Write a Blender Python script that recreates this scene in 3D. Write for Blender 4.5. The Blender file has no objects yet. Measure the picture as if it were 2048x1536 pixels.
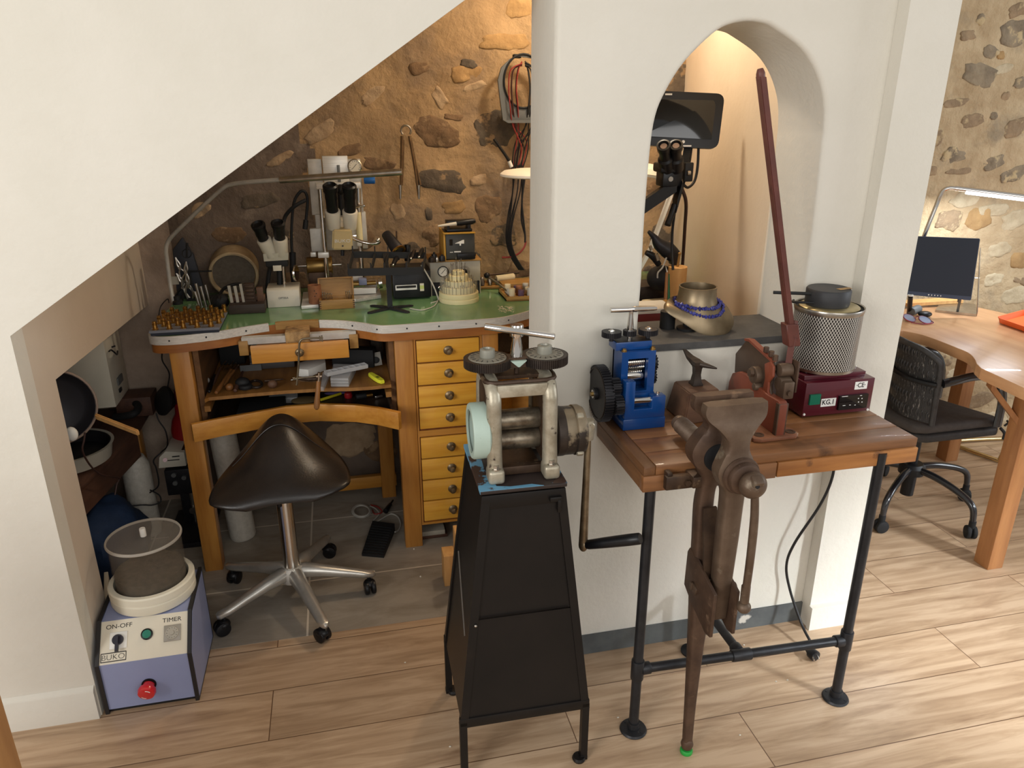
import bpy, bmesh, math, random
from mathutils import Vector, Matrix, Euler, noise
random.seed(11)
PI = math.pi
SC = bpy.context.scene
COL = SC.collection
V = Vector

# ------------------------------------------------------------------ camera
CAM_H, YAW, PITCH, FPX = 1.6, math.radians(12.9), math.radians(20.4), 1500.0
cam_d = bpy.data.cameras.new('camera')
cam = bpy.data.objects.new('camera', cam_d)
COL.objects.link(cam)
cam.location = (0, 0, CAM_H)
cam.rotation_euler = (PI/2 - PITCH, 0, -YAW)
cam_d.sensor_width = 36
cam_d.lens = 36*FPX/2048
cam_d.clip_start = .02
SC.camera = cam

# ------------------------------------------------------------------ light and exposure
SC.view_settings.view_transform = 'Standard'
SC.view_settings.look = 'None'
SC.view_settings.gamma = 1
SC.view_settings.use_curve_mapping = False
SC.view_settings.exposure = 0.17
world = bpy.data.worlds.new('world')
SC.world = world
world.use_nodes = True
_bg = world.node_tree.nodes['Background']
_bg.inputs[0].default_value = (1.0, .975, .94, 1)
_bg.inputs[1].default_value = 0.42

def area(name, loc, target, size, power, col, shape='RECTANGLE', sy=None, spread=180):
    d = bpy.data.lights.new(name, 'AREA')
    d.shape = shape; d.size = size; d.size_y = sy or size
    d.energy = power; d.color = col; d.spread = math.radians(spread)
    o = bpy.data.objects.new(name, d); COL.objects.link(o)
    o.location = loc
    o.rotation_euler = (V(target)-V(loc)).to_track_quat('-Z', 'Y').to_euler()
    return o
area('window_daylight', (.9, -2.2, 2.2), (.4, 2.0, .8), 2.6, 40, (1, .985, .96), sy=1.8)
area('side_window_daylight', (5.2, .6, 1.7), (1.9, 1.9, .2), 1.3, 55, (.88, .94, 1), sy=1.5)
area('far_window_beam', (3.7, -1.3, 2.4), (1.95, 1.5, 0), .55, 8, (.86, .93, 1), spread=26)
area('left_window_daylight', (-2.6, -1.0, 2.0), (.3, 1.9, .9), 1.6, 78, (1, .985, .96), sy=1.4)
_sp = bpy.data.lights.new('nook_ceiling_lamp_light', 'POINT')
_sp.energy = 20; _sp.color = (1, .86, .67); _sp.shadow_soft_size = .05
nook_lamp = bpy.data.objects.new('nook_ceiling_lamp_light', _sp); COL.objects.link(nook_lamp)
nook_lamp.location = (.98, 2.62, 2.2)

# ------------------------------------------------------------------ helpers: points
_f = V((math.sin(YAW)*math.cos(PITCH), math.cos(YAW)*math.cos(PITCH), -math.sin(PITCH)))
_r = V((math.cos(YAW), -math.sin(YAW), 0))
_u = _r.cross(_f)
def _at(px, py, ax, v):
    d = _f*FPX + _r*(px-1024) - _u*(py-768)
    o = V((0, 0, CAM_H))
    return o + d*((v-o[ax])/d[ax])
def atx(px, py, x): return _at(px, py, 0, x)
def aty(px, py, y): return _at(px, py, 1, y)
def atz(px, py, z): return _at(px, py, 2, z)

# ------------------------------------------------------------------ helpers: mesh builder
def crom(pts, n=6, closed=False):
    pts = [V(p) for p in pts]
    if len(pts) < 3: return pts
    out = []
    N = len(pts)
    for i in range(N if closed else N-1):
        if closed: a, b, c, d = pts[i-1], pts[i], pts[(i+1) % N], pts[(i+2) % N]
        else: a, b, c, d = pts[max(i-1, 0)], pts[i], pts[i+1], pts[min(i+2, N-1)]
        for k in range(n):
            t = k/n
            out.append(.5*((2*b)+(c-a)*t+(2*a-5*b+4*c-d)*t*t+(3*b-a-3*c+d)*t**3))
    if not closed: out.append(pts[-1])
    return out

def frame(d):
    d = V(d).normalized()
    a = V((0, 0, 1)) if abs(d.z) < .95 else V((1, 0, 0))
    x = a.cross(d).normalized()
    return x, d.cross(x)

class M:
    def __init__(s):
        s.bm = bmesh.new(); s.T = Matrix.Identity(4); s.i = 0
    def at(s, loc=(0, 0, 0), rot=(0, 0, 0), sc=1):
        s.T = Matrix.LocRotScale(V(loc), Euler(rot), V((sc, sc, sc)) if not hasattr(sc, '__len__') else V(sc)); return s
    def _merge(s, t):
        m = {v: s.bm.verts.new(s.T @ v.co) for v in t.verts}
        for f in t.faces:
            try:
                g = s.bm.faces.new([m[v] for v in f.verts]); g.material_index = s.i; g.smooth = True
            except ValueError: pass
        t.free(); return s
    def faces(s, vs, fs):
        vv = [s.bm.verts.new(s.T @ V(v)) for v in vs]
        for f in fs:
            try:
                g = s.bm.faces.new([vv[k] for k in f]); g.material_index = s.i; g.smooth = True
            except ValueError: pass
        return s
    def box(s, c, d, rot=(0, 0, 0), bev=0, seg=2):
        t = bmesh.new(); bmesh.ops.create_cube(t, size=1)
        for v in t.verts: v.co = V((v.co.x*d[0], v.co.y*d[1], v.co.z*d[2]))
        if bev: bmesh.ops.bevel(t, geom=t.edges[:], offset=bev, segments=seg, affect='EDGES', profile=.5)
        R = Euler(rot).to_matrix()
        for v in t.verts: v.co = R @ v.co + V(c)
        return s._merge(t)
    def bx(s, a, b, bev=0):
        a, b = V(a), V(b)
        return s.box((a+b)/2, [abs(q) for q in (b-a)], bev=bev)
    def rings(s, rs, closed=False, caps=True):
        n = len(rs[0]); vs = [p for r in rs for p in r]; fs = []
        R = len(rs)
        for i in range(R if closed else R-1):
            for k in range(n):
                a, b = i*n+k, i*n+(k+1) % n
                j = (i+1) % R
                fs.append((a, b, j*n+(k+1) % n, j*n+k))
        if caps and not closed:
            fs.append(tuple(range(n))[::-1]); fs.append(tuple(range((R-1)*n, R*n)))
        return s.faces(vs, fs)
    def cyl(s, a, b, r, r2=None, n=20, bev=0):
        a, b = V(a), V(b); r2 = r if r2 is None else r2
        x, y = frame(b-a); d = (b-a).normalized(); L = (b-a).length
        st = [(0, r), (L, r2)] if not bev else [(0, r-bev), (bev*.3, r-bev*.3), (bev, r), (L-bev, r2), (L-bev*.3, r2-bev*.3), (L, r2-bev)]
        return s.rings([[a+d*h+x*q*math.cos(k*2*PI/n)+y*q*math.sin(k*2*PI/n) for k in range(n)] for h, q in st])
    def lathe(s, prof, o=(0, 0, 0), d=(0, 0, 1), n=32, close=False, ar=0):
        o = V(o); d = V(d).normalized(); x, y = frame(d)
        rs = [[o+d*z+x*max(r, 1e-4)*math.cos(ar+k*2*PI/n)+y*max(r, 1e-4)*math.sin(ar+k*2*PI/n) for k in range(n)] for r, z in prof]
        return s.rings(rs, closed=close)
    def tube(s, pts, r, n=8, sm=6, closed=False, sx=1, up=None):
        P = crom(pts, sm, closed) if sm else [V(p) for p in pts]
        N = len(P); rs = []
        rr = r if hasattr(r, '__len__') else [r]
        pd = None; X = None
        for i, p in enumerate(P):
            if closed: d = P[(i+1) % N]-P[i-1]
            else: d = P[min(i+1, N-1)]-P[max(i-1, 0)]
            if d.length < 1e-9: d = pd or V((0, 0, 1))
            d = d.normalized()
            if X is None: X = (V(up).cross(d).normalized() if up else frame(d)[0])
            elif up: X = V(up).cross(d).normalized()
            else:
                X = X-d*X.dot(d); X = X.normalized() if X.length > 1e-6 else frame(d)[0]
            Y = d.cross(X); pd = d
            t = i/max(N-1, 1)*(len(rr)-1); k = min(int(t), len(rr)-2) if len(rr) > 1 else 0
            q = rr[k]+(rr[k+1]-rr[k])*(t-k) if len(rr) > 1 else rr[0]
            rs.append([p+X*q*sx*math.cos(j*2*PI/n)+Y*q*math.sin(j*2*PI/n) for j in range(n)])
        return s.rings(rs, closed=closed)
    def ext(s, poly, h, plane='XY', bev=0, seg=2):
        def m(p, w):
            return {'XY': (p[0], p[1], w), 'XZ': (p[0], w, p[1]), 'YZ': (w, p[0], p[1])}[plane]
        t = bmesh.new()
        n = len(poly)
        A = [t.verts.new(m(p, h[0])) for p in poly]; B = [t.verts.new(m(p, h[1])) for p in poly]
        t.faces.new(A[::-1]); t.faces.new(B)
        for k in range(n): t.faces.new((A[k], A[(k+1) % n], B[(k+1) % n], B[k]))
        bmesh.ops.recalc_face_normals(t, faces=t.faces[:])
        if bev: bmesh.ops.bevel(t, geom=t.edges[:], offset=bev, segments=seg, affect='EDGES', profile=.5)
        return s._merge(t)
    def holes(s, loops, h, plane='XZ'):
        """a slab from an outline and the outlines of its holes"""
        def m(p, w):
            return {'XY': (p[0], p[1], w), 'XZ': (p[0], w, p[1]), 'YZ': (w, p[0], p[1])}[plane]
        t = bmesh.new(); ed = []; LL = []
        for lp in loops:
            vs = [t.verts.new(m(p, h[0])) for p in lp]; LL.append(vs)
            for k in range(len(vs)): ed.append(t.edges.new((vs[k], vs[(k+1) % len(vs)])))
        bmesh.ops.triangle_fill(t, use_beauty=True, use_dissolve=False, edges=ed)
        fr = t.faces[:]
        off = V(m((0, 0), h[1]))-V(m((0, 0), h[0]))
        mp = {v: t.verts.new(v.co+off) for v in t.verts[:]}
        for f in fr: t.faces.new([mp[v] for v in f.verts][::-1])
        for vs in LL:
            for k in range(len(vs)):
                a, b = vs[k], vs[(k+1) % len(vs)]
                t.faces.new((a, b, mp[b], mp[a]))
        bmesh.ops.recalc_face_normals(t, faces=t.faces[:])
        return s._merge(t)
    def ball(s, c, r, u=20, v=12, sc=(1, 1, 1), rot=(0, 0, 0)):
        t = bmesh.new(); bmesh.ops.create_uvsphere(t, u_segments=u, v_segments=v, radius=r)
        R = Euler(rot).to_matrix()
        for q in t.verts: q.co = R @ V((q.co.x*sc[0], q.co.y*sc[1], q.co.z*sc[2])) + V(c)
        return s._merge(t)
    def gear(s, c, d, r, th, teeth, dep=None, hole=0):
        """toothed disc centred at c, axis d, thickness th"""
        c = V(c); d = V(d).normalized(); x, y = frame(d); dep = dep or r*.08
        pr = []
        for k in range(teeth):
            for f, q in ((-.30, r-dep), (-.17, r), (.17, r), (.30, r-dep)):
                a = (k+f)*2*PI/teeth; pr.append(x*q*math.cos(a)+y*q*math.sin(a))
        return s.rings([[c-d*th/2+p for p in pr], [c+d*th/2+p for p in pr]])
    def noise(s, amp, sc=10, seed=0):
        o = V((seed*7.3, seed*3.1, seed*1.7))
        s.bm.normal_update()
        for v in s.bm.verts: v.co += v.normal*amp*noise.noise(v.co*sc+o)
        return s

MW = {}
KEEP = []
def obj(name, mb, mats, parent=None, world=True, ang=38, origin=None):
    """one mesh object; vertices are given in world space (or in the parent's space when world=False)"""
    bm = mb.bm
    bmesh.ops.remove_doubles(bm, verts=bm.verts[:], dist=1e-6)
    bmesh.ops.recalc_face_normals(bm, faces=bm.faces[:])
    me = bpy.data.meshes.new(name); o = bpy.data.objects.new(name, me)
    if parent is not None:
        if world: bm.transform(MW[parent].inverted())
        MW[o] = MW[parent]
    else:
        if origin is None:
            xs = [v.co for v in bm.verts]
            origin = V(((min(p.x for p in xs)+max(p.x for p in xs))/2, (min(p.y for p in xs)+max(p.y for p in xs))/2, min(p.z for p in xs)))
        MW[o] = Matrix.Translation(V(origin))
        bm.transform(MW[o].inverted()); o.location = origin
    bm.to_mesh(me); bm.free()
    for m in (mats if isinstance(mats, (list, tuple)) else [mats]): me.materials.append(m)
    me.set_sharp_from_angle(angle=math.radians(ang))
    COL.objects.link(o)
    if parent is not None: o.parent = parent
    return o
def tag(o, label, cat, group=None, kind=None):
    o['label'] = label; o['category'] = cat
    if group: o['group'] = group
    if kind: o['kind'] = kind
    return o
def thing(name, label, cat, loc=(0, 0, 0), rz=0, group=None):
    o = bpy.data.objects.new(name, None); o.empty_display_size = .05; COL.objects.link(o)
    o.location = loc; o.rotation_euler = (0, 0, rz)
    MW[o] = Matrix.Translation(V(loc)) @ Matrix.Rotation(rz, 4, 'Z')
    return tag(o, label, cat, group)
def struct(name, mb, mats, ang=38, label=None):
    o = obj(name, mb, mats, ang=ang); o['kind'] = 'structure'; o['category'] = name.split('_')[0]
    o['label'] = label or name.replace('_', ' ')
    return o
def dup(root, loc, rz=None, label=None, group=None):
    r = root.copy(); COL.objects.link(r); r.location = loc
    if rz is not None: r.rotation_euler = (0, 0, rz)
    MW[r] = Matrix.Translation(V(loc)) @ Matrix.Rotation(r.rotation_euler.z, 4, 'Z')
    if label: r['label'] = label
    if group: r['group'] = group
    for ch in list(root.children):
        c = ch.copy(); COL.objects.link(c); c.parent = r
        for g in list(ch.children):
            e = g.copy(); COL.objects.link(e); e.parent = c
    return r

_fonts = {}
def text(name, s_, parent, size, o, x, n, mat, depth=.0006, sx=1, bold=0, world=True, align='CENTER'):
    """raised lettering; o = centre, x = reading direction, n = outward normal"""
    cu = bpy.data.curves.new('t', 'FONT'); cu.body = s_; cu.size = size; cu.extrude = depth; cu.offset = bold
    cu.align_x = align; cu.align_y = 'CENTER'
    to = bpy.data.objects.new('t', cu); COL.objects.link(to)
    bpy.context.view_layer.update()
    me = bpy.data.meshes.new_from_object(to.evaluated_get(bpy.context.evaluated_depsgraph_get()))
    bpy.data.objects.remove(to)
    x = V(x).normalized(); n = V(n).normalized(); y = n.cross(x)
    Mx = Matrix(((x.x*sx, y.x, n.x, o[0]), (x.y*sx, y.y, n.y, o[1]), (x.z*sx, y.z, n.z, o[2]), (0, 0, 0, 1)))
    if world: Mx = MW[parent].inverted() @ Mx
    me.transform(Mx); me.materials.clear(); me.materials.append(mat); me.name = name
    ob = bpy.data.objects.new(name, me); COL.objects.link(ob); ob.parent = parent; MW[ob] = MW[parent]
    return ob

# ------------------------------------------------------------------ helpers: materials
def lin(c):
    c = [q/255 for q in c]
    return tuple(q/12.92 if q <= .04045 else ((q+.055)/1.055)**2.4 for q in c)+(1,)
MATS = {}
def mk(name, c1, c2=None, sc=8, st=(1, 1, 1), rough=.5, metal=0, bump=0, bsc=None, lo=.35, hi=.65, det=5, coat=0, c3=None, sc3=20, lo3=.6, hi3=.68, r3=None, m3=None, alpha=1, trans=0, emit=0, ior=1.45, spec=.5):
    m = bpy.data.materials.new(name); m.use_nodes = True
    nt = m.node_tree; N = nt.nodes; L = nt.links; b = N['Principled BSDF']
    b.inputs['Roughness'].default_value = rough; b.inputs['Metallic'].default_value = metal
    b.inputs['Coat Weight'].default_value = coat; b.inputs['IOR'].default_value = ior
    b.inputs['Specular IOR Level'].default_value = spec
    b.inputs['Alpha'].default_value = alpha; b.inputs['Transmission Weight'].default_value = trans
    c1l = lin(c1); b.inputs['Base Color'].default_value = c1l
    if emit:
        b.inputs['Emission Color'].default_value = c1l; b.inputs['Emission Strength'].default_value = emit
    tc = mp = None
    def coords(stretch):
        t = N.new('ShaderNodeTexCoord'); q = N.new('ShaderNodeMapping'); q.inputs['Scale'].default_value = stretch
        L.new(t.outputs['Object'], q.inputs['Vector']); return q
    def ns(scale, stretch, detail=5, rgh=.6, dist=0):
        q = coords(stretch); n = N.new('ShaderNodeTexNoise'); n.inputs['Scale'].default_value = scale
        n.inputs['Detail'].default_value = detail; n.inputs['Roughness'].default_value = rgh; n.inputs['Distortion'].default_value = dist
        L.new(q.outputs[0], n.inputs['Vector']); return n
    def ramp(src, a, z):
        r = N.new('ShaderNodeMapRange'); r.inputs[1].default_value = a; r.inputs[2].default_value = z; r.clamp = True
        L.new(src, r.inputs[0]); return r.outputs[0]
    def mix(f, a, c, flt=False):
        x = N.new('ShaderNodeMix'); x.data_type = 'FLOAT' if flt else 'RGBA'
        ia, ib, o = (2, 3, 0) if flt else (6, 7, 2)
        L.new(f, x.inputs[0])
        for k, v in ((ia, a), (ib, c)):
            if hasattr(v, 'node'): L.new(v, x.inputs[k])
            else: x.inputs[k].default_value = v
        return x.outputs[o]
    col = c1l
    if c2:
        n = ns(sc, st, det); col = mix(ramp(n.outputs['Fac'], lo, hi), c1l, lin(c2)); L.new(col, b.inputs['Base Color'])
    if c3:
        n = ns(sc3, (1, 1, 1), 6); f = ramp(n.outputs['Fac'], lo3, hi3)
        col = mix(f, col, lin(c3)); L.new(col, b.inputs['Base Color'])
        if r3 is not None: L.new(mix(f, rough, r3, True), b.inputs['Roughness'])
        if m3 is not None: L.new(mix(f, metal, m3, True), b.inputs['Metallic'])
    if bump:
        n = ns(bsc or sc, st, 6); bp = N.new('ShaderNodeBump'); bp.inputs['Strength'].default_value = 1; bp.inputs['Distance'].default_value = bump
        L.new(n.outputs['Fac'], bp.inputs['Height']); L.new(bp.outputs[0], b.inputs['Normal'])
    MATS[name] = m
    return m
def wood(name, c1, c2, axis='X', sc=6, rough=.45, coat=0, c3=None, st=9, bump=.0006):
    s3 = {'X': (1, st, st), 'Y': (st, 1, st), 'Z': (st, st, 1)}[axis]
    return mk(name, c1, c2, sc=sc, st=s3, rough=rough, lo=.36, hi=.68, det=8, coat=coat, bump=bump, c3=c3, sc3=9, lo3=.60, hi3=.72)
# ------------------------------------------------------------------ materials
white_wall = mk('white_plaster', (216, 211, 199), (210, 205, 192), sc=3, rough=.75, bump=.0015, bsc=45)
beige_wall = mk('beige_plaster', (222, 205, 182), (216, 198, 174), sc=2.5, rough=.75, bump=.001, bsc=40)
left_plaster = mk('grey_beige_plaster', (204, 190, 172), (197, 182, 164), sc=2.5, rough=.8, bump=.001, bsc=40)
pink_plaster = mk('rough_pinkish_plaster', (176, 156, 138), (150, 132, 116), sc=7, rough=.9, bump=.008, bsc=14)
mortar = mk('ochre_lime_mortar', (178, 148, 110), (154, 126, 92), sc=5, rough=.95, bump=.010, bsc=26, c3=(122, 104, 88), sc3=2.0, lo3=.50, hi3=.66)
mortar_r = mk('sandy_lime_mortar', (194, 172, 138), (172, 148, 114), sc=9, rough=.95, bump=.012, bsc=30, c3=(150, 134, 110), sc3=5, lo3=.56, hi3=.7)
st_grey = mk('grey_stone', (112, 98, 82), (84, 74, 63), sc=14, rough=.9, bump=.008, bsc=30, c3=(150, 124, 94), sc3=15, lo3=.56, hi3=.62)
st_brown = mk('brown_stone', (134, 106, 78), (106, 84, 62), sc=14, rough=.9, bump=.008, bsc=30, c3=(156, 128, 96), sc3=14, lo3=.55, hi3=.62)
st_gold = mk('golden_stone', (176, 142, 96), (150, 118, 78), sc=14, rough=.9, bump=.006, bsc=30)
st_pale = mk('pale_stone', (184, 158, 126), (158, 132, 102), sc=18, rough=.9, bump=.008, bsc=30)
slate = mk('dark_slate', (84, 82, 80), (66, 65, 64), sc=14, rough=.7, bump=.001, bsc=40)
grey_band = mk('bare_grey_band', (96, 98, 96), (78, 80, 80), sc=9, rough=.8, c3=(196, 190, 178), sc3=7, lo3=.66, hi3=.70)

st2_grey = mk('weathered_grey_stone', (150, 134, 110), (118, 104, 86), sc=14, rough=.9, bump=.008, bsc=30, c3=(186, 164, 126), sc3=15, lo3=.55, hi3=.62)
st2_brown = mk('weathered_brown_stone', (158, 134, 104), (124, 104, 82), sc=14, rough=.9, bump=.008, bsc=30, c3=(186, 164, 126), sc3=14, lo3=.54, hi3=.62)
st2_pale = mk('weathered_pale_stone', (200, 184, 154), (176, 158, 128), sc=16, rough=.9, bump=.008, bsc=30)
grey_render = mk('grey_brown_render', (124, 108, 94), (102, 88, 77), sc=4, rough=.95, bump=.010, bsc=22, c3=(152, 136, 120), sc3=5, lo3=.60, hi3=.70)
def brick_floor(name, c1, c2, c3, bw, bh, off, mortar_c, msz, st, nsc, rough, ox=0, oy=0, bump=.0004):
    m = bpy.data.materials.new(name); m.use_nodes = True
    nt = m.node_tree; N = nt.nodes; L = nt.links; b = N['Principled BSDF']
    tc = N.new('ShaderNodeTexCoord'); mp = N.new('ShaderNodeMapping'); mp.inputs['Location'].default_value = (ox, oy, 0)
    L.new(tc.outputs['Object'], mp.inputs[0])
    br = N.new('ShaderNodeTexBrick'); br.offset = off; br.offset_frequency = 2
    br.inputs['Scale'].default_value = 1; br.inputs['Brick Width'].default_value = bw; br.inputs['Row Height'].default_value = bh
    br.inputs['Mortar Size'].default_value = msz; br.inputs['Mortar Smooth'].default_value = .1; br.inputs['Bias'].default_value = 0
    br.inputs['Color1'].default_value = (0, 0, 0, 1); br.inputs['Color2'].default_value = (1, 1, 1, 1); br.inputs['Mortar'].default_value = (.5, .5, .5, 1)
    L.new(mp.outputs[0], br.inputs['Vector'])
    # each plank shifts the grain
    add = N.new('ShaderNodeVectorMath'); add.operation = 'MULTIPLY_ADD'
    add.inputs[1].default_value = (7, 3, 5)
    L.new(br.outputs['Color'], add.inputs[0]); L.new(mp.outputs[0], add.inputs[2])
    m2 = N.new('ShaderNodeMapping'); m2.inputs['Scale'].default_value = st; L.new(add.outputs[0], m2.inputs[0])
    n1 = N.new('ShaderNodeTexNoise'); n1.inputs['Scale'].default_value = nsc; n1.inputs['Detail'].default_value = 8; n1.inputs['Roughness'].default_value = .62; n1.inputs['Distortion'].default_value = .6
    L.new(m2.outputs[0], n1.inputs['Vector'])
    cr = N.new('ShaderNodeValToRGB'); e = cr.color_ramp.elements
    e[0].position = .30; e[0].color = lin(c3); e[1].position = .62; e[1].color = lin(c1); k = e.new(.47); k.color = lin(c2)
    L.new(n1.outputs['Fac'], cr.inputs[0])
    tone = N.new('ShaderNodeMix'); tone.data_type = 'RGBA'; tone.blend_type = 'MULTIPLY'; tone.inputs[0].default_value = 1
    sub = N.new('ShaderNodeMapRange'); sub.inputs[3].default_value = .84; sub.inputs[4].default_value = 1.04
    L.new(br.outputs['Color'], sub.inputs[0]); L.new(cr.outputs[0], tone.inputs[6]); L.new(sub.outputs[0], tone.inputs[7])
    mx = N.new('ShaderNodeMix'); mx.data_type = 'RGBA'; L.new(br.outputs['Fac'], mx.inputs[0]); L.new(tone.outputs[2], mx.inputs[6]); mx.inputs[7].default_value = lin(mortar_c)
    L.new(mx.outputs[2], b.inputs['Base Color'])
    b.inputs['Roughness'].default_value = rough
    bp = N.new('ShaderNodeBump'); bp.inputs['Distance'].default_value = bump; inv = N.new('ShaderNodeMath'); inv.operation = 'SUBTRACT'; inv.inputs[0].default_value = 1
    L.new(br.outputs['Fac'], inv.inputs[1]); L.new(inv.outputs[0], bp.inputs['Height']); L.new(bp.outputs[0], b.inputs['Normal'])
    return m
laminate = brick_floor('oak_laminate_planks', (196, 168, 138), (176, 147, 117), (144, 115, 89), 1.28, .19, .37, (104, 76, 54), .0014, (.9, 9, 1), 3.2, .32, ox=.31, oy=.02)
tiles = brick_floor('grey_floor_tiles', (164, 155, 142), (150, 141, 128), (132, 123, 110), .60, .425, 0, (206, 196, 180), .0035, (1.5, 4, 1), 3.0, .5, ox=.05, oy=-2.24+.425*8)

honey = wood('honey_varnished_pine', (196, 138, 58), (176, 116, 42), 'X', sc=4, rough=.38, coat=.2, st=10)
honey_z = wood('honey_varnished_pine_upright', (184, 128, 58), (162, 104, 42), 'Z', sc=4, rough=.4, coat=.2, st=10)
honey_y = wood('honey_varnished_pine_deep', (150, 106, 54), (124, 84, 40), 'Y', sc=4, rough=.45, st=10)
drawer_w = wood('yellow_varnished_drawer_wood', (222, 166, 62), (206, 144, 44), 'X', sc=3.5, rough=.32, coat=.35, st=12)
apron_w = wood('reddish_varnished_apron_wood', (162, 104, 50), (138, 82, 36), 'X', sc=4, rough=.4, coat=.2, st=8)
table_w = wood('old_red_brown_plank', (136, 92, 56), (102, 66, 38), 'X', sc=3.4, rough=.45, c3=(78, 50, 30), coat=.05, st=10)
table_y = wood('old_red_brown_plank_side', (116, 80, 50), (84, 55, 34), 'Y', sc=3.4, rough=.5, c3=(78, 44, 28), st=10)
desk_w = wood('light_desk_wood', (206, 158, 114), (186, 136, 94), 'Y', sc=3, rough=.35, coat=.2, st=7)
desk_z = wood('desk_leg_wood', (162, 112, 68), (136, 88, 50), 'Z', sc=3, rough=.45, st=9)
dark_w = wood('dark_brown_bench_wood', (92, 62, 46), (68, 44, 34), 'Y', sc=4, rough=.6, st=8)
block_w = wood('worn_brown_block', (104, 74, 54), (76, 52, 38), 'X', sc=5, rough=.6, st=5)
box_w = wood('light_brown_box_wood', (164, 124, 66), (138, 101, 48), 'X', sc=7, rough=.5, st=8)
raw_w = wood('raw_pale_wood', (214, 166, 104), (196, 144, 84), 'Z', sc=7, rough=.6, st=6)
linoleum = mk('green_linoleum', (112, 152, 104), (100, 140, 94), sc=5, rough=.16, coat=.3)
alu = mk('brushed_aluminium', (222, 219, 211), (200, 197, 190), sc=10, st=(1, 30, 30), rough=.38, metal=.35)
alu_paint = mk('dull_aluminium', (196, 192, 183), (174, 170, 162), sc=20, rough=.5, metal=.3)
chrome = mk('polished_chrome', (214, 210, 204), rough=.12, metal=1)
nickel = mk('satin_steel', (186, 180, 170), (160, 154, 146), sc=30, rough=.3, metal=1)
worn_steel = mk('pitted_grey_iron', (184, 176, 157), (148, 138, 118), sc=22, rough=.42, metal=.5, c3=(58, 44, 34), sc3=38, lo3=.62, hi3=.68, r3=.7, m3=.2, bump=.0008, bsc=60)
roll_steel = mk('tarnished_roll_steel', (150, 140, 122), (92, 80, 66), sc=26, rough=.36, metal=.8, c3=(54, 42, 32), sc3=30, lo3=.62, hi3=.72, m3=.3)
rust = mk('brown_patina_iron', (108, 90, 74), (84, 66, 52), sc=12, rough=.5, metal=.4, c3=(136, 124, 106), sc3=18, lo3=.62, hi3=.74, bump=.0008, bsc=50)
rust_dk = mk('dark_rusty_iron', (94, 72, 56), (68, 50, 39), sc=12, rough=.55, metal=.35, c3=(122, 98, 78), sc3=20, lo3=.6, hi3=.7, bump=.0008, bsc=50)
grime = mk('greasy_brown_iron', (82, 62, 46), (54, 40, 30), sc=16, rough=.5, metal=.4, c3=(128, 106, 82), sc3=24, lo3=.62, hi3=.7)
gear_black = mk('black_oxide_gear', (52, 51, 54), (40, 39, 42), sc=20, rough=.45, metal=.5)
gear_brown = mk('brown_black_gear', (66, 56, 48), (46, 38, 34), sc=22, rough=.5, metal=.5)
stand_black = mk('black_painted_sheet', (24, 20, 18), (17, 15, 14), sc=6, rough=.4, spec=.35, c3=(38, 29, 23), sc3=5, lo3=.60, hi3=.8)
pipe_black = mk('black_steel_pipe', (52, 52, 54), (40, 40, 42), sc=20, rough=.42, metal=.5)
plate_blue = mk('chipped_sky_blue_paint', (104, 156, 184), (92, 144, 174), sc=10, rough=.5, c3=(64, 46, 38), sc3=15, lo3=.52, hi3=.56)
plate_dark = mk('dark_greasy_plate', (52, 42, 38), (40, 32, 30), sc=12, rough=.5, c3=(92, 138, 160), sc3=9, lo3=.70, hi3=.73)
mint = mk('mint_green_paint', (172, 190, 178), (162, 180, 168), sc=14, rough=.5, c3=(94, 92, 82), sc3=30, lo3=.70, hi3=.74)
gearbox_m = mk('chipped_grey_gearbox', (142, 128, 106), (120, 106, 86), sc=18, rough=.5, metal=.5, c3=(56, 48, 42), sc3=9, lo3=.50, hi3=.54)
mill_blue = mk('royal_blue_enamel', (14, 66, 128), (12, 60, 120), sc=4, rough=.28, coat=.3)
red_sh = mk('worn_red_oxide_paint', (132, 68, 46), (114, 56, 39), sc=9, rough=.5, c3=(96, 58, 42), sc3=14, lo3=.6, hi3=.7)
red_bar = mk('red_brown_painted_bar', (100, 54, 44), (84, 44, 36), sc=12, rough=.45, c3=(78, 40, 34), sc3=22, lo3=.62, hi3=.7)
maroon = mk('maroon_enamel', (86, 24, 36), (80, 22, 34), sc=5, rough=.25, coat=.4)
bronze = mk('aged_bronze', (150, 134, 108), (122, 106, 82), sc=8, rough=.4, metal=.8)
brass = mk('brass', (196, 152, 82), (164, 120, 60), sc=40, rough=.3, metal=1)
brass_dk = mk('dark_brass', (168, 138, 84), (138, 110, 64), sc=8, st=(1, 12, 12), rough=.35, metal=.9)
black_pl = mk('black_plastic', (19, 19, 21), rough=.38, spec=.4)
black_mt = mk('matt_black', (24, 24, 25), rough=.65)
black_gl = mk('black_glass', (10, 11, 13), rough=.06, coat=.5)
rubber = mk('black_rubber', (22, 22, 23), rough=.75)
leather = mk('black_leather', (34, 28, 24), (28, 23, 20), sc=18, rough=.33, bump=.0004, bsc=180)
white_pl = mk('white_plastic', (232, 230, 222), rough=.35)
cream = mk('cream_plastic', (226, 214, 168), (218, 204, 156), sc=9, rough=.45)
nylon = mk('ivory_nylon', (230, 224, 204), rough=.42)
offw = mk('off_white_enamel', (214, 208, 192), (206, 200, 184), sc=8, rough=.42)
panel_w = mk('ivory_printed_panel', (226, 218, 198), (218, 210, 190), sc=6, rough=.4)
lilac = mk('lilac_blue_laminate', (146, 154, 188), (140, 148, 182), sc=5, rough=.4)
beige_head = mk('beige_microscope_enamel', (204, 182, 134), rough=.4)
grey_pl = mk('grey_plastic', (98, 100, 100), rough=.5)
lt_grey = mk('light_grey_metal_case', (178, 172, 158), (170, 164, 150), sc=6, rough=.45)
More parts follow.
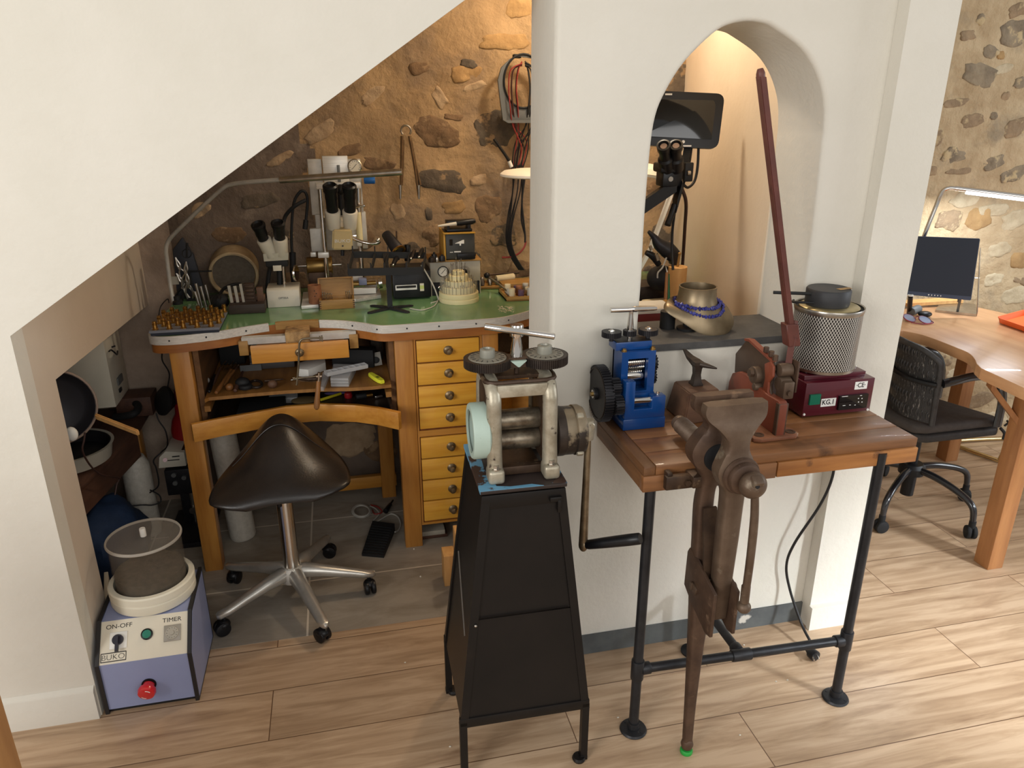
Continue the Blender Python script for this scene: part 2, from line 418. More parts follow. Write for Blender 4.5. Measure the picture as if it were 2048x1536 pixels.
tray_grey = mk('grey_rubber_tray', (120, 122, 130), (108, 110, 118), sc=12, rough=.6)
acrylic = mk('smoky_dusty_acrylic', (122, 112, 98), rough=.2, alpha=.13)
acrylic_lid = mk('dusty_clear_acrylic', (176, 166, 152), rough=.2, alpha=.12)
dust = mk('grey_brown_polishing_grit', (96, 86, 72), (80, 72, 60), sc=60, rough=.95, bump=.004, bsc=90)
clear = mk('clear_plastic', (214, 214, 214), rough=.12, alpha=.42)
green_b = mk('green_lamp_button', (30, 120, 98), rough=.25, coat=.5)
red_b = mk('glossy_red_plastic', (206, 34, 40), rough=.18, coat=.6)
red_ext = mk('red_enamel', (150, 26, 30), rough=.3, coat=.4)
navy = mk('navy_blue_fabric', (30, 52, 84), (24, 44, 74), sc=14, rough=.8, bump=.003, bsc=30)
lapis = mk('lapis_chip_beads', (62, 64, 140), (44, 46, 112), sc=80, rough=.35)
print_b = mk('black_print', (34, 30, 28), rough=.6)
print_w = mk('white_print', (232, 230, 224), rough=.6)
yellow = mk('fluorescent_yellow_plastic', (222, 224, 60), rough=.4)
yellow_case = mk('mustard_plastic', (176, 132, 44), rough=.45)
cork = mk('cork_brown', (146, 96, 64), (126, 80, 52), sc=40, rough=.8)
cable_bk = mk('black_cable', (26, 24, 24), rough=.55)
cable_br = mk('brown_cable', (62, 40, 34), rough=.55)
cable_red = mk('red_cable', (140, 44, 40), rough=.5)
cable_w = mk('grey_white_cable', (178, 174, 164), rough=.5)
orange = mk('orange_leather', (226, 104, 50), rough=.45)
wicker = mk('black_wicker', (44, 42, 42), (62, 60, 60), sc=50, rough=.5)
seat_fab = mk('dark_grey_cushion', (72, 66, 62), (64, 58, 55), sc=50, rough=.8)
lamp_w = mk('warm_white_shade', (240, 228, 208), rough=.45)
led = mk('lit_led_strip', (236, 244, 255), emit=9)
gold_t = mk('brushed_gold_tube', (206, 182, 132), rough=.25, metal=1)
bubble = mk('pale_bubble_wrap', (196, 190, 178), (182, 176, 164), sc=60, rough=.4, bump=.003, bsc=60)
bone = mk('chalky_pale_stone', (206, 192, 158), (188, 172, 136), sc=18, rough=.9, bump=.003, bsc=30)
screen_off = mk('dark_blue_grey_screen', (40, 44, 54), rough=.18)

# ------------------------------------------------------------------ the room shell
YF, YM, YB, XL = 1.86, 1.80, 3.15, -.751
m = M(); m.bx((-2.6, -2.4, -.05), (5.2, 2.075, 0)); m.bx((1.45, 2.075, -.05), (5.2, 3.1, 0)); struct('floor_laminate', m, laminate, label='oak laminate plank floor')
m = M(); m.bx((-1.75, 2.075, -.05), (1.45, 3.3, .0015)); struct('floor_tiles', m, tiles, label='grey tiled floor under the jeweller bench')

def zdiag(x): return 1.105+(x-XL)*.671
m = M(); m.ext([(-2.6, 0), (XL, 0), (XL, 1.105), (.52, zdiag(.52)), (.52, 2.55), (-2.6, 2.55)], (YF, YF+.07), 'XZ'); struct('wall_front', m, white_wall, label='white wall with sloping stair edge')
m = M(); m.ext([(XL-.08, zdiag(XL)-.03), (XL, zdiag(XL)+.012), (.52, zdiag(.52)+.012), (.62, zdiag(.62)+.012), (.62, zdiag(.62)+.08), (XL-.08, zdiag(XL)+.08)], (YF+.07, YB+.05), 'XZ'); struct('ceiling_sloped', m, left_plaster, label='sloping soffit under the stairs')
m = M(); m.bx((.55, YF, 2.42), (1.6, YB+.05, 2.5)); struct('ceiling_nook', m, beige_wall, label='nook ceiling')
m = M(); m.holes([[(YF+.07, 0), (2.06, 0), (2.06, .928), (YB+.02, .862), (YB+.02, 1.2), (YF+.07, 1.2)]], (XL-.07, XL), 'YZ'); struct('wall_left', m, left_plaster, label='grey beige side wall with an opening')
m = M(); m.bx((-2.5, YF+.07, 0), (-1.6, YB+.1, 1.2)); struct('wall_left_end', m, left_plaster, label='end wall of the side recess')
m = M(); m.bx((-1.62, YF+.06, 1.16), (XL-.05, YB+.1, 1.2)); struct('ceiling_recess', m, left_plaster, label='ceiling of the side recess')

def rough_wall(name, x0, x1, z0, z1, y, step, amp, mats, stones, label, extra=0, seed=3, alt=None):
    m = M(); nx, nz = int((x1-x0)/step), int((z1-z0)/step)
    vs = []; fs = []
    def dis(x, z):
        p = V((x*2.4, z*2.4, seed)); q = V((x*9, z*9, seed))
        return amp*(noise.noise(p)*.9+noise.noise(q)*.55+.25*noise.noise(V((x*30, z*30, seed))))
    for j in range(nz+1):
        for i in range(nx+1):
            x, z = x0+(x1-x0)*i/nx, z0+(z1-z0)*j/nz
            vs.append((x, y-dis(x, z), z))
    for j in range(nz):
        for i in range(nx):
            a = j*(nx+1)+i; fs.append((a, a+1, a+nx+2, a+nx+1))
    m.faces(vs, fs)
    if alt:   # an older grey render covers the left end, with a ragged edge
        for f in m.bm.faces:
            c = f.calc_center_median()
            if c.x+.55*(c.z-1.2) < -.02+.30*noise.noise(V((c.x*2.2, c.z*2.2, 4)))+.10*noise.noise(V((c.x*11, c.z*11, 9))): f.material_index = alt
    k0 = len(vs)
    m.bx((x0, y+amp*2.2, z0), (x1, y+amp*2.2+.05, z1))
    R = random.Random(seed)
    for (cx, cz, w, h, rot, mi) in stones:
        m.i = mi; rs = []; n = 22; sd = R.random()*50
        base = []
        for k in range(n):
            a = 2*PI*k/n
            sq = 1/max(abs(math.cos(a)), abs(math.sin(a)))
            q = (.62+.38*min(sq, 1.25))*(1+.30*noise.noise(V((math.cos(a)*1.3+sd, math.sin(a)*1.3, sd)))+.16*noise.noise(V((math.cos(a)*4+sd, math.sin(a)*4, sd))))
            base.append((math.cos(a)*q*w/2, math.sin(a)*q*h/2))
        for f, dp in ((1.0, -.004), (.97, .0008), (.86, .003), (.6, .004), (.3, .004), (.02, .004)):
            ring = []
            for bx_, bz in base:
                X, Z = bx_*f, bz*f
                xx = cx+X*math.cos(rot)-Z*math.sin(rot); zz = cz+X*math.sin(rot)+Z*math.cos(rot)
                d2 = dp+(.006*noise.noise(V((xx*25, zz*25, sd))) if dp > 0 else 0)
                ring.append((xx, y-dis(xx, zz)-d2, zz))
            rs.append(ring)
        m.rings(rs)
    m.i = 0
    return struct(name, m, mats, ang=60, label=label)

def px_stone(px, py, w, h, rot, mi, y):
    c = aty(px, py, y); a = aty(px-w/2, py, y); b = aty(px+w/2, py, y); t = aty(px, py-h/2, y); u = aty(px, py+h/2, y)
    return (c.x, c.z, b.x-a.x, t.z-u.z, rot, mi)
NS = [(838, 137, 48, 26, .1, 2), (938, 128, 36, 18, -.1, 1), (930, 148, 60, 34, .15, 3), (950, 172, 48, 16, .3, 4), (872, 264, 92, 60, -.35, 2), (908, 234, 42, 14, -.1, 2),
      (992, 262, 82, 76, .2, 1), (885, 361, 98, 48, -.15, 1), (958, 360, 42, 22, .25, 4), (976, 418, 60, 56, .0, 2), (905, 415, 46, 28, .1, 3), (868, 470, 48, 46, .4, 2), (1008, 470, 56, 50, .1, 1),
      (1040, 14, 56, 44, .2, 3), (1008, 84, 110, 34, .05, 3), (797, 423, 34, 34, .3, 4), (857, 428, 15, 28, .1, 1), (745, 190, 60, 26, .55, 4), (880, 195, 26, 44, .5, 4), (640, 265, 70, 30, .6, 4), (560, 318, 60, 20, .5, 4),
      (760, 330, 70, 30, -.2, 2), (700, 300, 50, 24, .3, 2), (520, 400, 80, 30, .1, 1), (460, 470, 70, 34, .0, 2), (560, 470, 60, 26, .1, 1), (400, 420, 50, 26, .4, 4), (590, 560, 60, 40, 0, 2), (930, 520, 70, 40, 0, 1), (1040, 540, 50, 40, 0, 2),
      (720, 480, 60, 40, 0, 2), (820, 500, 40, 30, .3, 1), (1330, 470, 60, 60, .2, 1), (1320, 380, 60, 36, .0, 2), (1350, 160, 60, 70, .1, 1), (1300, 560, 50, 60, 0, 1),
      (700, 880, 110, 70, .1, 4), (760, 900, 70, 40, -.2, 2), (640, 930, 70, 40, .2, 1)]
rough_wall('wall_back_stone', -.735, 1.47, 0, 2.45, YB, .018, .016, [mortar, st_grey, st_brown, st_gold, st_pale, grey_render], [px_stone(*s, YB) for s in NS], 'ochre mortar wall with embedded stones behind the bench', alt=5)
rough_wall('wall_back_plaster', -1.75, -.64, 0, 1.25, YB-.03, .02, .012, [pink_plaster], [], 'pinkish plastered end of the back wall', seed=8)
RS = [(1963, 38, 16, 24, .1, 1), (2030, 66, 56, 56, .2, 1), (1982, 105, 36, 26, -.3, 1), (2004, 110, 16, 18, .2, 3), (1960, 150, 72, 46, -.15, 1), (1944, 242, 44, 30, .1, 2), (1908, 310, 50, 34, .1, 1), (1987, 325, 44, 30, .25, 1),
      (1920, 342, 52, 14, .05, 2), (2042, 165, 30, 24, .2, 1), (2011, 193, 18, 18, .2, 2), (1912, 206, 46, 18, .1, 2), (1935, 70, 34, 24, .1, 2), (2040, 20, 40, 30, .2, 2), (1985, 232, 14, 16, 0, 1), (2030, 255, 50, 40, .4, 2), (2025, 350, 50, 30, .3, 1),
      (1990, 420, 60, 26, .05, 4), (2030, 440, 50, 40, .2, 4), (1960, 440, 50, 50, 0, 3), (2000, 500, 44, 30, .2, 4), (2040, 520, 40, 34, 0, 3), (1985, 560, 40, 24, .1, 4), (2030, 590, 60, 34, .1, 4), (1900, 440, 50, 44, 0, 2), (1930, 400, 60, 30, .1, 4),
      (1910, 750, 40, 26, 0, 4), (1960, 800, 60, 30, .1, 2), (1985, 840, 60, 30, 0, 4), (1890, 720, 30, 26, .1, 2), (1900, 820, 50, 26, 0, 4)]
_R = random.Random(5)
RSW = [px_stone(*s, 2.9) for s in RS]+[(1.6+_R.random()*2.6, _R.random()*2.3, .05+_R.random()*.12, .04+_R.random()*.06, _R.uniform(-.4, .4), _R.choice((1, 2, 4, 4))) for _ in range(55)]
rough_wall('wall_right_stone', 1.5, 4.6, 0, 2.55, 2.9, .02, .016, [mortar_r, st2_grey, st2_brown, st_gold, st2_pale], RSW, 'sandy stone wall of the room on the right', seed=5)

# arched wall between workshop nook and room
arch_px = [(1278, 641), (1285, 555), (1291, 440), (1302, 306), (1313, 233), (1334, 182), (1371, 124), (1427, 68), (1462, 48), (1498, 42), (1530, 46), (1553, 57), (1605, 96), (1635, 143), (1650, 199), (1650, 255), (1645, 298), (1631, 427), (1614, 555)]
ap = [(p.x, p.z) for p in (aty(x, y, YM) for x, y in arch_px)]
SILL = .995
ap = [(ap[0][0], SILL-.02)]+ap+[(ap[-1][0]+.004, SILL-.02)]
cr_ = [V((x, z, 0)) for x, z in ap[1:-1]]
ap = [ap[0]]+[(p.x, p.y) for p in crom(cr_, 4)]+[ap[-1]]
m = M(); m.holes([[(.513, 0), (1.49, 0), (1.49, 2.55), (.513, 2.55)], ap[::-1]], (YM, 2.02), 'XZ')
bmesh.ops.remove_doubles(m.bm, verts=m.bm.verts[:], dist=1e-6)
_be = [e for e in m.bm.edges if len(e.link_faces) == 2 and e.calc_face_angle(0) > 1.2 and abs(e.verts[0].co.y-YM) < 1e-4 and abs(e.verts[1].co.y-YM) < 1e-4 and e.verts[0].co.z > .9 and e.verts[1].co.z < 2.4 and .6 < e.verts[0].co.x < 1.4]
bmesh.ops.bevel(m.bm, geom=_be, offset=.012, segments=4, affect='EDGES', profile=.5)
_be = [e for e in m.bm.edges if len(e.link_faces) == 2 and abs(e.verts[0].co.x-.513) < 1e-4 and abs(e.verts[1].co.x-.513) < 1e-4 and abs(e.verts[0].co.y-YM) < 1e-4 and abs(e.verts[1].co.y-YM) < 1e-4]
bmesh.ops.bevel(m.bm, geom=_be, offset=.014, segments=5, affect='EDGES', profile=.5)
struct('wall_middle', m, white_wall, label='white wall with the arched niche')
m = M(); m.ext([(ap[0][0]+.001, YM-.004), (1.0, YM-.007), (ap[-1][0]-.001, YM-.004), (ap[-1][0]-.001, 2.018), (ap[0][0]+.001, 2.018)], (SILL-.0199, SILL), 'XY'); struct('trim_slate_sill', m, slate, label='dark slate sill of the arched niche')
m = M(); m.ext([(1.238, 2.0201), (1.475, YB+.05), (1.5, YB+.05), (1.4895, 2.0201)], (0, 2.5), 'XY'); struct('wall_nook_right', m, beige_wall, label='beige side wall seen through the arch')
PXL, PY = 1.391, 1.756
m = M(); m.ext([(PXL, PY), (1.537, PY), (1.537, 3.0), (1.5005, 3.0), (1.4905, YM-.0005), (PXL, YM-.0005)], (0, 2.55), 'XY', bev=0); struct('pillar', m, white_wall, label='white pillar at the right of the arched wall')
m = M(); m.ext([(PXL-.004, PY-.018), (1.548, PY-.018), (1.548, PY-.0003), (PXL-.004, PY-.0003)], (0, .085), 'XY'); struct('baseboard_pillar', m, white_wall, label='white baseboard of the pillar')
m = M(); m.bx((.513, YM-.006, 0), (PXL-.0005, YM-.0003, .07)); struct('baseboard_middle', m, grey_band, label='unfinished grey band at the foot of the wall')
m = M(); m.ext([(YF-.014, 0), (YF-.0003, 0), (YF-.0003, .105), (YF-.010, .098), (YF-.014, .092)], (-2.6, XL-.003), 'YZ'); struct('baseboard_left', m, white_wall, label='white baseboard under the stair wall')
# ------------------------------------------------------------------ jeweller's workbench
def pr(x0, y0, x1, y1, Y):
    a, b = aty(x0, (y0+y1)/2, Y), aty(x1, (y0+y1)/2, Y); t, u = aty((x0+x1)/2, y0, Y), aty((x0+x1)/2, y1, Y)
    return a.x, b.x, u.z, t.z
def bxp(m, x0, y0, x1, y1, Y, dep, bev=0):
    a, b, u, t = pr(x0, y0, x1, y1, Y); return m.bx((a, Y, u), (b, Y+dep, t), bev)
ZB = .90
bench = thing('jewellers_workbench', "honey wood jeweller's workbench with green top and eight small drawers", 'workbench', (-.05, 2.8, 0))
fe = [(-.634, 2.62), (-.630, 2.545), (-.612, 2.514), (-.58, 2.502), (-.52, 2.503), (-.412, 2.529), (-.32, 2.570), (-.239, 2.598), (-.165, 2.606), (-.091, 2.597), (-.015, 2.572), (.053, 2.526), (.10, 2.486), (.145, 2.474), (.28, 2.477), (.454, 2.481), (.53, 2.489), (.60, 2.52), (.70, 2.585), (.80, 2.63), (.95, 2.64), (1.33, 2.64)]
fe = [(p.x, p.y) for p in crom([V((a, b, 0)) for a, b in fe], 4)]
def inset(pl, d):
    out = []
    for i, p in enumerate(pl):
        a, b = V(pl[max(i-1, 0)]), V(pl[min(i+1, len(pl)-1)]); t = (b-a).normalized(); out.append((p[0]-t.y*d, p[1]+t.x*d))
    return out
YBK = 3.115
m = M(); q = inset(fe, .004); m.ext([(-.630, YBK)]+q+[(1.42, YBK)], (.845, ZB-.006), 'XY'); obj('benchtop', m, apron_w, bench)
m = M(); m.ext([(-.630, YBK)]+q+[(1.42, YBK)], (ZB-.0058, ZB), 'XY'); obj('worktop_covering', m, linoleum, bench)
m = M()
for lo, hi in ((-9, -.239), (-.091, 9)):
    seg = [p for p in fe if lo <= p[0] <= hi]
    if len(seg) > 2:
        m.ext(seg+inset(seg, .0075)[::-1], (ZB-.026, ZB+.002), 'XY')
for sx_, sy_ in ((-.56, 2.501), (-.45, 2.517), (-.33, 2.5645), (.02, 2.549), (.1, 2.4855), (.2, 2.4735), (.31, 2.4765), (.44, 2.479), (.56, 2.5)):
    m.i = 1; m.cyl((sx_, sy_-.0015, ZB-.012), (sx_, sy_+.004, ZB-.012), .0028, n=10)
obj('metal_edging', m, [alu, black_mt], bench)
m = M(); m.ext([(-.237, 2.5965), (-.165, 2.6040), (-.093, 2.5955), (-.093, 2.612), (-.165, 2.621), (-.237, 2.613)], (ZB-.024, ZB+.0016), 'XY'); obj('edge_board', m, box_w, bench)
for (x0, x1, y0) in ((-.572, -.510, 2.52), (.157, .223, 2.515), (.466, .526, 2.515), (-.572, -.510, 2.99), (.095, .155, 2.93)):
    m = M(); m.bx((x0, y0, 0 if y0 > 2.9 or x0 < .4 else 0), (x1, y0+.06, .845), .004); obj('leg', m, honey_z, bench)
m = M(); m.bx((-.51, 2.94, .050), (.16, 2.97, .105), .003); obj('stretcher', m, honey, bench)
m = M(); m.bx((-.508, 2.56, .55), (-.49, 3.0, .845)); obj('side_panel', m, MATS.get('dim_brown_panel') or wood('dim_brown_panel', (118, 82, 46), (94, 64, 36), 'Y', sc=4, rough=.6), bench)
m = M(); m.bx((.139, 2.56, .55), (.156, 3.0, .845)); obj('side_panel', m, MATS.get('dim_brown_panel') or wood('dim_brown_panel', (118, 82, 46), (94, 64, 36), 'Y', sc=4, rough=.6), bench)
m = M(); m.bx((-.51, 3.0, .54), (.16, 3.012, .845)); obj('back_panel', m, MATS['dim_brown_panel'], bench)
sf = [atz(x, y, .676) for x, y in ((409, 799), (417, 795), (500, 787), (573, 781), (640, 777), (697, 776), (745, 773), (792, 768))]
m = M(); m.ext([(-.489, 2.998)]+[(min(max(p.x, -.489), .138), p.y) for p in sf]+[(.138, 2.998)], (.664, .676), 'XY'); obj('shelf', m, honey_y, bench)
SHZ = .676
# pull-out catch tray with a curved front
tz = .612
tf = [atz(x, y, tz) for x, y in ((383, 850), (440, 838), (491, 829), (573, 814), (636, 809), (710, 811), (755, 817), (796, 826))]
tf = [(p.x, p.y) for p in tf]
tray = M(); tray.ext(tf+inset(tf, .018)[::-1], (.548, tz), 'XY', bev=.002); tro = obj('catch_tray', tray, honey, bench)
m = M(); i2 = inset(tf, .018)
m.ext([(-.486, 2.95)]+[(min(max(a, -.486), .137), b) for a, b in i2]+[(.137, 2.95)], (.556, .560), 'XY')
m.bx((-.486, 2.47, .56), (-.478, 2.95, .602)); m.bx((.129, 2.47, .56), (.137, 2.95, .602)); m.bx((-.486, 2.94, .56), (.137, 2.95, .602))
obj('tray_lining', m, mk('dark_tarnished_lining', (74, 58, 46), (52, 42, 36), sc=12, rough=.45, metal=.4), tro)
for x0, x1 in ((-.489, -.470), (.118, .138)):
    m = M(); m.bx((x0, 2.52, .626), (x1, 2.95, .646)); obj('tray_runner', m, honey_y, bench)
# shallow drawer and rail over the lap space
m = M(); m.bx((-.316, 2.498, .791), (.002, 2.512, .852), .0015); m.bx((-.300, 2.512, .795), (-.012, 2.9, .843)); dr = obj('drawer', m, honey, bench)
def knob(parent, p, s=1):
    k = M(); k.lathe([(0, 0), (.0125*s, 0), (.0135*s, .002*s), (.011*s, .0045*s), (.005*s, .006*s), (.005*s, .011*s), (.0085*s, .014*s), (.009*s, .018*s), (.006*s, .022*s), (0, .0235*s)], p, (0, -1, 0), 20)
    return obj('knob', k, mk('dark_bronze_knob', (138, 120, 92), (104, 88, 66), sc=30, rough=.4, metal=.7) if 'dark_bronze_knob' not in MATS else MATS['dark_bronze_knob'], parent)
knob(dr, (-.160, 2.498, .821), 1.1)
m = M(); m.bx((-.345, 2.535, .848), (.03, 2.56, .872)); obj('slide_rail', m, alu_paint, bench)
for x0 in (-.356, .006):
    m = M(); m.bx((x0, 2.53, .812), (x0+.03, 2.57, .862), .002); obj('drawer_runner', m, box_w, bench)
m = M(); m.bx((-.203, 2.522, .838), (-.124, 2.61, ZB-.014), .003)
obj('bench_pin', m, mk('filed_pale_wood', (176, 142, 94), (112, 84, 54), sc=30, st=(1, 1, 1), rough=.8, bump=.003, bsc=40), bench)
# drawer block
m = M()
m.bx((.2235, 2.519, .095), (.4655, 3.05, .845))
obj('cabinet', m, mk('red_brown_drawer_surround', (120, 62, 26), (98, 48, 20), sc=5, st=(8, 8, 1), rough=.45), bench)
for x0, x1 in ((.2235, .2295), (.4565, .4655)):
    m = M(); m.bx((x0, 2.513, .095), (x1, 2.519, .845)); obj('frame_stile', m, honey_z, bench)
for z0, z1 in ((.095, .104), (.463, .486), (.833, .845)):
    m = M(); m.bx((.2295, 2.5131, z0), (.4565, 2.519, z1)); obj('frame_rail', m, honey, bench)
for k in range(8):
    zt = .830-k*.0850 if k < 4 else .459-(k-4)*.0878
    h = .0795 if k < 4 else .0825
    m = M(); m.bx((.2325, 2.507, zt-h), (.4545, 2.519, zt), .002); d = obj('drawer', m, drawer_w, bench); knob(d, (.343, 2.507, zt-h*.5), 1.25)
# open corner compartment of the bench beyond the right post
m = M(); m.ext([(.53, 2.60), (.62, 2.70), (.70, 2.66), (.70, 2.95), (.53, 2.95)], (.45, .62), 'XY'); obj('corner_cabinet', m, honey, bench)
for x0 in (1.00, 1.25):
    m = M(); m.bx((x0, 2.68, 0), (x0+.06, 2.74, .845)); obj('leg', m, honey_z, bench)

# ------------------------------------------------------------------ things on the workbench, from the left
ct = thing('collet_tray', 'flat grey rubber tray of brass collets on the left bench corner', 'tray', (-.512, 2.62, ZB))
m = M(); m.ext([(-.619, 2.514), (-.405, 2.512), (-.405, 2.728), (-.617, 2.732)], (ZB+.0125, ZB+.020), 'XY'); obj('tray_top', m, tray_grey, ct)
m = M(); m.ext([(-.616, 2.518), (-.408, 2.516), (-.408, 2.725), (-.614, 2.729)], (ZB+.0025, ZB+.0125), 'XY'); obj('tray_base', m, mk('blue_black_foam', (44, 48, 58), rough=.8), ct)
col0 = None
for j in range(6):
    for i in range(5):
        x = -.602+i*.0425+.020*(j % 2); y = 2.530+j*.0365
        if col0 is None:
            m = M(); m.lathe([(.0055, 0), (.0095, 0), (.0095, .003), (.0078, .0045), (.0072, .016), (.0083, .0175), (.0083, .021), (.0066, .022), (.0066, .0275), (.0035, .0275), (.0035, .02), (.0005, .019)], (x, y, ZB+.0202), (0, 0, 1), 14)
            col0 = obj('brass_collet', m, [brass], origin=(x, y, ZB+.0202)); tag(col0, 'small brass collet standing upright on the grey tray', 'collet', 'brass collets on the grey tray')
        else: dup(col0, (x, y, ZB+.0202), rz=random.random())
# bent-arm bench lamp
lp = thing('bench_lamp', 'bent grey tube bench lamp arching over the left half of the bench', 'lamp', (-.632, 2.965, ZB))
pp = [(347, 605, 2.955), (340, 565, 2.962), (334, 520, 2.96), (332, 498, 2.955), (338, 480, 2.95), (360, 456, 2.93), (410, 408, 2.89), (445, 377, 2.86), (462, 369, 2.85), (490, 365, 2.83), (540, 361, 2.80), (620, 355.5, 2.76)]
m = M(); m.tube([aty(*p) for p in pp], .0075, 12, 5); obj('arm', m, alu_paint, lp)
m = M(); m.tube([aty(560, 360, 2.79), aty(700, 350.5, 2.73), aty(804, 343.5, 2.69)], .0118, 14, 3); obj('lamp_head', m, nickel, lp)
m = M(); m.lathe([(0, .0005), (.018, .0005), (.018, .012), (.012, .016), (.012, .03), (0, .03)], (-.610, 2.955, ZB), n=24); obj('base', m, black_mt, lp)
# pliers stand
ps = thing('pliers_rack', 'dark upright pliers rack with a pale sticker in the left bench corner', 'rack', (-.585, 3.03, ZB))
m = M(); m.ext([(-.625, ZB), (-.52, ZB), (-.545, ZB+.17), (-.575, ZB+.235), (-.615, ZB+.19)], (3.03, 3.055), 'XZ', bev=.004); obj('back_board', m, mk('dark_navy_board', (40, 42, 50), rough=.6), ps)
m = M(); bxp(m, 343, 553, 357, 569, 3.028, .0015); obj('sticker', m, lt_grey, ps)
m = M(); m.tube([aty(374+9*math.cos(a*PI/8), 507+9*math.sin(a*PI/8), 3.02) for a in range(16)], .0015, 6, 0, closed=True); m.cyl(aty(374, 486, 3.02), aty(374, 515, 3.02), .004, .003); obj('hanging_ring', m, black_mt, ps)
m = M(); m.bx((-.585, 2.99, ZB+.0004), (-.44, 3.03, ZB+.012)); m.cyl((-.56, 3.0, ZB+.012), (-.56, 3.0, ZB+.115), .003); m.cyl((-.56, 3.0, ZB+.112), (-.48, 2.99, ZB+.112), .003); obj('stand', m, black_mt, ps)
def pliers(name, p, ang, L, label, hm):
    t = thing(name, label, 'pliers', p)
    T = Matrix.Translation(V(p)) @ Matrix.Rotation(ang, 4, 'Y')
    m = M(); m.T = T
    m.tube([(0, 0, .002), (.005, 0, -.012), (.002, 0, -.03), (.001, 0, -.042)], [.004, .0045, .003, .0015], 8, 4)
    m.tube([(0, 0, .002), (-.005, 0, -.012), (-.002, 0, -.03), (-.001, 0, -.042)], [.004, .0045, .003, .0015], 8, 4)
    m.cyl((0, -.005, 0), (0, .005, 0), .006, n=14); obj('jaws', m, nickel, t)
    for s in (-1, 1):
        m = M(); m.T = T; m.tube([(s*.002, 0, .004), (s*.010, 0, .02), (s*.013, 0, .045), (s*.009, 0, L)], [.003, .0035, .0042, .003], 8, 5); obj('handle', m, hm, t)
for k, (px, py, an, L, lb, hm) in enumerate(((366, 566, 2.7, .075, 'pliers with pale cream handles hanging on the dark rack', white_pl), (372, 545, 3.3, .06, 'bright steel pliers hanging highest on the dark rack', nickel), (360, 536, 2.9, .06, 'slim steel pliers hanging leftmost on the dark rack', nickel), (376, 566, 3.15, .06, 'short steel pliers hanging rightmost on the dark rack', nickel), (366, 575, 3.6, .055, 'dark-handled pliers hanging lowest on the dark rack', black_pl))):
    pliers('pliers', aty(px, py, 3.0-.012*(k % 2)), an, L, lb, hm)
m = M(); m.tube([aty(*p) for p in ((318, 640, 2.80), (318, 628, 2.86), (322, 612, 2.95), (335, 598, 3.0), (338, 606, 3.0))], .002, 6, 6); tag(obj('thin_cable', m, cable_bk), 'thin black cable arching beside the left lamp arm', 'cable')
# round sieve
sv = thing('round_sieve', 'round cream rimmed sieve leaning against the back wall', 'sieve', aty(470, 610, 3.05))
c = aty(470, 563, 3.06)+V((0, 0, .032)); n = V((.05, -1, -.16)).normalized()
m = M(); m.lathe([(.070, -.075), (.088, -.078), (.092, -.074), (.092, .018), (.088, .022), (.082, .022), (.078, .008), (.078, -.07)], c, n, 40, close=True); obj('rim', m, mk('stained_cream_wood', (176, 156, 122), (146, 126, 96), sc=14, rough=.6), sv)
m = M(); m.cyl(c+n*.002, c+n*.008, .079, n=36); obj('mesh', m, mk('grey_sieve_mesh', (98, 88, 76), (86, 77, 66), sc=80, rough=.8), sv)
# standing files, left
for k, (px, py, h, lb) in enumerate(((404, 612, .085, 'grey steel punch leaning leftmost behind the brass collets'), (413, 614, .078, 'grey steel punch leaning second behind the brass collets'), (422, 612, .08, 'grey steel punch leaning third behind the brass collets'), (400, 615, .06, 'short grey punch behind the rear corner of the grey tray'))):
    a = atz(px, py, ZB); m = M(); m.cyl(a, a+V((-.010, .004, h)), .0055, .006, n=10); tag(obj('steel_punch', m, nickel), lb, 'punch')
m = M(); m.ball(atz(440, 603, ZB+.03)+V((0, 0, 0)), .032, sc=(1, .8, .9)); m.tube([atz(437, 600, ZB+.05), aty(445, 580, 2.9), aty(463, 570, 2.9), aty(480, 568, 2.92)], .006, 8, 5); tag(obj('black_bulb', m, black_mt), 'black rubber bulb with hose between grey tray and sieve', 'bulb')
# dark tool block
tb = thing('tool_block', 'dark wooden block box of small steel tools left of the white microscope', 'tool holder', (-.34, 2.78, ZB))
m = M(); m.bx((-.403, 2.748, ZB+.0004), (-.279, 2.84, ZB+.034), .003); obj('box', m, mk('dark_brown_wood', (66, 54, 46), (52, 42, 36), sc=6, st=(1, 8, 8), rough=.6), tb)
m = M(); m.bx((-.401, 2.80, ZB+.034), (-.281, 2.835, ZB+.052), .002); obj('insert', m, block_w, tb)
for k, (x, h, w) in enumerate(((-.396, .062, .010), (-.376, .06, .010), (-.356, .066, .009))):
    m = M(); m.box((x, 2.79, ZB+.034+h/2), (w, .006, h), (0, -.06, 0)); tag(obj('steel_strip', m, lt_grey), ('pale steel strip standing %s in the dark tool block' % ('leftmost', 'in the middle', 'next to the slotted gauge')[k]), 'tool')
m = M()
for k in range(4): m.bx((-.345, 2.785, ZB+.042+k*.014), (-.315, 2.80, ZB+.052+k*.014), .001)
m.bx((-.348, 2.79, ZB+.034), (-.312, 2.804, ZB+.1)); tag(obj('slotted_gauge', m, grime), 'brown slotted gauge standing in the dark tool block', 'gauge')
m = M(); m.bx((-.306, 2.785, ZB+.034), (-.284, 2.80, ZB+.085), .001); tag(obj('brown_tablet', m, block_w), 'flat brown plate at the right end of the dark tool block', 'plate')

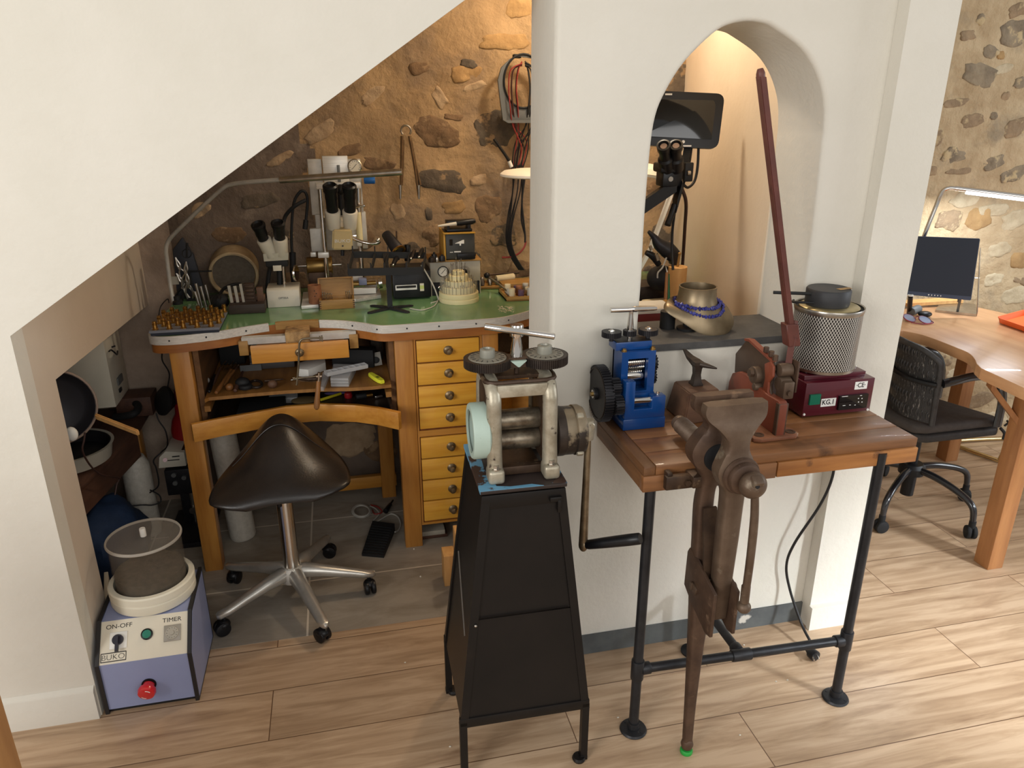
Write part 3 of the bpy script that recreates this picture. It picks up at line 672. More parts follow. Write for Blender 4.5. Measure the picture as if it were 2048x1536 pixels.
# white stereo microscope
ms = thing('stereo_microscope', 'white stereo microscope with two black eyepieces at the left of the bench', 'microscope', (-.218, 2.86, ZB))
a, b, u, t = pr(537, 576, 602, 609, 2.83)
m = M(); m.ext([(2.815, ZB), (2.825, ZB+.062), (2.84, ZB+.068), (2.93, ZB+.068), (2.94, ZB)], (-.276, -.16), 'YZ', bev=.003); bs = obj('base', m, offw, ms)
text('lettering', 'OPTIKA', bs, .010, (-.218, 2.8185, ZB+.034), (1, 0, 0), (0, -1, .15), grey_pl)
m = M(); m.cyl(aty(569, 575, 2.885), aty(566, 518, 2.885), .006, n=12); m.i = 1; m.cyl(aty(560, 575, 2.90), aty(558, 500, 2.90), .011, n=14); obj('column', m, [chrome, black_mt], ms)
m = M(); bxp(m, 531, 520, 576, 534, 2.86, .05, .004); obj('focus_arm', m, black_mt, ms)
m = M(); bxp(m, 546, 531, 563, 542, 2.855, .006, .001); obj('paper_label', m, panel_w, ms)
m = M(); m.rings([[aty(x, y, 2.84+dy) for x, y, dy in ((528, 523, 0), (576, 520, 0), (577, 520, .06), (529, 523, .06))], [aty(x, y, 2.82+dy) for x, y, dy in ((526, 508, 0), (577, 505, 0), (577, 505, .07), (527, 508, .07))]]); obj('head', m, offw, ms)
for (x0, y0, x1, y1, x2, y2) in ((543, 510, 527, 478, 517, 452), (563, 508, 560, 476, 556, 448)):
    A, B, D = aty(x0, y0, 2.85), aty(x1, y1, 2.82), aty(x2, y2, 2.79)
    m = M(); m.cyl(A, A+(B-A)*1.0, .024, .026, n=22, bev=.004); tbm = obj('eyepiece_tube', m, offw, ms)
    d = (D-B)/(D-B).length; m = M(); m.lathe([(0, 0), (.019, 0), (.019, .02), (.021, .025), (.0205, .05), (.024, .058), (.025, .07), (.019, .074), (.015, .066), (0, .064)], B-d*.004, d, 22); obj('eyepiece', m, black_pl, tbm)
m = M(); m.lathe([(0, 0), (.028, 0), (.030, .004), (.028, .009), (0, .009)], aty(589, 546, 2.88), (1, -.3, 0), 24); obj('focus_knob', m, chrome, ms)
m = M(); m.tube([aty(*p) for p in ((585, 520, 2.985), (583, 470, 2.985), (587, 410, 2.98), (598, 386, 2.975), (609, 383, 2.975), (615, 400, 2.975), (612, 440, 2.975))], .0055, 10, 6)
m.cyl(aty(612, 440, 2.975), aty(610, 458, 2.975), .009, .010, n=12); m.cyl(aty(586, 545, 2.985), aty(585, 505, 2.985), .012); m.cyl(V((aty(587, 560, 2.985).x, 2.985, ZB+.001)), aty(586, 545, 2.985), .01); tag(obj('gooseneck_light', m, black_mt), 'black gooseneck light curving between the two bench microscopes', 'light')
m = M(); m.tube([aty(*p) for p in ((536, 596, 2.955), (535, 570, 2.96), (540, 535, 2.965), (548, 520, 2.965))], .008, 8, 5); tag(obj('thick_cable', m, black_mt), 'thick black cable behind the white microscope base', 'cable')
m = M(); m.tube([aty(*p) for p in ((566, 450, 2.965), (572, 430, 2.965), (590, 412, 2.95), (612, 400, 2.955))], .007, 8, 5); tag(obj('light_guide', m, black_mt), 'black light guide rising from the white microscope to the press', 'cable')
# ------------------------------------------------------------------ upright setting press with microscope head
YP = 2.96
pz = thing('setting_press', 'tall aluminium bench press with gauge and a beige microscope head', 'press', (-.03, 2.93, ZB))
m = M(); bxp(m, 619, 318, 647, 430, YP+.03, .012, .002); bxp(m, 694, 318, 724, 426, YP+.03, .012, .003); m.i = 1; bxp(m, 646, 312, 697, 372, YP+.02, .02, .002); obj('upper_plate', m, [alu_paint, alu], pz)
m = M(); bxp(m, 675, 330, 681, 372, YP+.016, .006, .001); obj('slot', m, grey_pl, pz)
m = M(); bxp(m, 632, 424, 734, 500, YP+.03, .012, .005); bxp(m, 621, 457, 648, 503, YP+.015, .02, .002); obj('lower_plate', m, alu_paint, pz)
m = M(); bxp(m, 632, 366, 722, 378, YP-.02, .04, .002); obj('cross_bar', m, alu, pz)
m = M(); m.cyl(aty(640, 372, YP), aty(655, 560, YP), .0095, n=16); obj('column', m, chrome, pz)
m = M(); m.cyl(aty(716, 372, YP), aty(724, 562, YP), .0095, n=16); m.i = 1; m.cyl(aty(716, 424, YP-.002), aty(720, 480, YP-.002), .0115, n=16); obj('column', m, [chrome, cream], pz)
m = M(); bxp(m, 636, 505, 658, 516, YP-.02, .03, .002); bxp(m, 621, 505, 632, 514, YP-.005, .02, .002); bxp(m, 714, 483, 724, 493, YP-.018, .02, .002); obj('clamp', m, alu, pz)
g = M(); gc = aty(709.5, 332, YP+.03); g.lathe([(0, 0), (.0255, 0), (.0265, .002), (.0265, .014), (.0235, .016), (.0225, .013), (0, .013)], gc, (0, -1, 0), 30); go = obj('gauge', g, chrome, pz)
g = M(); g.cyl(gc+V((0, -.0135, 0)), gc+V((0, -.0142, 0)), .0222, n=28); g.i = 1
for k in range(11):
    a = -2.2+k*.44; p = gc+V((math.sin(a)*.018, -.0146, math.cos(a)*.018)); g.box(p, (.0012, .0006, .005), (0, a, 0))
g.box(gc+V((-.002, -.0148, -.001)), (.0016, .0006, .026), (0, .75, 0)); obj('gauge_face', g, [panel_w, print_b], go)
m = M(); m.cyl(aty(728, 360, YP+.02), aty(750, 360, YP+.015), .0145, n=24, bev=.003); obj('blue_knob', m, mk('bright_blue_plastic', (32, 100, 176), rough=.35), pz)['label'] = 'bright blue knob'
m = M(); bxp(m, 668, 440, 700, 470, YP-.06, .085, .006); obj('slide_block', m, offw, pz)
hb = M(); A = [aty(665, 460, YP-.14), aty(704, 459, YP-.14), aty(706, 500, YP-.12), aty(664, 500, YP-.12)]; B = [p+V((0, .075, 0)) for p in A]; hb.rings([A, B]); bmesh.ops.bevel(hb.bm, geom=hb.bm.edges[:], offset=.006, segments=3, affect='EDGES'); hd = obj('microscope_head', hb, beige_head, pz); hd['label'] = 'beige microscope head'
nrm = (A[1]-A[0]).cross(A[3]-A[0]).normalized(); nrm = nrm if nrm.y < 0 else -nrm
text('lettering', 'BUKO', hd, .017, aty(685, 482, YP-.131)+nrm*.001, A[1]-A[0], nrm, print_w, sx=1.25)
m = M(); m.cyl(aty(685.5, 492, YP-.126), aty(685.5, 492, YP-.130), .003); m.cyl(aty(685, 500, YP-.09), aty(685, 511, YP-.09), .007); obj('stem', m, gear_black, pz)
for (x0, x1, xt) in ((668, 665, 660), (700, 700, 698)):
    A0, B0, D0 = aty(x0, 456, YP-.10), aty(x1, 421, YP-.13), aty(xt, 370, YP-.17)
    m = M(); m.cyl(A0, B0, .024, .028, n=24, bev=.004); et = obj('eyepiece_tube', m, offw, pz)
    d = (D0-B0).normalized(); L = (D0-B0).length
    m = M(); m.lathe([(0, -.006), (.021, -.006), (.021, L*.45), (.0225, L*.5), (.022, L*.7), (.026, L*.78), (.0265, L*.97), (.021, L*1.02), (.017, L*.94), (0, L*.92)], B0, d, 24); obj('eyepiece', m, black_pl, et)
m = M(); m.ball(aty(681, 379, YP-.06), .019); m.lathe([(0, 0), (.012, 0), (.012, .08), (0, .08)], aty(684, 430, YP-.05), (0, 0, 1), 14); obj('drive_knob', m, black_pl, pz)
m = M(); m.tube([aty(706, 476, YP-.10), aty(725, 484, YP-.11), aty(745, 487, YP-.12), aty(757, 484, YP-.12), aty(756, 478, YP-.12)], [.008, .006, .006, .008, .008], 10, 6); m.ball(aty(756, 480, YP-.12), .0095); m.box(aty(708, 473, YP-.09), (.02, .02, .016), bev=.002); obj('lever', m, chrome, pz)
m = M(); m.cyl(aty(708, 414, YP-.02), aty(730, 411, YP-.03), .005, n=12, bev=.001); obj('lock_lever', m, chrome, pz)
# base bars
bs_ = M(); A = atz(604, 617, ZB+.012); B = atz(762, 599, ZB+.012)
bs_.ext([(-.155, 2.765), (-.093, 2.772), (-.093, 2.822), (.042, 2.826), (.14, 2.872), (.14, 2.99), (-.155, 2.99)], (ZB+.0005, ZB+.014), 'XY', bev=.002); obj('base_plate', bs_, alu, pz)
m = M(); bxp(m, 703, 577, 752, 588, 2.885, .03, .001); bxp(m, 703, 552, 726, 561, 2.93, .02, .001); obj('base_rail', m, white_pl, pz)
m = M(); m.cyl(aty(702, 568, 2.91), aty(752, 565, 2.91), .009, n=14); m.i = 1; m.bx((.06, 2.895, ZB+.05), (.09, 2.925, ZB+.075), .002); m.i = 2; m.cyl(aty(757, 566, 2.91), aty(764, 565, 2.91), .022, n=20); obj('cross_shaft', m, [brass_dk, lilac, chrome], pz)
m = M(); m.bx((-.10, 2.90, ZB+.014), (-.045, 2.97, ZB+.052), .002); obj('column_foot', m, alu_paint, pz); m = M(); m.bx((.085, 2.94, ZB+.014), (.13, 2.985, ZB+.05), .002); obj('column_foot', m, alu_paint, pz)
# brass drum lathe behind
bl = thing('small_bench_lathe', 'small bench lathe with a brass drum behind the wooden bur box', 'lathe', (-.10, 3.02, ZB))
m = M(); a, b, u, t = pr(613, 516, 665, 551, 3.0); zc = (u+t)/2; r_ = (t-u)/2
m.cyl((a, 3.03, zc), (b, 3.03, zc), r_, n=30, bev=.004); obj('drum', m, brass_dk, bl)
m = M(); m.cyl((a-.05, 3.03, zc), (b+.035, 3.03, zc), .003, n=10); obj('shaft', m, chrome, bl)
m = M(); m.bx((a+.004, 3.0, ZB), (b-.004, 3.06, u+.012), .003); obj('pedestal', m, grime, bl)
m = M(); m.lathe([(.004, -.004), (.030, -.004), (.034, -.008), (.034, .008), (.030, .004), (.004, .004)], (a-.052, 3.03, zc-.004), (1, .2, 0), 26, close=True); obj('pulley', m, chrome, bl)

# wooden holders
m = M(); m.lathe([(0, 0), (.024, 0), (.0245, .003), (.0235, .066), (.0235, .067), (.017, .067), (.016, .055), (0, .055)], (-.104, 2.80, ZB+.0145), n=28)
for k, (dx, dz) in enumerate(((0, .05), (.006, .04), (0, .03))): m.i = 1; m.cyl((-.104+dx, 2.7775, ZB+dz+.0145), (-.104+dx, 2.775, ZB+dz+.0145), .002, n=8)
m.i = 0; tag(obj('round_wood_holder', m, [cork, black_mt]), 'round brown wooden tool cup left of the open bur box', 'tool holder')
wb = thing('bur_box', 'open dovetailed wooden box of steel burs in front of the press', 'box', (-.025, 2.76, ZB))
m = M(); m.bx((-.089, 2.741, ZB+.001), (.036, 2.81, ZB+.004)); m.bx((-.089, 2.741, ZB+.001), (.036, 2.748, ZB+.036), .001); m.bx((-.089, 2.803, ZB+.001), (.036, 2.81, ZB+.036), .001); m.bx((-.089, 2.748, ZB+.001), (-.082, 2.803, ZB+.036)); m.bx((.029, 2.748, ZB+.001), (.036, 2.803, ZB+.036)); m.bx((-.082, 2.748, ZB+.02), (.029, 2.803, ZB+.024)); obj('tray', m, box_w, wb)
m = M()
for k in range(4): m.bx((-.0897, 2.7405, ZB+.004+k*.008), (-.083, 2.7412, ZB+.008+k*.008)); m.bx((.030, 2.7405, ZB+.004+k*.008), (.0367, 2.7412, ZB+.008+k*.008))
obj('dovetails', m, dark_w, wb)
m = M(); m.at((-.0265, 2.81, ZB+.034), (-.30, 0, 0)); m.bx((-.064, 0, 0), (.064, .004, .068)); m.bx((-.064, -.012, 0), (-.059, 0, .068)); m.bx((.059, -.012, 0), (.064, 0, .068)); m.bx((-.064, -.012, .063), (.064, 0, .068)); obj('lid', m, box_w, wb)
b0 = None
for k in range(18):
    x = -.076+(k % 9)*.0065+(.045 if k % 9 > 5 else 0); y = 2.765+(k//9)*.018; h = .026+.010*random.random()
    if b0 is None:
        mm = M(); mm.cyl((x, y, ZB+.024), (x, y, ZB+.050), .0011, n=6); mm.ball((x, y, ZB+.052), .0022, 8, 6); b0 = tag(obj('steel_bur', mm, nickel, origin=(x, y, ZB+.024)), 'thin steel bur standing in the open dovetailed box', 'bur', 'burs in the dovetailed box')
    else:
        o = dup(b0, (x, y, ZB+.024)); o.scale = (1, 1, h/.03)
# black hand tool stand
rk = thing('handpiece_stand', 'black metal stand with cross feet and an open tool frame', 'stand', (.16, 2.70, ZB))
m = M()
for (px, py) in ((740, 627), (815, 626), (745, 613), (822, 613)):
    e = atz(px, py, ZB); c0 = V((.161, 2.70, ZB)); d = (e-c0).normalized(); w = d.cross(V((0, 0, 1)))*.0085
    m.rings([[c0-w+V((0, 0, .001)), c0+w+V((0, 0, .001)), c0+w+V((0, 0, .009)), c0-w+V((0, 0, .009))], [e-w*1.1+V((0, 0, .0005)), e+w*1.1+V((0, 0, .0005)), e+w*1.1+V((0, 0, .0055)), e-w*1.1+V((0, 0, .0055))], [e+d*.008-w*.5+V((0, 0, .0005)), e+d*.008+w*.5+V((0, 0, .0005)), e+d*.008+w*.5+V((0, 0, .005)), e+d*.008-w*.5+V((0, 0, .005))]])
obj('cross_foot', m, black_mt, rk)
PZ = aty(780, 548, 2.70).z
m = M(); m.bx((.152, 2.694, ZB+.004), (.170, 2.706, PZ)); m.cyl((.168, 2.69, ZB+.012), (.168, 2.688, ZB+.012), .004); obj('post', m, black_pl, rk)
m = M()
f0, f1, g0, g1 = aty(697, 545, 2.68), aty(845, 541, 2.68), aty(706, 509, 2.84), aty(851, 511, 2.84)
def bar(m, a, b, w, h):
    a, b = V(a), V(b); d = (b-a).normalized(); s = d.cross(V((0, 0, 1))).normalized()*w/2; z = V((0, 0, h/2))
    m.rings([[a-s-z, a+s-z, a+s+z, a-s+z], [b-s-z, b+s-z, b+s+z, b-s+z]])
bar(m, f0, f1, .006, .027); bar(m, g0, g1, .006, .024)
for t_ in (0, .3, .48, .78, 1):
    bar(m, f0.lerp(f1, t_), g0.lerp(g1, t_), .006, .018)
    for a_, b_ in ((f0, f1), (g0, g1)): bar(m, a_.lerp(b_, t_), a_.lerp(b_, t_)+V((0, 0, .03)), .003, .003); m.bx(a_.lerp(b_, t_)-V((.002, .002, .004)), a_.lerp(b_, t_)+V((.002, .002, .032)))
bar(m, V((.161, 2.70, PZ-.004)), V((.161, 2.84, g0.z)), .016, .006); obj('tool_frame', m, black_mt, rk)
# black control box
cb = thing('control_box', 'black control box with a white name plate behind the tool stand', 'control unit', (.256, 2.88, ZB))
m = M(); a, b, u, t = pr(786, 543, 862, 601, 2.83)
m.ext([(2.826, ZB+.006), (2.832, t), (2.98, t+.004), (2.98, ZB+.006)], (a, b), 'YZ', bev=.004); cbo = obj('case', m, black_pl, cb)
m = M(); m.bx((a+.012, 2.85, ZB), (a+.03, 2.87, ZB+.007)); m.bx((b-.03, 2.85, ZB), (b-.012, 2.87, ZB+.007)); m.bx((a+.012, 2.94, ZB), (b-.012, 2.96, ZB+.007)); obj('feet', m, rubber, cb)
m = M(); bxp(m, 791, 570, 834, 580, 2.8255, .004); m.i = 1; bxp(m, 793, 571.5, 832, 576, 2.8252, .003); obj('name_plate', m, [print_w, print_b], cbo)
m = M(); bxp(m, 840, 567, 848, 582, 2.8255, .004); m.i = 1; bxp(m, 840, 571, 848, 578, 2.8252, .003); obj('sticker', m, [panel_w, mk('yellow_green_sticker', (196, 206, 120), rough=.6)], cbo)
m = M(); m.tube([aty(*p) for p in ((842, 530, 2.81), (852, 545, 2.805), (866, 570, 2.80), (874, 590, 2.79))]+[atz(876, 601, ZB+.003), atz(862, 606, ZB+.003)], .0028, 8, 6); m.tube([atz(876, 601, ZB+.004), atz(868, 612, ZB+.003), atz(850, 619, ZB+.003), atz(838, 620, ZB+.003), atz(820, 617, ZB+.003)], .0022, 8, 6); tag(obj('air_hose', m, cable_w), 'thin grey air hose beside the black control box', 'hose')
# things standing on the control box
TB = aty(820, 540, 2.9).z
m = M(); a0, b0_ = aty(772, 468, 2.93), aty(797, 502, 2.86); m.cyl(a0, b0_, .019, .026, n=26, bev=.003); m.i = 1; d = (b0_-a0).normalized(); m.lathe([(.020, 0), (.027, -.002), (.0285, .004), (.022, .006)], b0_, d, 28, close=True); m.i = 2; m.cyl(b0_-d*.002, b0_+d*.001, .021, n=24); m.i = 0; m.cyl(aty(790, 500, 2.9), aty(795, 520, 2.9), .010, n=12); tag(obj('loupe_barrel', m, [gear_black, brass, black_gl]), 'dark tilted barrel with a brass ring above the tool stand', 'barrel')
m = M(); m.cyl(aty(794, 520, 2.92), aty(793, 462, 2.92), .0045, .003, n=10); tag(obj('upright_rod', m, grime), 'dark upright rod rising behind the black tool stand', 'rod')
m = M(); m.cyl(aty(815, 522, 2.9), aty(815, 489, 2.9), .012, n=16, bev=.002); tag(obj('black_cylinder', m, black_pl), 'short black cylinder standing on the black control box', 'cylinder')
for k, (px, py, lb) in enumerate(((822, 517, 'small black handpiece lying left on the tool frame'), (838, 514, 'small black handpiece lying right on the tool frame'), (786, 530, 'small dark handpiece lying low on the tool frame'))):
    m = M(); a = aty(px, py, 2.78); m.lathe([(0, 0), (.006, 0), (.008, .01), (.009, .05), (.006, .07), (.003, .075), (0, .078)], a, (.3, .9, .25), 14); m.i = 1; m.ball(a, .0055, 10, 8); tag(obj('handpiece', m, [black_pl, chrome]), lb, 'handpiece')

# white regulator with gauge and dial
YR = 2.87
rg = thing('regulator_unit', 'pale metal regulator box with pressure gauge and dial behind the bur stand', 'control unit', (.42, 2.93, ZB))
a, b, u, t = pr(861, 523, 961, 598, 2.87)
zs = aty(910, 563, 2.87).z
m = M(); m.bx((a, 2.87, zs-.004), (b, 3.03, t), .003); rgo = obj('case', m, lt_grey, rg)
m = M(); m.bx((a-.002, 2.865, t), (b+.004, 3.03, t+.006), .001); obj('wood_top', m, box_w, rg)
m = M(); m.bx((a+.002, 2.87, ZB+.0004), (b-.002, 3.02, zs)); obj('dark_base', m, gear_black, rg)
for x0 in (a, b-.004):
    m = M(); m.bx((x0, 2.868, ZB), (x0+.004, 2.88, zs)); obj('side_edge', m, lt_grey, rg)
gc = aty(886, 543, 2.87)
m = M(); m.lathe([(0, 0), (.0215, 0), (.0215, .005), (.0185, .006), (.018, .0035), (0, .0035)], gc, (0, -1, 0), 28); go = obj('gauge', m, black_pl, rgo)
m = M(); m.cyl(gc+V((0, -.0036, 0)), gc+V((0, -.0042, 0)), .018, n=26); m.i = 1
for k in range(9): q = -2.2+k*.55; m.box(gc+V((math.sin(q)*.0145, -.0045, math.cos(q)*.0145)), (.001, .0005, .004), (0, q, 0))
m.box(gc+V((.001, -.0046, .001)), (.0018, .0005, .024), (0, .75, 0)); obj('gauge_face', m, [white_pl, print_b], go)
gc = aty(929, 543, 2.87)
m = M(); m.lathe([(0, 0), (.011, 0), (.010, .004), (.0095, .012), (0, .012)], gc, (0, -1, 0), 20); obj('dial', m, black_pl, rgo)
m = M()
for k in range(15): q = -1.3+k*.26; m.box(gc+V((math.sin(q)*.019, -.0005, math.cos(q)*.019)), (.0009, .0008, .007), (0, q, 0))
obj('dial_scale', m, print_b, rgo)
m = M(); m.ball(aty(878, 575, 2.865), .007); m.cyl(aty(880, 575, 2.865), aty(882, 597, 2.865), .003); obj('valve', m, chrome, rg)
TR = t+.006
# black and yellow welder on the regulator
wd = thing('micro_welder', 'black and mustard unit with a carry handle on top of the regulator', 'control unit', (.43, 2.9, TR))
a, b, u, t = pr(891, 468, 950, 512, 2.87)
m = M(); m.ext([(2.865, TR+.003), (2.875, t), (2.99, t+.006), (3.0, TR+.003)], (a, b), 'YZ', bev=.005); wo = obj('case', m, mk('dark_olive_grey_panel', (54, 54, 50), rough=.45), wd)
m = M(); m.ext([(2.86, TR), (2.87, t+.004), (2.99, t+.010), (3.005, TR)], (a-.008, a+.0), 'YZ', bev=.002); m.bx((a-.008, 2.866, t), (b+.002, 2.88, t+.006), .002); obj('yellow_shell', m, yellow_case, wd)
m = M(); m.bx((a+.010, 2.89, t+.004), (b-.006, 2.97, t+.016), .003); m.bx((a+.012, 2.9, t+.014), (a+.022, 2.95, t+.04)); m.bx((b-.022, 2.9, t+.014), (b-.010, 2.95, t+.04)); m.bx((a+.012, 2.9, t+.036), (b-.010, 2.95, t+.046), .003); obj('carry_handle', m, black_pl, wd)
m = M(); bxp(m, 899, 479, 905, 491, 2.866, .006); obj('rocker_switch', m, black_gl, wo)
m = M(); A = [aty(x, y, 2.868) for x, y in ((910, 487), (926, 480), (928, 480), (928, 487), (922, 487), (922, 491), (919, 491), (919, 487))]
m.ext([(p.x, p.z) for p in A], (2.8655, 2.871), 'XZ'); m.i = 0
m.box(aty(903, 504.5, 2.8655), (.012, .0008, .0022)); m.box(aty(915, 503.5, 2.8655), (.026, .0008, .0042)); obj('printed_scale', m, print_w, wo)
m = M(); bxp(m, 915, 507, 951, 519, 2.845, .02, .003)
for k in range(9): m.cyl(aty(918+k*4, 506, 2.853), aty(918+k*4, 512, 2.853), .0035, n=8)
tag(obj('black_terminal_strip', m, black_pl), 'black ribbed strip lying on the front of the regulator top', 'strip')
m = M(); a0, b0_ = aty(876, 452, 2.89), aty(950, 442, 2.91); L = (b0_-a0).length; d = b0_-a0
m.lathe([(0, 0), (.003, 0), (.0045, L*.1), (.007, L*.47), (.0075, L*.5), (0, L*.5)], a0, d, 16); m.i = 1; m.lathe([(0, L*.49), (.009, L*.49), (.0115, L*.62), (.0115, L*.9), (.008, L*1.0), (0, L*1.0)], a0, d, 16)
tag(obj('welding_handpiece', m, [offw, black_pl]), 'white-tipped black handpiece resting on the carry handle', 'handpiece')
for k, (px, py, rr, hh, mt, lb) in enumerate(((863, 512, .013, .018, gear_brown, 'brown rounded rubber bit leftmost on the regulator top'), (868, 504, .012, .028, black_pl, 'tall black bit standing behind others on the regulator top'), (874, 516, .008, .016, nickel, 'small steel-tipped bit lying on the regulator top'), (884, 512, .012, .02, gear_black, 'dark round bit beside the black and mustard unit'))):
    p = aty(px, py, 2.85+.012*(k % 2)); p.z = TR
    m = M(); m.lathe([(0, 0), (rr, 0), (rr*1.05, hh*.5), (rr*.8, hh), (rr*.35, hh*1.02), (rr*.35, hh*1.25), (0, hh*1.25)], p, n=18); tag(obj('rubber_bit', m, mt), lb, 'bit')
# tiered round bur stand
bc = (.428, 2.778)
bt = thing('bur_stand', 'round cream tiered bur stand full of thin steel burs', 'stand', (bc[0], bc[1], ZB))
for k, (r, z0, z1) in enumerate(((.0765, .0, .017), (.075, .0175, .036), (.064, .036, .058), (.052, .058, .080), (.038, .080, .100), (.022, .100, .116))):
    m = M(); m.lathe([(0, z0), (r, z0), (r+.0006, z0+.001), (r, z1-.002), (r-.002, z1), (0, z1)], (bc[0], bc[1], ZB), n=44); obj('tier', m, cream, bt)
m = M(); m.lathe([(.070, .036), (.072, .036), (.072, .085), (.070, .085)], (bc[0], bc[1], ZB), n=44, close=True); obj('clear_guard', m, mk('thin_clear_guard', (220, 216, 200), rough=.1, alpha=.12), bt)
b0 = None
for (r, z, n, h) in ((.066, .036, 30, .030), (.0545, .058, 24, .032), (.042, .080, 16, .034), (.027, .100, 9, .036), (.012, .116, 4, .038)):
    for k in range(n):
        q = 2*PI*(k+.3*random.random())/n; p = (bc[0]+r*math.cos(q), bc[1]+r*math.sin(q), ZB+z)
        if p[1] > bc[1]+.03 and r > .04: continue
        if b0 is None:
            m = M(); m.cyl(p, V(p)+V((0, 0, .026)), .0009, n=6); m.lathe([(0, .026), (.0014, .027), (.0017, .030), (.0008, .034), (0, .034)], p, n=7); b0 = tag(obj('dental_bur', m, mk('dull_bur_steel', (120, 108, 92), (92, 82, 68), sc=40, rough=.4, metal=.6), origin=p), 'thin steel bur standing in the round cream tiered stand', 'bur', 'burs in the round cream stand')
        else: o = dup(b0, p); o.scale = (1, 1, h/.034*(.8+.5*random.random()))
# trays at the right end
t1 = thing('peg_tray', 'small wooden tray of grey cylinders farther back at the right bench end', 'tray', (.58, 2.97, ZB))
m = M(); m.at((.585, 2.965, ZB), (0, 0, -.12)); m.bx((-.05, -.04, .001), (.06, .05, .012), .002); m.bx((-.05, .035, .012), (.06, .05, .02)); obj('tray', m, box_w, t1)
k = 0
for i in range(3):
    for j in range(2):
        p = (.552+i*.032+j*.008, 2.945+j*.035, ZB+.0125); m = M(); m.cyl(p, V(p)+V((-.004, .006, .026)), .009, n=14, bev=.002); tag(obj('grey_peg', m, nickel if (i+j) % 2 else mk('grey_abrasive_%d' % k, (96, 84, 76), rough=.8)), 'grey %s cylinder, %s in the %s row of the rear wooden tray' % ('steel' if (i+j) % 2 else 'abrasive', ('left', 'middle', 'right')[i], ('front', 'back')[j]), 'cylinder'); k += 1
t2 = thing('wheel_tray', 'wooden tray of cork and purple polishing wheels beside the white pier', 'tray', (.66, 2.78, ZB))
m = M(); A = [atz(x, y, ZB) for x, y in ((1015, 604), (1060, 602))]
m.ext([(.600, 2.712), (.80, 2.700), (.80, 2.86), (.60, 2.86)], (ZB+.001, ZB+.007), 'XY'); m.ext([(.600, 2.712), (.80, 2.700), (.80, 2.708), (.602, 2.720)], (ZB+.001, ZB+.018), 'XY'); m.ext([(.600, 2.712), (.608, 2.712), (.608, 2.86), (.60, 2.86)], (ZB+.001, ZB+.018), 'XY'); m.bx((.60, 2.852, ZB+.001), (.80, 2.86, ZB+.018)); obj('tray', m, box_w, t2)
cols = (bone, mk('purple_brown_wheel', (84, 62, 80), rough=.7), lt_grey, cork)
for i in range(4):
    for j in range(3):
        p = (.628+i*.036, 2.742+j*.038, ZB+.008); mt = cols[(i+2*j) % 4]; h = .036 if (i+j) % 2 == 0 else .028
        m = M(); m.cyl(p, V(p)+V((0, 0, h)), .012, n=16, bev=.002); tag(obj('polishing_cylinder', m, mt), '%s polishing wheel, %s from left, %s row of the pier-side tray' % (('chalk white', 'purple brown', 'grey', 'cork brown')[(i+2*j) % 4], ('first', 'second', 'third', 'fourth')[i], ('front', 'middle', 'rear')[j]), 'polishing cylinder')
m = M(); m.cyl(aty(992, 558, 2.95), aty(1028, 553, 2.97), .014, n=16, bev=.003); tag(obj('white_tube', m, bone), 'fat off-white tube lying behind the wooden trays', 'tube')
m = M(); m.tube([aty(976, 553, 2.90), aty(1000, 570, 2.84), aty(1016, 583, 2.80)], .0045, 10, 4); m.i = 1; m.ball(aty(974, 551, 2.90), .012); m.i = 2; m.cyl(aty(1016, 583, 2.80), aty(1020, 590, 2.79), .012, n=12); tag(obj('ball_end_lever', m, [nickel, black_pl, lt_grey]), 'steel lever with black ball end leaning across the wooden trays', 'lever')
m = M(); m.cyl(aty(968, 550, 3.0), aty(1038, 545, 3.02), .004, n=10); tag(obj('thin_rod', m, grime), 'long thin brown rod lying at the back of the bench', 'rod')
m = M(); m.bx((.62, 2.88, ZB), (.82, 2.98, ZB+.03), .003); tag(obj('low_wood_box', m, box_w), 'low brown wooden box behind the polishing wheel tray', 'box')
# shavings
m = M(); R = random.Random(2)
for k in range(26):
    p = atz(1013+R.uniform(-16, 14), 619+R.uniform(-6, 6), ZB+.0012); q = R.random()*PI; l = R.uniform(.003, .012)
    m.tube([p, p+V((math.cos(q)*l, math.sin(q)*l, .001)), p+V((math.cos(q+.8)*l*1.4, math.sin(q+.8)*l*1.4, .0005))], .0009, 5, 3)
tag(obj('wood_shavings', m, bone), 'pale curled shavings scattered on the green worktop by the pier', 'shavings', kind='stuff')

# ------------------------------------------------------------------ things hanging on the stone wall
YW = 3.12
hg = thing('cable_hanger', 'grey oval wall hanger full of black and red cables', 'cable hanger', aty(1045, 245, YW))
m = M(); rs = []
oc = [(x, y) for x, y in ((1040, 113), (1020, 118), (1003, 135), (996, 160), (1000, 195), (1006, 240), (1016, 246), (1070, 246), (1092, 240), (1098, 195), (1098, 160), (1088, 132), (1066, 117))]
ow = [(p.x, p.z) for p in (aty(x, y, YW-.05) for x, y in oc)]; iw = [(p.x, p.z) for p in (aty(1047+39*math.cos(a), 162+54*math.sin(a), YW-.05) for a in [k*2*PI/28 for k in range(28)])]
m.holes([ow, iw], (YW-.05, YW-.035), 'XZ'); m.bx((ow[4][0]+.02, YW-.05, aty(1045, 243, YW).z), (ow[9][0]-.02, YW+.01, aty(1045, 215, YW).z), .006); obj('frame', m, grey_pl, hg)
m = M(); q = [aty(1047+39*math.cos(a), 162+54*math.sin(a), YW-.052) for a in [k*2*PI/32 for k in range(32)]]; m.tube(q, .004, 8, 0, closed=True); obj('rim', m, black_mt, hg)
m = M(); bxp(m, 1028, 108, 1043, 116, YW-.045, .03, .003); obj('top_clip', m, black_mt, hg)
R = random.Random(4)
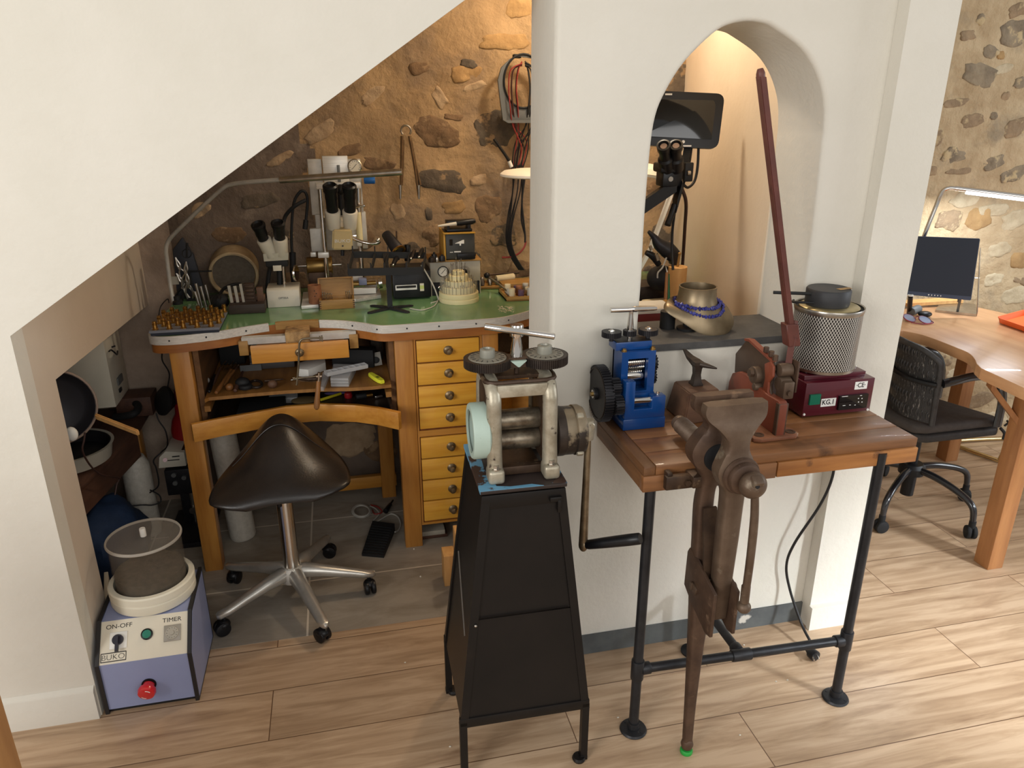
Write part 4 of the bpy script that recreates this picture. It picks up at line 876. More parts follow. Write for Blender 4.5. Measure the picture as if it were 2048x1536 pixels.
for k in range(11):
    s = -1 if k % 2 else 1; x0 = 1046+s*R.uniform(10, 30); cm = (cable_bk, cable_red, cable_bk, cable_br)[k % 4]
    yy = YW-.055-.004*(k % 3)
    m = M(); m.tube([aty(1047+s*3, 122+k, yy), aty(x0-s*4, 140, yy), aty(x0, 175, yy), aty(x0-s*3, 215, yy), aty(x0-s*6+R.uniform(-3, 3), 250, yy+.02), aty(1030+k*2.6, 290+R.uniform(-10, 10), yy+.03), aty(1024+k*2.2, 335, yy+.03)], .0026, 7, 6)
    tag(obj('hanging_cable', m, cm), '%s cable %s of the grey oval hanger, %s strand' % (('black', 'red', 'black', 'brown')[k % 4], 'left' if s < 0 else 'right', ('first', 'second', 'third', 'fourth', 'fifth', 'sixth')[k//2]), 'cable', 'cables in the oval hanger')
for k in range(8):
    m = M(); dx = R.uniform(-5, 5); yy = YW-.03-.006*k
    pt = [(1024+k*4, 330), (1022+k*3+dx, 380), (1016+k*2.5, 430), (1012+k*2, 475), (1020+k*2, 510), (1038+k*2, 540)] if k < 6 else [(1046+(k-6)*6, 340), (1044, 400), (1043+(k-6)*4, 440), (1050, 470), (1050, 485)]
    m.tube([aty(x, y, yy) for x, y in pt], .0026 if k < 6 else .004, 7, 6)
    tag(obj('hanging_cable', m, cable_bk), 'black cable looping down the stone wall by the pier, %s of the bunch' % ('outermost', 'second', 'third', 'fourth', 'fifth', 'innermost', 'short straight one', 'rightmost one')[k], 'cable', 'cables looping down the stone wall')
m = M(); m.tube([aty(x, y, YW-.03) for x, y in ((1004, 515), (1020, 514), (1036, 508), (1048, 495), (1052, 482))], .004, 8, 6); tag(obj('red_hose', m, cable_red), 'dark red hose curving low on the wall beside the pier', 'hose')
m = M(); m.tube([aty(x, y, YW-.045) for x, y in ((988, 278), (1000, 295), (1012, 312), (1018, 322))], .006, 8, 5); m.i = 1; m.cyl(aty(1018, 322, YW-.045), aty(1023, 334, YW-.045), .008, n=12); tag(obj('flex_shaft', m, [black_pl, white_pl]), 'black flexible shaft with white tip against the stone wall', 'flexible shaft')
# white disc lamp shade reaching in from behind the pier
ls = thing('disc_lamp', 'flat white oval lamp head projecting from behind the pier', 'lamp', aty(1060, 345, 2.62))
m = M(); cc = aty(1068, 345, 2.62)
m.T = Matrix.Translation(cc); m.lathe([(0, .012), (.07, .011), (.105, .006), (.118, -.003), (.119, -.010), (.11, -.014), (0, -.014)], (0, 0, 0), n=44); obj('shade', m, lamp_w, ls)
m = M(); m.tube([cc+V((.02, .0, .012)), cc+V((.10, .05, .05)), cc+V((.16, .12, .06)), cc+V((.22, .32, .04)), cc+V((.24, .5, .02))], .010, 10, 5); obj('arm', m, lamp_w, ls)
# dividers hanging on a nail
cp = thing('dividers', 'rusty steel dividers hanging on a nail in the stone wall', 'dividers', aty(812, 258, YW))
m = M(); cc = aty(812, 261, YW-.02)
m.tube([cc+V((.019*math.cos(a), 0, .019*math.sin(a))) for a in [PI*(-.25+k*1.5/9) for k in range(10)]], .004, 8, 2); obj('spring_bow', m, nickel, cp)
for (x0, x1, x2, yb) in ((804, 803, 801, 398), (819, 829, 838, 398)):
    m = M(); m.tube([aty(x0, 272, YW-.02), aty(x1, 330, YW-.025), aty(x2, yb, YW-.03)], [.0065, .0055, .004], 8, 5); m.tube([aty(x0+3, 280, YW-.018), aty(x1+3, 330, YW-.02), aty(x2+3, 370, YW-.024)], .004, 8, 5)
    m.i = 1; m.cyl(aty(x2-.5, yb-28, YW-.03), aty(x2, yb, YW-.031), .0075, .0045, n=10); obj('leg', m, [mk('brown_old_steel', (124, 98, 70), (96, 74, 52), sc=30, rough=.45, metal=.6) if 'brown_old_steel' not in MATS else MATS['brown_old_steel'], nickel], cp)
# ------------------------------------------------------------------ things under the bench top
sw = thing('saw_frame', "jeweller's saw frame with a wooden handle hanging over the lap tray", 'saw', (-.13, 2.44, .60))
YS = 2.47
m = M()
m.tube([aty(*p) for p in ((646, 676, YS), (625, 676, YS), (606, 678, YS), (600, 683, YS), (598.5, 692, YS), (597, 730, YS), (594, 765, YS), (593, 770, YS))], .0035, 8, 4)
m.tube([aty(590, 757, YS), aty(612, 755, YS), aty(637, 752, YS)], .003, 8, 2); m.box(aty(588, 757, YS), (.008, .008, .010), bev=.001); m.box(aty(644, 677, YS), (.004, .008, .02)); m.box(aty(640, 677, YS), (.004, .008, .016)); obj('frame', m, mk('tarnished_saw_steel', (122, 110, 90), (92, 80, 64), sc=30, rough=.4, metal=.7), sw)
m = M(); m.cyl(aty(638, 745, YS), aty(637, 764, YS), .005, n=10); m.box(aty(638, 752, YS), (.018, .008, .005)); obj('blade_clamp', m, chrome, sw)
m = M(); a = aty(637, 762, YS); b = aty(633, 819, YS-.005); d = b-a; L = d.length
m.lathe([(0, 0), (.0065, 0), (.0075, L*.1), (.0085, L*.5), (.0105, L*.8), (.009, L*.95), (.004, L), (0, L)], a, d, 18); obj('handle', m, wood('worn_file_handle_wood', (146, 100, 56), (112, 74, 40), 'Z', sc=8), sw)
def onshelf(px, py): return atz(px, py, SHZ)
S = SHZ
# right half of the shelf
m = M(); A = [atz(x, y, S+.012) for x, y in ((596, 748), (617, 750), (652, 735), (650, 720), (600, 735))]; m.ext([(p.x, p.y) for p in A], (S+.002, S+.032), 'XY', bev=.002); tag(obj('white_box', m, white_pl), 'angled white carton lying open behind the saw frame', 'box')
m = M(); A = [atz(x, y, S) for x, y in ((662, 774), (698, 774), (712, 745), (668, 744))]
for k in range(3): m.ext([(p.x, p.y) for p in A], (S+.001+k*.011, S+.010+k*.011), 'XY', bev=.001)
tag(obj('clear_case', m, clear), 'stack of clear plastic cases in the middle of the open shelf', 'case')
m = M(); a, b = V(atz(655, 753, S+.036)), V(atz(736, 736, S+.036)); d = (b-a); L = d.length; d.normalize(); nrm = V((-d.y, d.x, 0))
z0 = S+.0355
def slab(m, a, d, n_, u0, u1, v0, v1, za, zb): m.ext([tuple((a+d*u+n_*v)[:2]) for u, v in ((u0, v0), (u1, v0), (u1, v1), (u0, v1))], (za, zb), 'XY')
slab(m, a, d, nrm, 0, L, 0, .03, z0, z0+.0015)
for k in range(8): slab(m, a, d, nrm, k*L/7-.0008 if k else 0, k*L/7+.0008, 0, .03, z0+.0015, z0+.014)
for v in (0, .0285): slab(m, a, d, nrm, 0, L, v, v+.0015, z0+.0015, z0+.014)
tag(obj('clear_compartment_box', m, clear), 'long clear box with seven compartments lying on the clear cases', 'box')
m = M(); A = [atz(x, y, S+.001) for x, y in ((642, 782), (648, 782), (660, 752), (646, 752))]; m.ext([(p.x, p.y) for p in A], (S+.001, S+.016), 'XY'); tag(obj('clear_sleeve', m, clear), 'narrow clear plastic sleeve over the shelf edge by the saw handle', 'sleeve')
hl = thing('highlighter', 'fluorescent yellow highlighter lying at the right front of the shelf', 'highlighter', atz(753, 760, S))
a = atz(742, 753, S); b = atz(764, 767, S); d = (b-a).normalized(); n2 = V((-d.y, d.x, 0)); L = (b-a).length
def rr(u, w, z): return a+d*u+n2*w+V((0, 0, z))
m = M(); m.rings([[rr(u, w*s_, z) for s_, z in ((-1, .003), (-.8, .001), (.8, .001), (1, .003), (1, .010), (.7, .014), (-.7, .014), (-1, .010))] for u, w in ((-.006, .007), (0, .010), (L*.55, .0135), (L*.9, .013), (L*1.05, .008))]); obj('body', m, yellow, hl)
m = M(); m.box(rr(L*.62, 0, .0145), (.016, .010, .001), (0, 0, math.atan2(d.y, d.x))); obj('printed_mark', m, mk('olive_print', (110, 116, 30), rough=.6), hl)
for k, (px, py, w, h, lb) in enumerate(((750, 733, .05, .05, 'white printed card leaning lower right at the back of the shelf'), (739, 712, .042, .03, 'white printed card leaning behind the lower card on the shelf'))):
    c = aty(px, py, 2.72+.06*k); c.z = max(c.z, S+h/2+.004)
    t = thing('printed_card', lb, 'card', (c.x, c.y, c.z-h/2))
    m = M(); m.box(c, (w, .003, h), (-.25, -.08, .1)); obj('card', m, mk('grey_white_card_%d' % k, (150, 146, 136), rough=.6), t)
    m = M(); m.ball(c+V((.004, -.0035, -.002)), .014, sc=(1, .12, .9), rot=(-.25, 0, 0)); obj('printed_shape', m, black_mt, t)
m = M(); m.box((.02, 2.75, S+.036), (.16, .05, .07), (0, 0, -.3), bev=.004); tag(obj('dark_case', m, black_mt), 'long dark case at the back of the shelf behind the clear boxes', 'case')
m = M(); m.bx((.085, 2.8, S+.001), (.13, 2.85, S+.11), .002); tag(obj('dark_carton', m, gear_brown), 'dark carton standing in the right rear corner of the shelf', 'box')
m = M(); m.tube([atz(600, 757, S+.008), atz(618, 758, S+.01), atz(640, 757, S+.01)], [.006, .009, .007], 10, 4); m.i = 1; m.cyl(atz(582, 760, S+.006), atz(600, 757, S+.008), .004); tag(obj('small_hammer', m, [grime, nickel]), 'small dark hammer lying on the shelf behind the saw frame', 'hammer')
# left half of the shelf
hm = wood('tool_handle_wood', (138, 92, 48), (104, 66, 34), 'Y', sc=8)
for k, (x0, y0, x1, y1, r, lb) in enumerate(((432, 786, 465, 735, .007, 'long wooden tool handle lying slanted on the left of the shelf'), (425, 770, 442, 732, .005, 'thin dark wooden tool handle leftmost on the shelf'), (447, 770, 470, 738, .006, 'brown wooden tool handle beside the longest one on the shelf'))):
    a, b = atz(x0, y0, S+.009), atz(x1, y1, S+.03); d = b-a; L = d.length
    m = M(); m.lathe([(0, 0), (r*.8, .002), (r*1.2, L*.12), (r, L*.35), (r*.8, L*.9), (0, L*.9)], a, d, 14); m.i = 1; m.cyl(a+d*.88, b, .002, n=8); tag(obj('hand_tool', m, [hm if k != 1 else dark_w, nickel]), lb, 'tool')
m = M(); m.ball(atz(459, 774, S+.013), .0135); tag(obj('wooden_mushroom', m, hm), 'round wooden mushroom tool at the front left of the shelf', 'tool')
m = M(); m.ball(atz(413, 761, S+.012), .0115); tag(obj('grey_ball', m, alu_paint), 'grey metal ball in the left corner of the shelf', 'ball')
m = M(); m.bx((-.36, 2.78, S+.001), (-.20, 2.93, S+.03), .003); m.bx((-.358, 2.775, S+.032), (-.20, 2.93, S+.06), .003); tag(obj('grey_tin', m, mk('dull_dark_grey_tin', (74, 70, 68), rough=.45)), 'dark grey flat tin at the back of the left shelf', 'tin')
m = M(); bxp(m, 480, 730, 523, 742, 2.7735, .002); tag(obj('paper_slip', m, grey_pl), 'grey paper label leaning on the dark grey tin', 'label')
m = M(); m.lathe([(.012, 0), (.022, .003), (.024, .01), (.02, .016), (.012, .018)], atz(492, 778, S+.001), n=20); m.ball(atz(485, 765, S+.02), .019, sc=(1.3, 1, 1)); tag(obj('black_coil', m, black_mt), 'black lumpy coil lying on the shelf left of centre', 'coil')
m = M(); m.tube([atz(512+12*math.cos(q), 768+7*math.sin(q), S+.008) for q in [k*PI/6 for k in range(12)]], .005, 8, 3, closed=True); tag(obj('leather_loop', m, gear_brown), 'dark leather ring lying on the middle of the shelf', 'ring')
m = M(); m.ball(atz(545, 768, S+.016), .015, sc=(1.1, 1, 1)); tag(obj('brown_pebble', m, block_w), 'brown rounded wooden piece right of the dark ring on the shelf', 'wood piece')
for k in range(6):
    a = aty(436+k*6, 735-3*(k % 2), 2.78); a.z = S+.045; b = aty(452+k*5, 722+4*(k % 3), 2.72); m = M(); m.cyl(a-V((0, 0, .036)), b, .0018, n=7); tag(obj('steel_needle', m, nickel), 'thin steel tool standing in the left rear clutter of the shelf', 'needle', 'thin steel tools in the left shelf clutter')
# inside the catch tray
T = .5605
# more clutter in the dark left half of the shelf
for k, (x0, y0, x1, y1, r, mt, lb) in enumerate(((470, 782, 486, 742, .006, dark_w, 'dark wooden tool handle lying right of the long brown one'), (418, 784, 430, 748, .005, black_pl, 'thin black tool handle lying in the left shelf corner'), (452, 764, 478, 728, .005, block_w, 'worn brown tool handle pointing into the shelf beside the tin'), (528, 762, 568, 758, .004, grime, 'thin dark steel rod lying across the middle of the shelf'))):
    a, b = atz(x0, y0, S+.008), atz(x1, y1, S+.024 if k != 3 else S+.008); d = b-a; L = d.length
    m = M(); m.lathe([(0, 0), (r, .002), (r*1.25, L*.2), (r*.9, L*.6), (r*.7, L*.95), (0, L)], a, d, 12); tag(obj('tool_shank', m, mt), lb, 'tool')
m = M(); m.bx((-.475, 2.86, S+.001), (-.385, 2.97, S+.095), .004); tag(obj('dark_bin', m, black_mt), 'dark upright bin in the left rear corner of the shelf', 'bin')
m = M(); m.bx((-.19, 2.84, S+.001), (-.09, 2.97, S+.07), .004); tag(obj('black_carton', m, gear_black), 'black carton behind the white carton on the shelf', 'box')
m = M(); m.bx((-.40, 2.58, T+.0002), (-.24, 2.72, T+.028), .004); tag(obj('black_wallet', m, black_mt), 'flat black wallet in the left of the catch tray', 'wallet')

m = M(); A = [atz(x, y, T) for x, y in ((538, 808), (596, 806), (596, 792), (540, 795))]; m.ext([(p.x, p.y) for p in A], (T, T+.022), 'XY', bev=.002); tag(obj('clear_tray', m, clear), 'square clear plastic tray in the left of the catch tray', 'tray')
m = M(); a, b = atz(641, 800, T+.006), atz(682, 787, T+.006); m.cyl(a, b, .0055, n=12, bev=.001); m.i = 1; m.cyl(b, b+(b-a)*.2, .002, n=8); tag(obj('yellow_file', m, [mk('yellow_handle', (206, 190, 40), rough=.45), nickel]), 'yellow-handled tool lying in the catch tray beside the saw handle', 'tool')
m = M(); m.lathe([(0, 0), (.014, 0), (.016, .008), (.013, .02), (0, .022)], atz(697, 795, T), n=20); tag(obj('red_stopper', m, red_ext), 'red round stopper lying in the catch tray right of centre', 'stopper')
m = M(); m.cyl(atz(712, 794, T+.012), atz(738, 790, T+.012), .011, n=14, bev=.002); m.i = 1; m.cyl(atz(732, 791, T+.012), atz(744, 789, T+.012), .0115, n=14); tag(obj('black_burner', m, [black_mt, brass]), 'black tool with a brass band in the right of the catch tray', 'tool')
m = M(); m.box(atz(757, 793, T+.008), (.03, .012, .008), (0, 0, .2), bev=.001); tag(obj('silver_lighter', m, chrome), 'small shiny metal piece in the right corner of the catch tray', 'metal piece')
m = M(); m.ball(atz(610, 800, T+.012), .05, sc=(1, .7, .22)); tag(obj('brown_pouch', m, mk('olive_brown_pouch', (96, 78, 48), rough=.7)), 'olive brown flat pouch in the middle of the catch tray', 'pouch')
m = M(); m.ball(atz(675, 785, T+.006), .05, sc=(1, .35, .1)); tag(obj('purple_cloth', m, mk('purple_cloth', (84, 70, 118), rough=.8)), 'folded purple cloth at the back of the catch tray', 'cloth')

# ------------------------------------------------------------------ saddle stool
SX, SY = -.243, 2.28
st = thing('saddle_stool', 'black leather saddle stool on a five-star chrome base', 'stool', (SX, SY, 0))
m = M()
nU, nV = 28, 20
def seat_pt(u, v):
    # u: -1 left .. 1 right ; v: 0 front (towards camera) .. 1 rear pommel
    y = SY-.165+v*.34
    w = .216*(max(1-(abs(v-.22)/.785)**2.2, 0)**.5 if v > .22 else max(1-(abs(v-.22)/.225)**3.2, 0)**.45)+.004
    x = SX+.004+u*w
    t = min(max((v+.02)/.72, 0), 1); t = t*t*(3-2*t)
    top = .160*t
    if v > .8: top -= .9*(v-.8)**2
    z = .488+top*math.exp(-(x-SX-.004)**2/(2*.090**2))-.012*u*u+.05*(x-SX)
    if v < .12: z -= (.12-v)**2*1.6
    return V((x, y, z))
rs = []
for i in range(nV+1):
    v = i/nV
    top = [seat_pt(-1+2*j/nU, v) for j in range(nU+1)]
    bot = []
    for j in range(nU, -1, -1):
        p = top[j].copy(); e = (1-abs(-1+2*j/nU)**4)*(1-(2*v-1)**6)
        p.z -= .010+.022*e
        bot.append(p)
    rs.append(top+bot)
m.rings(rs)
bmesh.ops.remove_doubles(m.bm, verts=m.bm.verts[:], dist=1e-5)
for _ in range(3): bmesh.ops.smooth_vert(m.bm, verts=m.bm.verts[:], factor=.5, use_axis_x=True, use_axis_y=True, use_axis_z=True)
se = obj('seat', m, leather, st, ang=80)
m = M(); rs2 = [seat_pt(-1+2*j/nU, .60)+V((0, 0, .0004)) for j in range(3, nU-2)]; m.tube(rs2, .0016, 6, 0); obj('seam', m, leather, se)
m = M(); m.bx((SX-.08, SY-.05, .448), (SX+.08, SY+.10, .466), .004); m.cyl((SX, SY, .40), (SX, SY, .44), .028, n=20); obj('seat_plate', m, black_mt, st)
m = M(); m.lathe([(0, .13), (.0265, .13), (.026, .40), (.022, .405), (0, .405)], (SX, SY, 0), n=28); m.lathe([(0, .40), (.014, .40), (.014, .47), (0, .47)], (SX, SY, 0), n=18); obj('column', m, chrome, st)
m = M(); m.tube([(SX-.008, SY-.03, .45), (SX-.009, SY-.05, .442), (SX-.010, SY-.056, .425)], .004, 8, 4); m.i = 1; m.lathe([(0, 0), (.006, 0), (.009, .012), (.008, .03), (0, .034)], (SX-.010, SY-.056, .428), (0, 0, -1), 12); obj('height_lever', m, [chrome, black_pl], st)
m = M(); m.lathe([(0, .085), (.040, .085), (.046, .10), (.042, .125), (.032, .138), (0, .14)], (SX, SY, 0), n=28); obj('hub', m, alu_paint, st)
for k, (cx, cy) in enumerate(((-.144, 2.035), (-.456, 2.150), (.008, 2.269), (-.137, 2.525), (-.462, 2.421))):
    a = V((SX, SY, 0)); d = (V((cx, cy, 0))-a); L = d.length; d.normalize(); s = V((-d.y, d.x, 0))
    m = M(); rs = []
    for f, hw, zt_, zb in ((.10, .025, .138, .098), (.16, .026, .141, .096), (.4, .022, .126, .090), (.7, .019, .106, .076), (.94, .017, .089, .064), (1.05, .014, .084, .062), (1.09, .006, .078, .066)):
        c = a+d*L*f
        rs.append([c+s*q*hw+V((0, 0, z)) for q, z in ((-1, zb+.008), (-.6, zb), (.6, zb), (1, zb+.008), (.9, (zb+zt_)/2+.008), (.45, zt_-.001), (0, zt_), (-.45, zt_-.001), (-.9, (zb+zt_)/2+.008))])
    m.rings(rs); lg = obj('base_arm', m, MATS.get('polished_cast_aluminium') or mk('polished_cast_aluminium', (196, 192, 184), (172, 168, 160), sc=12, rough=.3, metal=.65), st, ang=60)
    c = V((cx, cy, 0)); q = .7+k*1.3; w = V((math.cos(q), math.sin(q), 0)); b = V((-w.y, w.x, 0))*.010
    m = M(); m.cyl(c+V((0, 0, .05)), c+V((0, 0, .075)), .006, n=10)
    for s_ in (-1, 1): m.cyl(c+b+w*s_*.004+V((0, 0, .0245)), c+b+w*s_*.019+V((0, 0, .0245)), .0245, n=24, bev=.004)
    m.ball(c+b*.4+V((0, 0, .036)), .022, 14, 10, sc=(1, 1, .75)); obj('castor', m, black_pl, lg)

# ------------------------------------------------------------------ on the tiled floor
fp = thing('foot_pedal', 'black ribbed foot pedal on the tiles under the bench', 'pedal', (.05, 2.56, .0015))
A = [atz(x, y, .002) for x, y in ((724, 1112), (768, 1116), (790, 1062), (746, 1056))]
m = M(); m.rings([[p+V((0, 0, .0)) for p in A], [p+V((0, 0, (.012, .012, .034, .034)[k])) for k, p in enumerate(A)]]); fpb = obj('base', m, black_mt, fp)
m = M()
for k in range(11):
    t_ = .06+k*.078; p, q = A[0].lerp(A[3], t_), A[1].lerp(A[2], t_); z = .012+.022*t_+.0022
    bar(m, p.lerp(q, .04)+V((0, 0, z)), p.lerp(q, .96)+V((0, 0, z)), .006, .004)
obj('ribs', m, rubber, fp)
m = M(); m.tube([atz(790, 1064, .015), atz(797, 1060, .006), atz(801, 1048, .006), atz(796, 1034, .006), atz(785, 1028, .006), atz(775, 1031, .006), atz(755, 1043, .006), atz(745, 1047, .006)], .0032, 8, 6); tag(obj('pedal_cable', m, cable_w), 'grey pedal cable curling behind the foot pedal', 'cable')
m = M()
for k in range(3): m.tube([atz(723+(19-k*1.5)*math.cos(q), 1022+(13-k)*math.sin(q), .007+k*.006) for q in [j*PI/8 for j in range(16)]], .0032, 8, 3, closed=True)
m.tube([atz(740, 1012, .006), atz(752, 1018, .006), atz(758, 1028, .006), atz(748, 1040, .006), atz(744, 1046, .006)], .003, 8, 5); tag(obj('coiled_cable', m, cable_w), 'coiled grey cable lying on the tiles behind the foot pedal', 'cable')
m = M(); m.tube([atz(742, 1010, .006), atz(756, 1014, .012), atz(764, 1024, .008), atz(750, 1028, .01), atz(745, 1020, .006)], .003, 8, 5); tag(obj('copper_wire', m, cable_red), 'reddish wire tangle beside the coiled grey cable', 'wire')
m = M(); a, b = atz(771, 1023, .014), atz(781, 1008, .014); m.cyl(a, b, .011, .008, n=12, bev=.002); m.cyl(b, b+(b-a)*.5, .004, n=8); tag(obj('mains_plug', m, black_pl), 'black plug lying on the tiles beside the pedal cable', 'plug')
m = M(); p = V((-.462, 2.745, .0016)); m.lathe([(0, 0), (.046, 0), (.050, .01), (.049, .49), (.044, .50), (.010, .50), (.008, .46), (0, .46)], p, (-.055, .02, 1), 36)
m.noise(.003, 18, 2); rl = tag(obj('wrap_roll', m, bubble), 'tall pale roll of wrapping standing under the bench', 'roll')
m = M(); m.bx((.222, 2.56, .0017), (.325, 2.70, .014), .001); m.i = 1; m.bx((.222, 2.562, .014), (.316, 2.70, .033), .001); tag(obj('flat_carton', m, [dark_w, lt_grey]), 'flat grey carton lying under the drawer block', 'box')
m = M(); m.bx((.302, 2.17, .0017), (.322, 2.23, .25), .002); m.at((0, 0, 0)); tag(obj('thin_board', m, raw_w), 'thin pale board standing behind the rolling mill stand', 'board')
m = M(); m.bx((.268, 2.235, .0017), (.31, 2.30, .125), .002); tag(obj('pale_wood_block', m, raw_w), 'short pale wooden block beside the thin board', 'block')
for k, (px, py) in enumerate(((828, 1098), (841, 1153))):
    m = M(); m.ball(atz(px, py, .004), .003, 8, 6); tag(obj('white_crumb', m, white_pl), ('white crumb on the tiles in front of the bench post', 'white crumb lying alone on the tiles farther from the bench')[k], 'crumb')
# ------------------------------------------------------------------ corner by the left bench leg
m = M(); m.at((-.728, 2.98, .51)); c = V((0, 0, 0)); m.lathe([(0, -.012), (.046, -.010), (.058, 0), (.058, .012), (.045, .024), (.022, .045), (.018, .06), (0, .062)], c, (.75, .5, -.35), 28); tag(obj('black_disc_tool', m, black_mt), 'black round flanged disc by the left bench leg', 'disc')
re_ = thing('red_canister', 'red rounded canister tucked behind the left bench leg', 'canister', (-.665, 3.02, .27))
m = M(); m.lathe([(0, .04), (.05, .04), (.055, .06), (.055, .11), (.045, .15), (.03, .175), (.026, .22), (0, .22)], (-.665, 3.0, .27), n=28); obj('body', m, red_ext, re_)
m = M(); m.lathe([(0, .21), (.022, .21), (.026, .24), (.02, .27), (0, .27)], (-.665, 3.0, .27), n=20); obj('neck', m, mk('dull_red_brown_cap', (92, 36, 34), rough=.5), re_)
ho = thing('machine_column', 'black machine column with an off-white control head behind the left leg', 'machine', (-.66, 2.87, 0))
m = M(); A = [aty(x, y, 2.84) for x, y in ((317, 937), (373, 932), (368, 905), (330, 903), (318, 915))]; m.ext([(p.x, p.z) for p in A], (2.84, 2.98), 'XZ', bev=.003); hh = obj('head', m, offw, ho)
m = M(); bxp(m, 344, 912, 359, 914, 2.8385, .003); bxp(m, 335, 919.5, 359, 921, 2.8385, .003); obj('printed_lines', m, print_b, hh)
m = M(); m.cyl(aty(330, 920, 2.842), aty(330, 920, 2.83), .008, n=16); obj('red_knob', m, red_ext, hh)
m = M(); m.at(); a = aty(345, 940, 2.86); m.bx((-.735, 2.845, .16), (-.625, 2.985, a.z+.006), .004); m.i = 1
for x, z in ((-.70, .25), (-.665, .235), (-.70, .215)): m.cyl((x, 2.846, z), (x, 2.836, z), .009, n=14)
obj('motor', m, [gear_black, grey_pl], ho)
m = M(); m.bx((-.70, 2.88, .02), (-.62, 2.97, .17), .003); m.i = 1; m.cyl((-.655, 2.87, .02), (-.655, 2.87, .17), .008); m.cyl((-.655, 2.862, .08), (-.655, 2.85, .08), .014, n=16); obj('column', m, [gear_black, nickel], ho)
m = M(); m.bx((-.74, 2.70, .0015), (-.575, 2.98, .022), .003); obj('base_plate', m, gear_black, ho)
m = M(); m.ext([(-.72, .31), (-.63, .31), (-.63, .335), (-.66, .345), (-.72, .33)], (2.86, 2.97), 'XZ', bev=.003); obj('top_cover', m, grime, ho)
for k, pts in enumerate((((324, 707, 3.0), (325, 722, 3.0), (338, 745, 3.0), (337, 765, 3.0), (333, 782, 2.99), (335, 790, 2.985)), ((312, 826, 2.96), (318, 842, 2.95), (331, 862, 2.94), (335, 890, 2.9), (322, 905, 2.83), (307, 921, 2.82), (313, 938, 2.82), (317, 970, 2.82), (300, 985, 2.83), (290, 990, 2.84)), ((300, 980, 2.83), (318, 990, 2.82), (321, 1003, 2.81), (305, 1010, 2.8), (285, 1010, 2.79), (262, 1012, 2.78)))):
    m = M(); m.tube([aty(*p) for p in pts], .0028, 8, 6); tag(obj('hanging_cable', m, cable_bk), ('black cable dropping from the bench corner to the round disc', 'black cable winding from the round disc past the machine head', 'black cable loop low beside the machine column')[k], 'cable')

# ------------------------------------------------------------------ side recess on the left
m = M(); m.bx((-1.22, 2.895, .53), (-.872, YB-.05, 1.15), .002); wc = tag(obj('wall_cabinet', m, panel_w), 'beige cabinet hanging at the back of the left recess', 'cabinet')
ck = thing('wall_hook', 'small dark coat hook on the side of the beige cabinet', 'hook', atx(218, 700, -.868))
m = M(); m.tube([atx(218, 703, -.868), atx(222, 700, -.855), atx(228, 704, -.845), atx(234, 709, -.85), atx(235, 702, -.86)], .003, 8, 5); m.cyl(atx(224, 694, -.87), atx(230, 692, -.862), .003); obj('hook', m, gear_black, ck)
def sidebox(name, x0, y0, x1, y1, mt, lb, cat):
    a, b = atx(x0, (y0+y1)/2, -.8715), atx(x1, (y0+y1)/2, -.8715); t, u = atx((x0+x1)/2, y0, -.8715), atx((x0+x1)/2, y1, -.8715)
    m = M(); m.bx((-.8716, a.y, u.z), (-.866, b.y, t.z), .0015); return tag(obj(name, m, mt), lb, cat)
sidebox('wall_socket', 233, 750, 244, 768, grey_pl, 'grey socket plate on the side of the beige cabinet', 'socket')
sidebox('wall_switch', 237, 775, 242, 784, black_pl, 'small black switch under the grey socket plate', 'switch')
wt = thing('recess_table', 'dark brown wooden work table in the left recess', 'table', (-1.15, 2.6, 0))
m = M(); m.ext([(-.905, 2.24), (-.80, 2.84), (-.80, 3.10), (-1.5, 3.10), (-1.5, 2.24)], (.43, .45), 'XY', bev=.002); obj('tabletop', m, dark_w, wt)
m = M(); m.ext([(-.905, 2.24), (-.802, 2.84), (-.822, 2.842), (-.925, 2.245)], (.345, .43), 'XY'); obj('apron', m, dark_w, wt)
for x, y in ((-.85, 2.95), (-1.4, 2.3), (-1.4, 3.02), (-.93, 2.30)):
    m = M(); m.bx((x-.03, y-.03, .0015), (x+.03, y+.03, .43), .003); obj('leg', m, dark_w if x < -.9 else honey_z, wt)
m = M(); m.bx((-.90, 2.98, .451), (-.77, 3.09, .53), .003); tag(obj('wood_support', m, dark_w), 'dark wooden block at the back of the recess table', 'block')
m = M(); m.tube([atz(245, 797, .50), atz(262, 800, .505), atz(276, 812, .505), atz(270, 826, .50), atz(250, 832, .49), atz(230, 834, .48)], .014, 12, 6); tag(obj('black_hose', m, rubber), 'black rubber hose bent over the table edge in the recess', 'hose')
pb = thing('round_basin', 'round grey basin with a dark inside on the recess table', 'basin', (-.97, 2.62, .45))
m = M(); m.lathe([(0, 0), (.11, 0), (.135, .01), (.145, .06), (.150, .062), (.150, .056), (.139, .014), (.11, .012), (0, .012)][:5]+[(.140, .062), (.128, .016), (0, .012)], (-.965, 2.60, .451), n=40); obj('bowl', m, lt_grey, pb)
m = M(); m.lathe([(0, .014), (.128, .018), (.139, .06), (.137, .061), (.126, .021), (0, .017)], (-.965, 2.60, .451), n=40); obj('lining', m, gear_black, pb)
mr = thing('round_pan', 'dark round pan with a pale rim standing upright in the recess', 'pan', (-1.05, 2.58, .52))
n = V((.40, -1, .18)).normalized(); c = aty(108, 814, 2.50)
m = M(); m.lathe([(0, -.01), (.085, -.01), (.10, .0), (.114, .022), (.121, .024), (.121, .016), (.106, -.008), (.088, -.02), (0, -.02)], c, n, 44); obj('pan', m, mk('dark_enamel_pan', (58, 56, 60), rough=.35, metal=.3), mr)
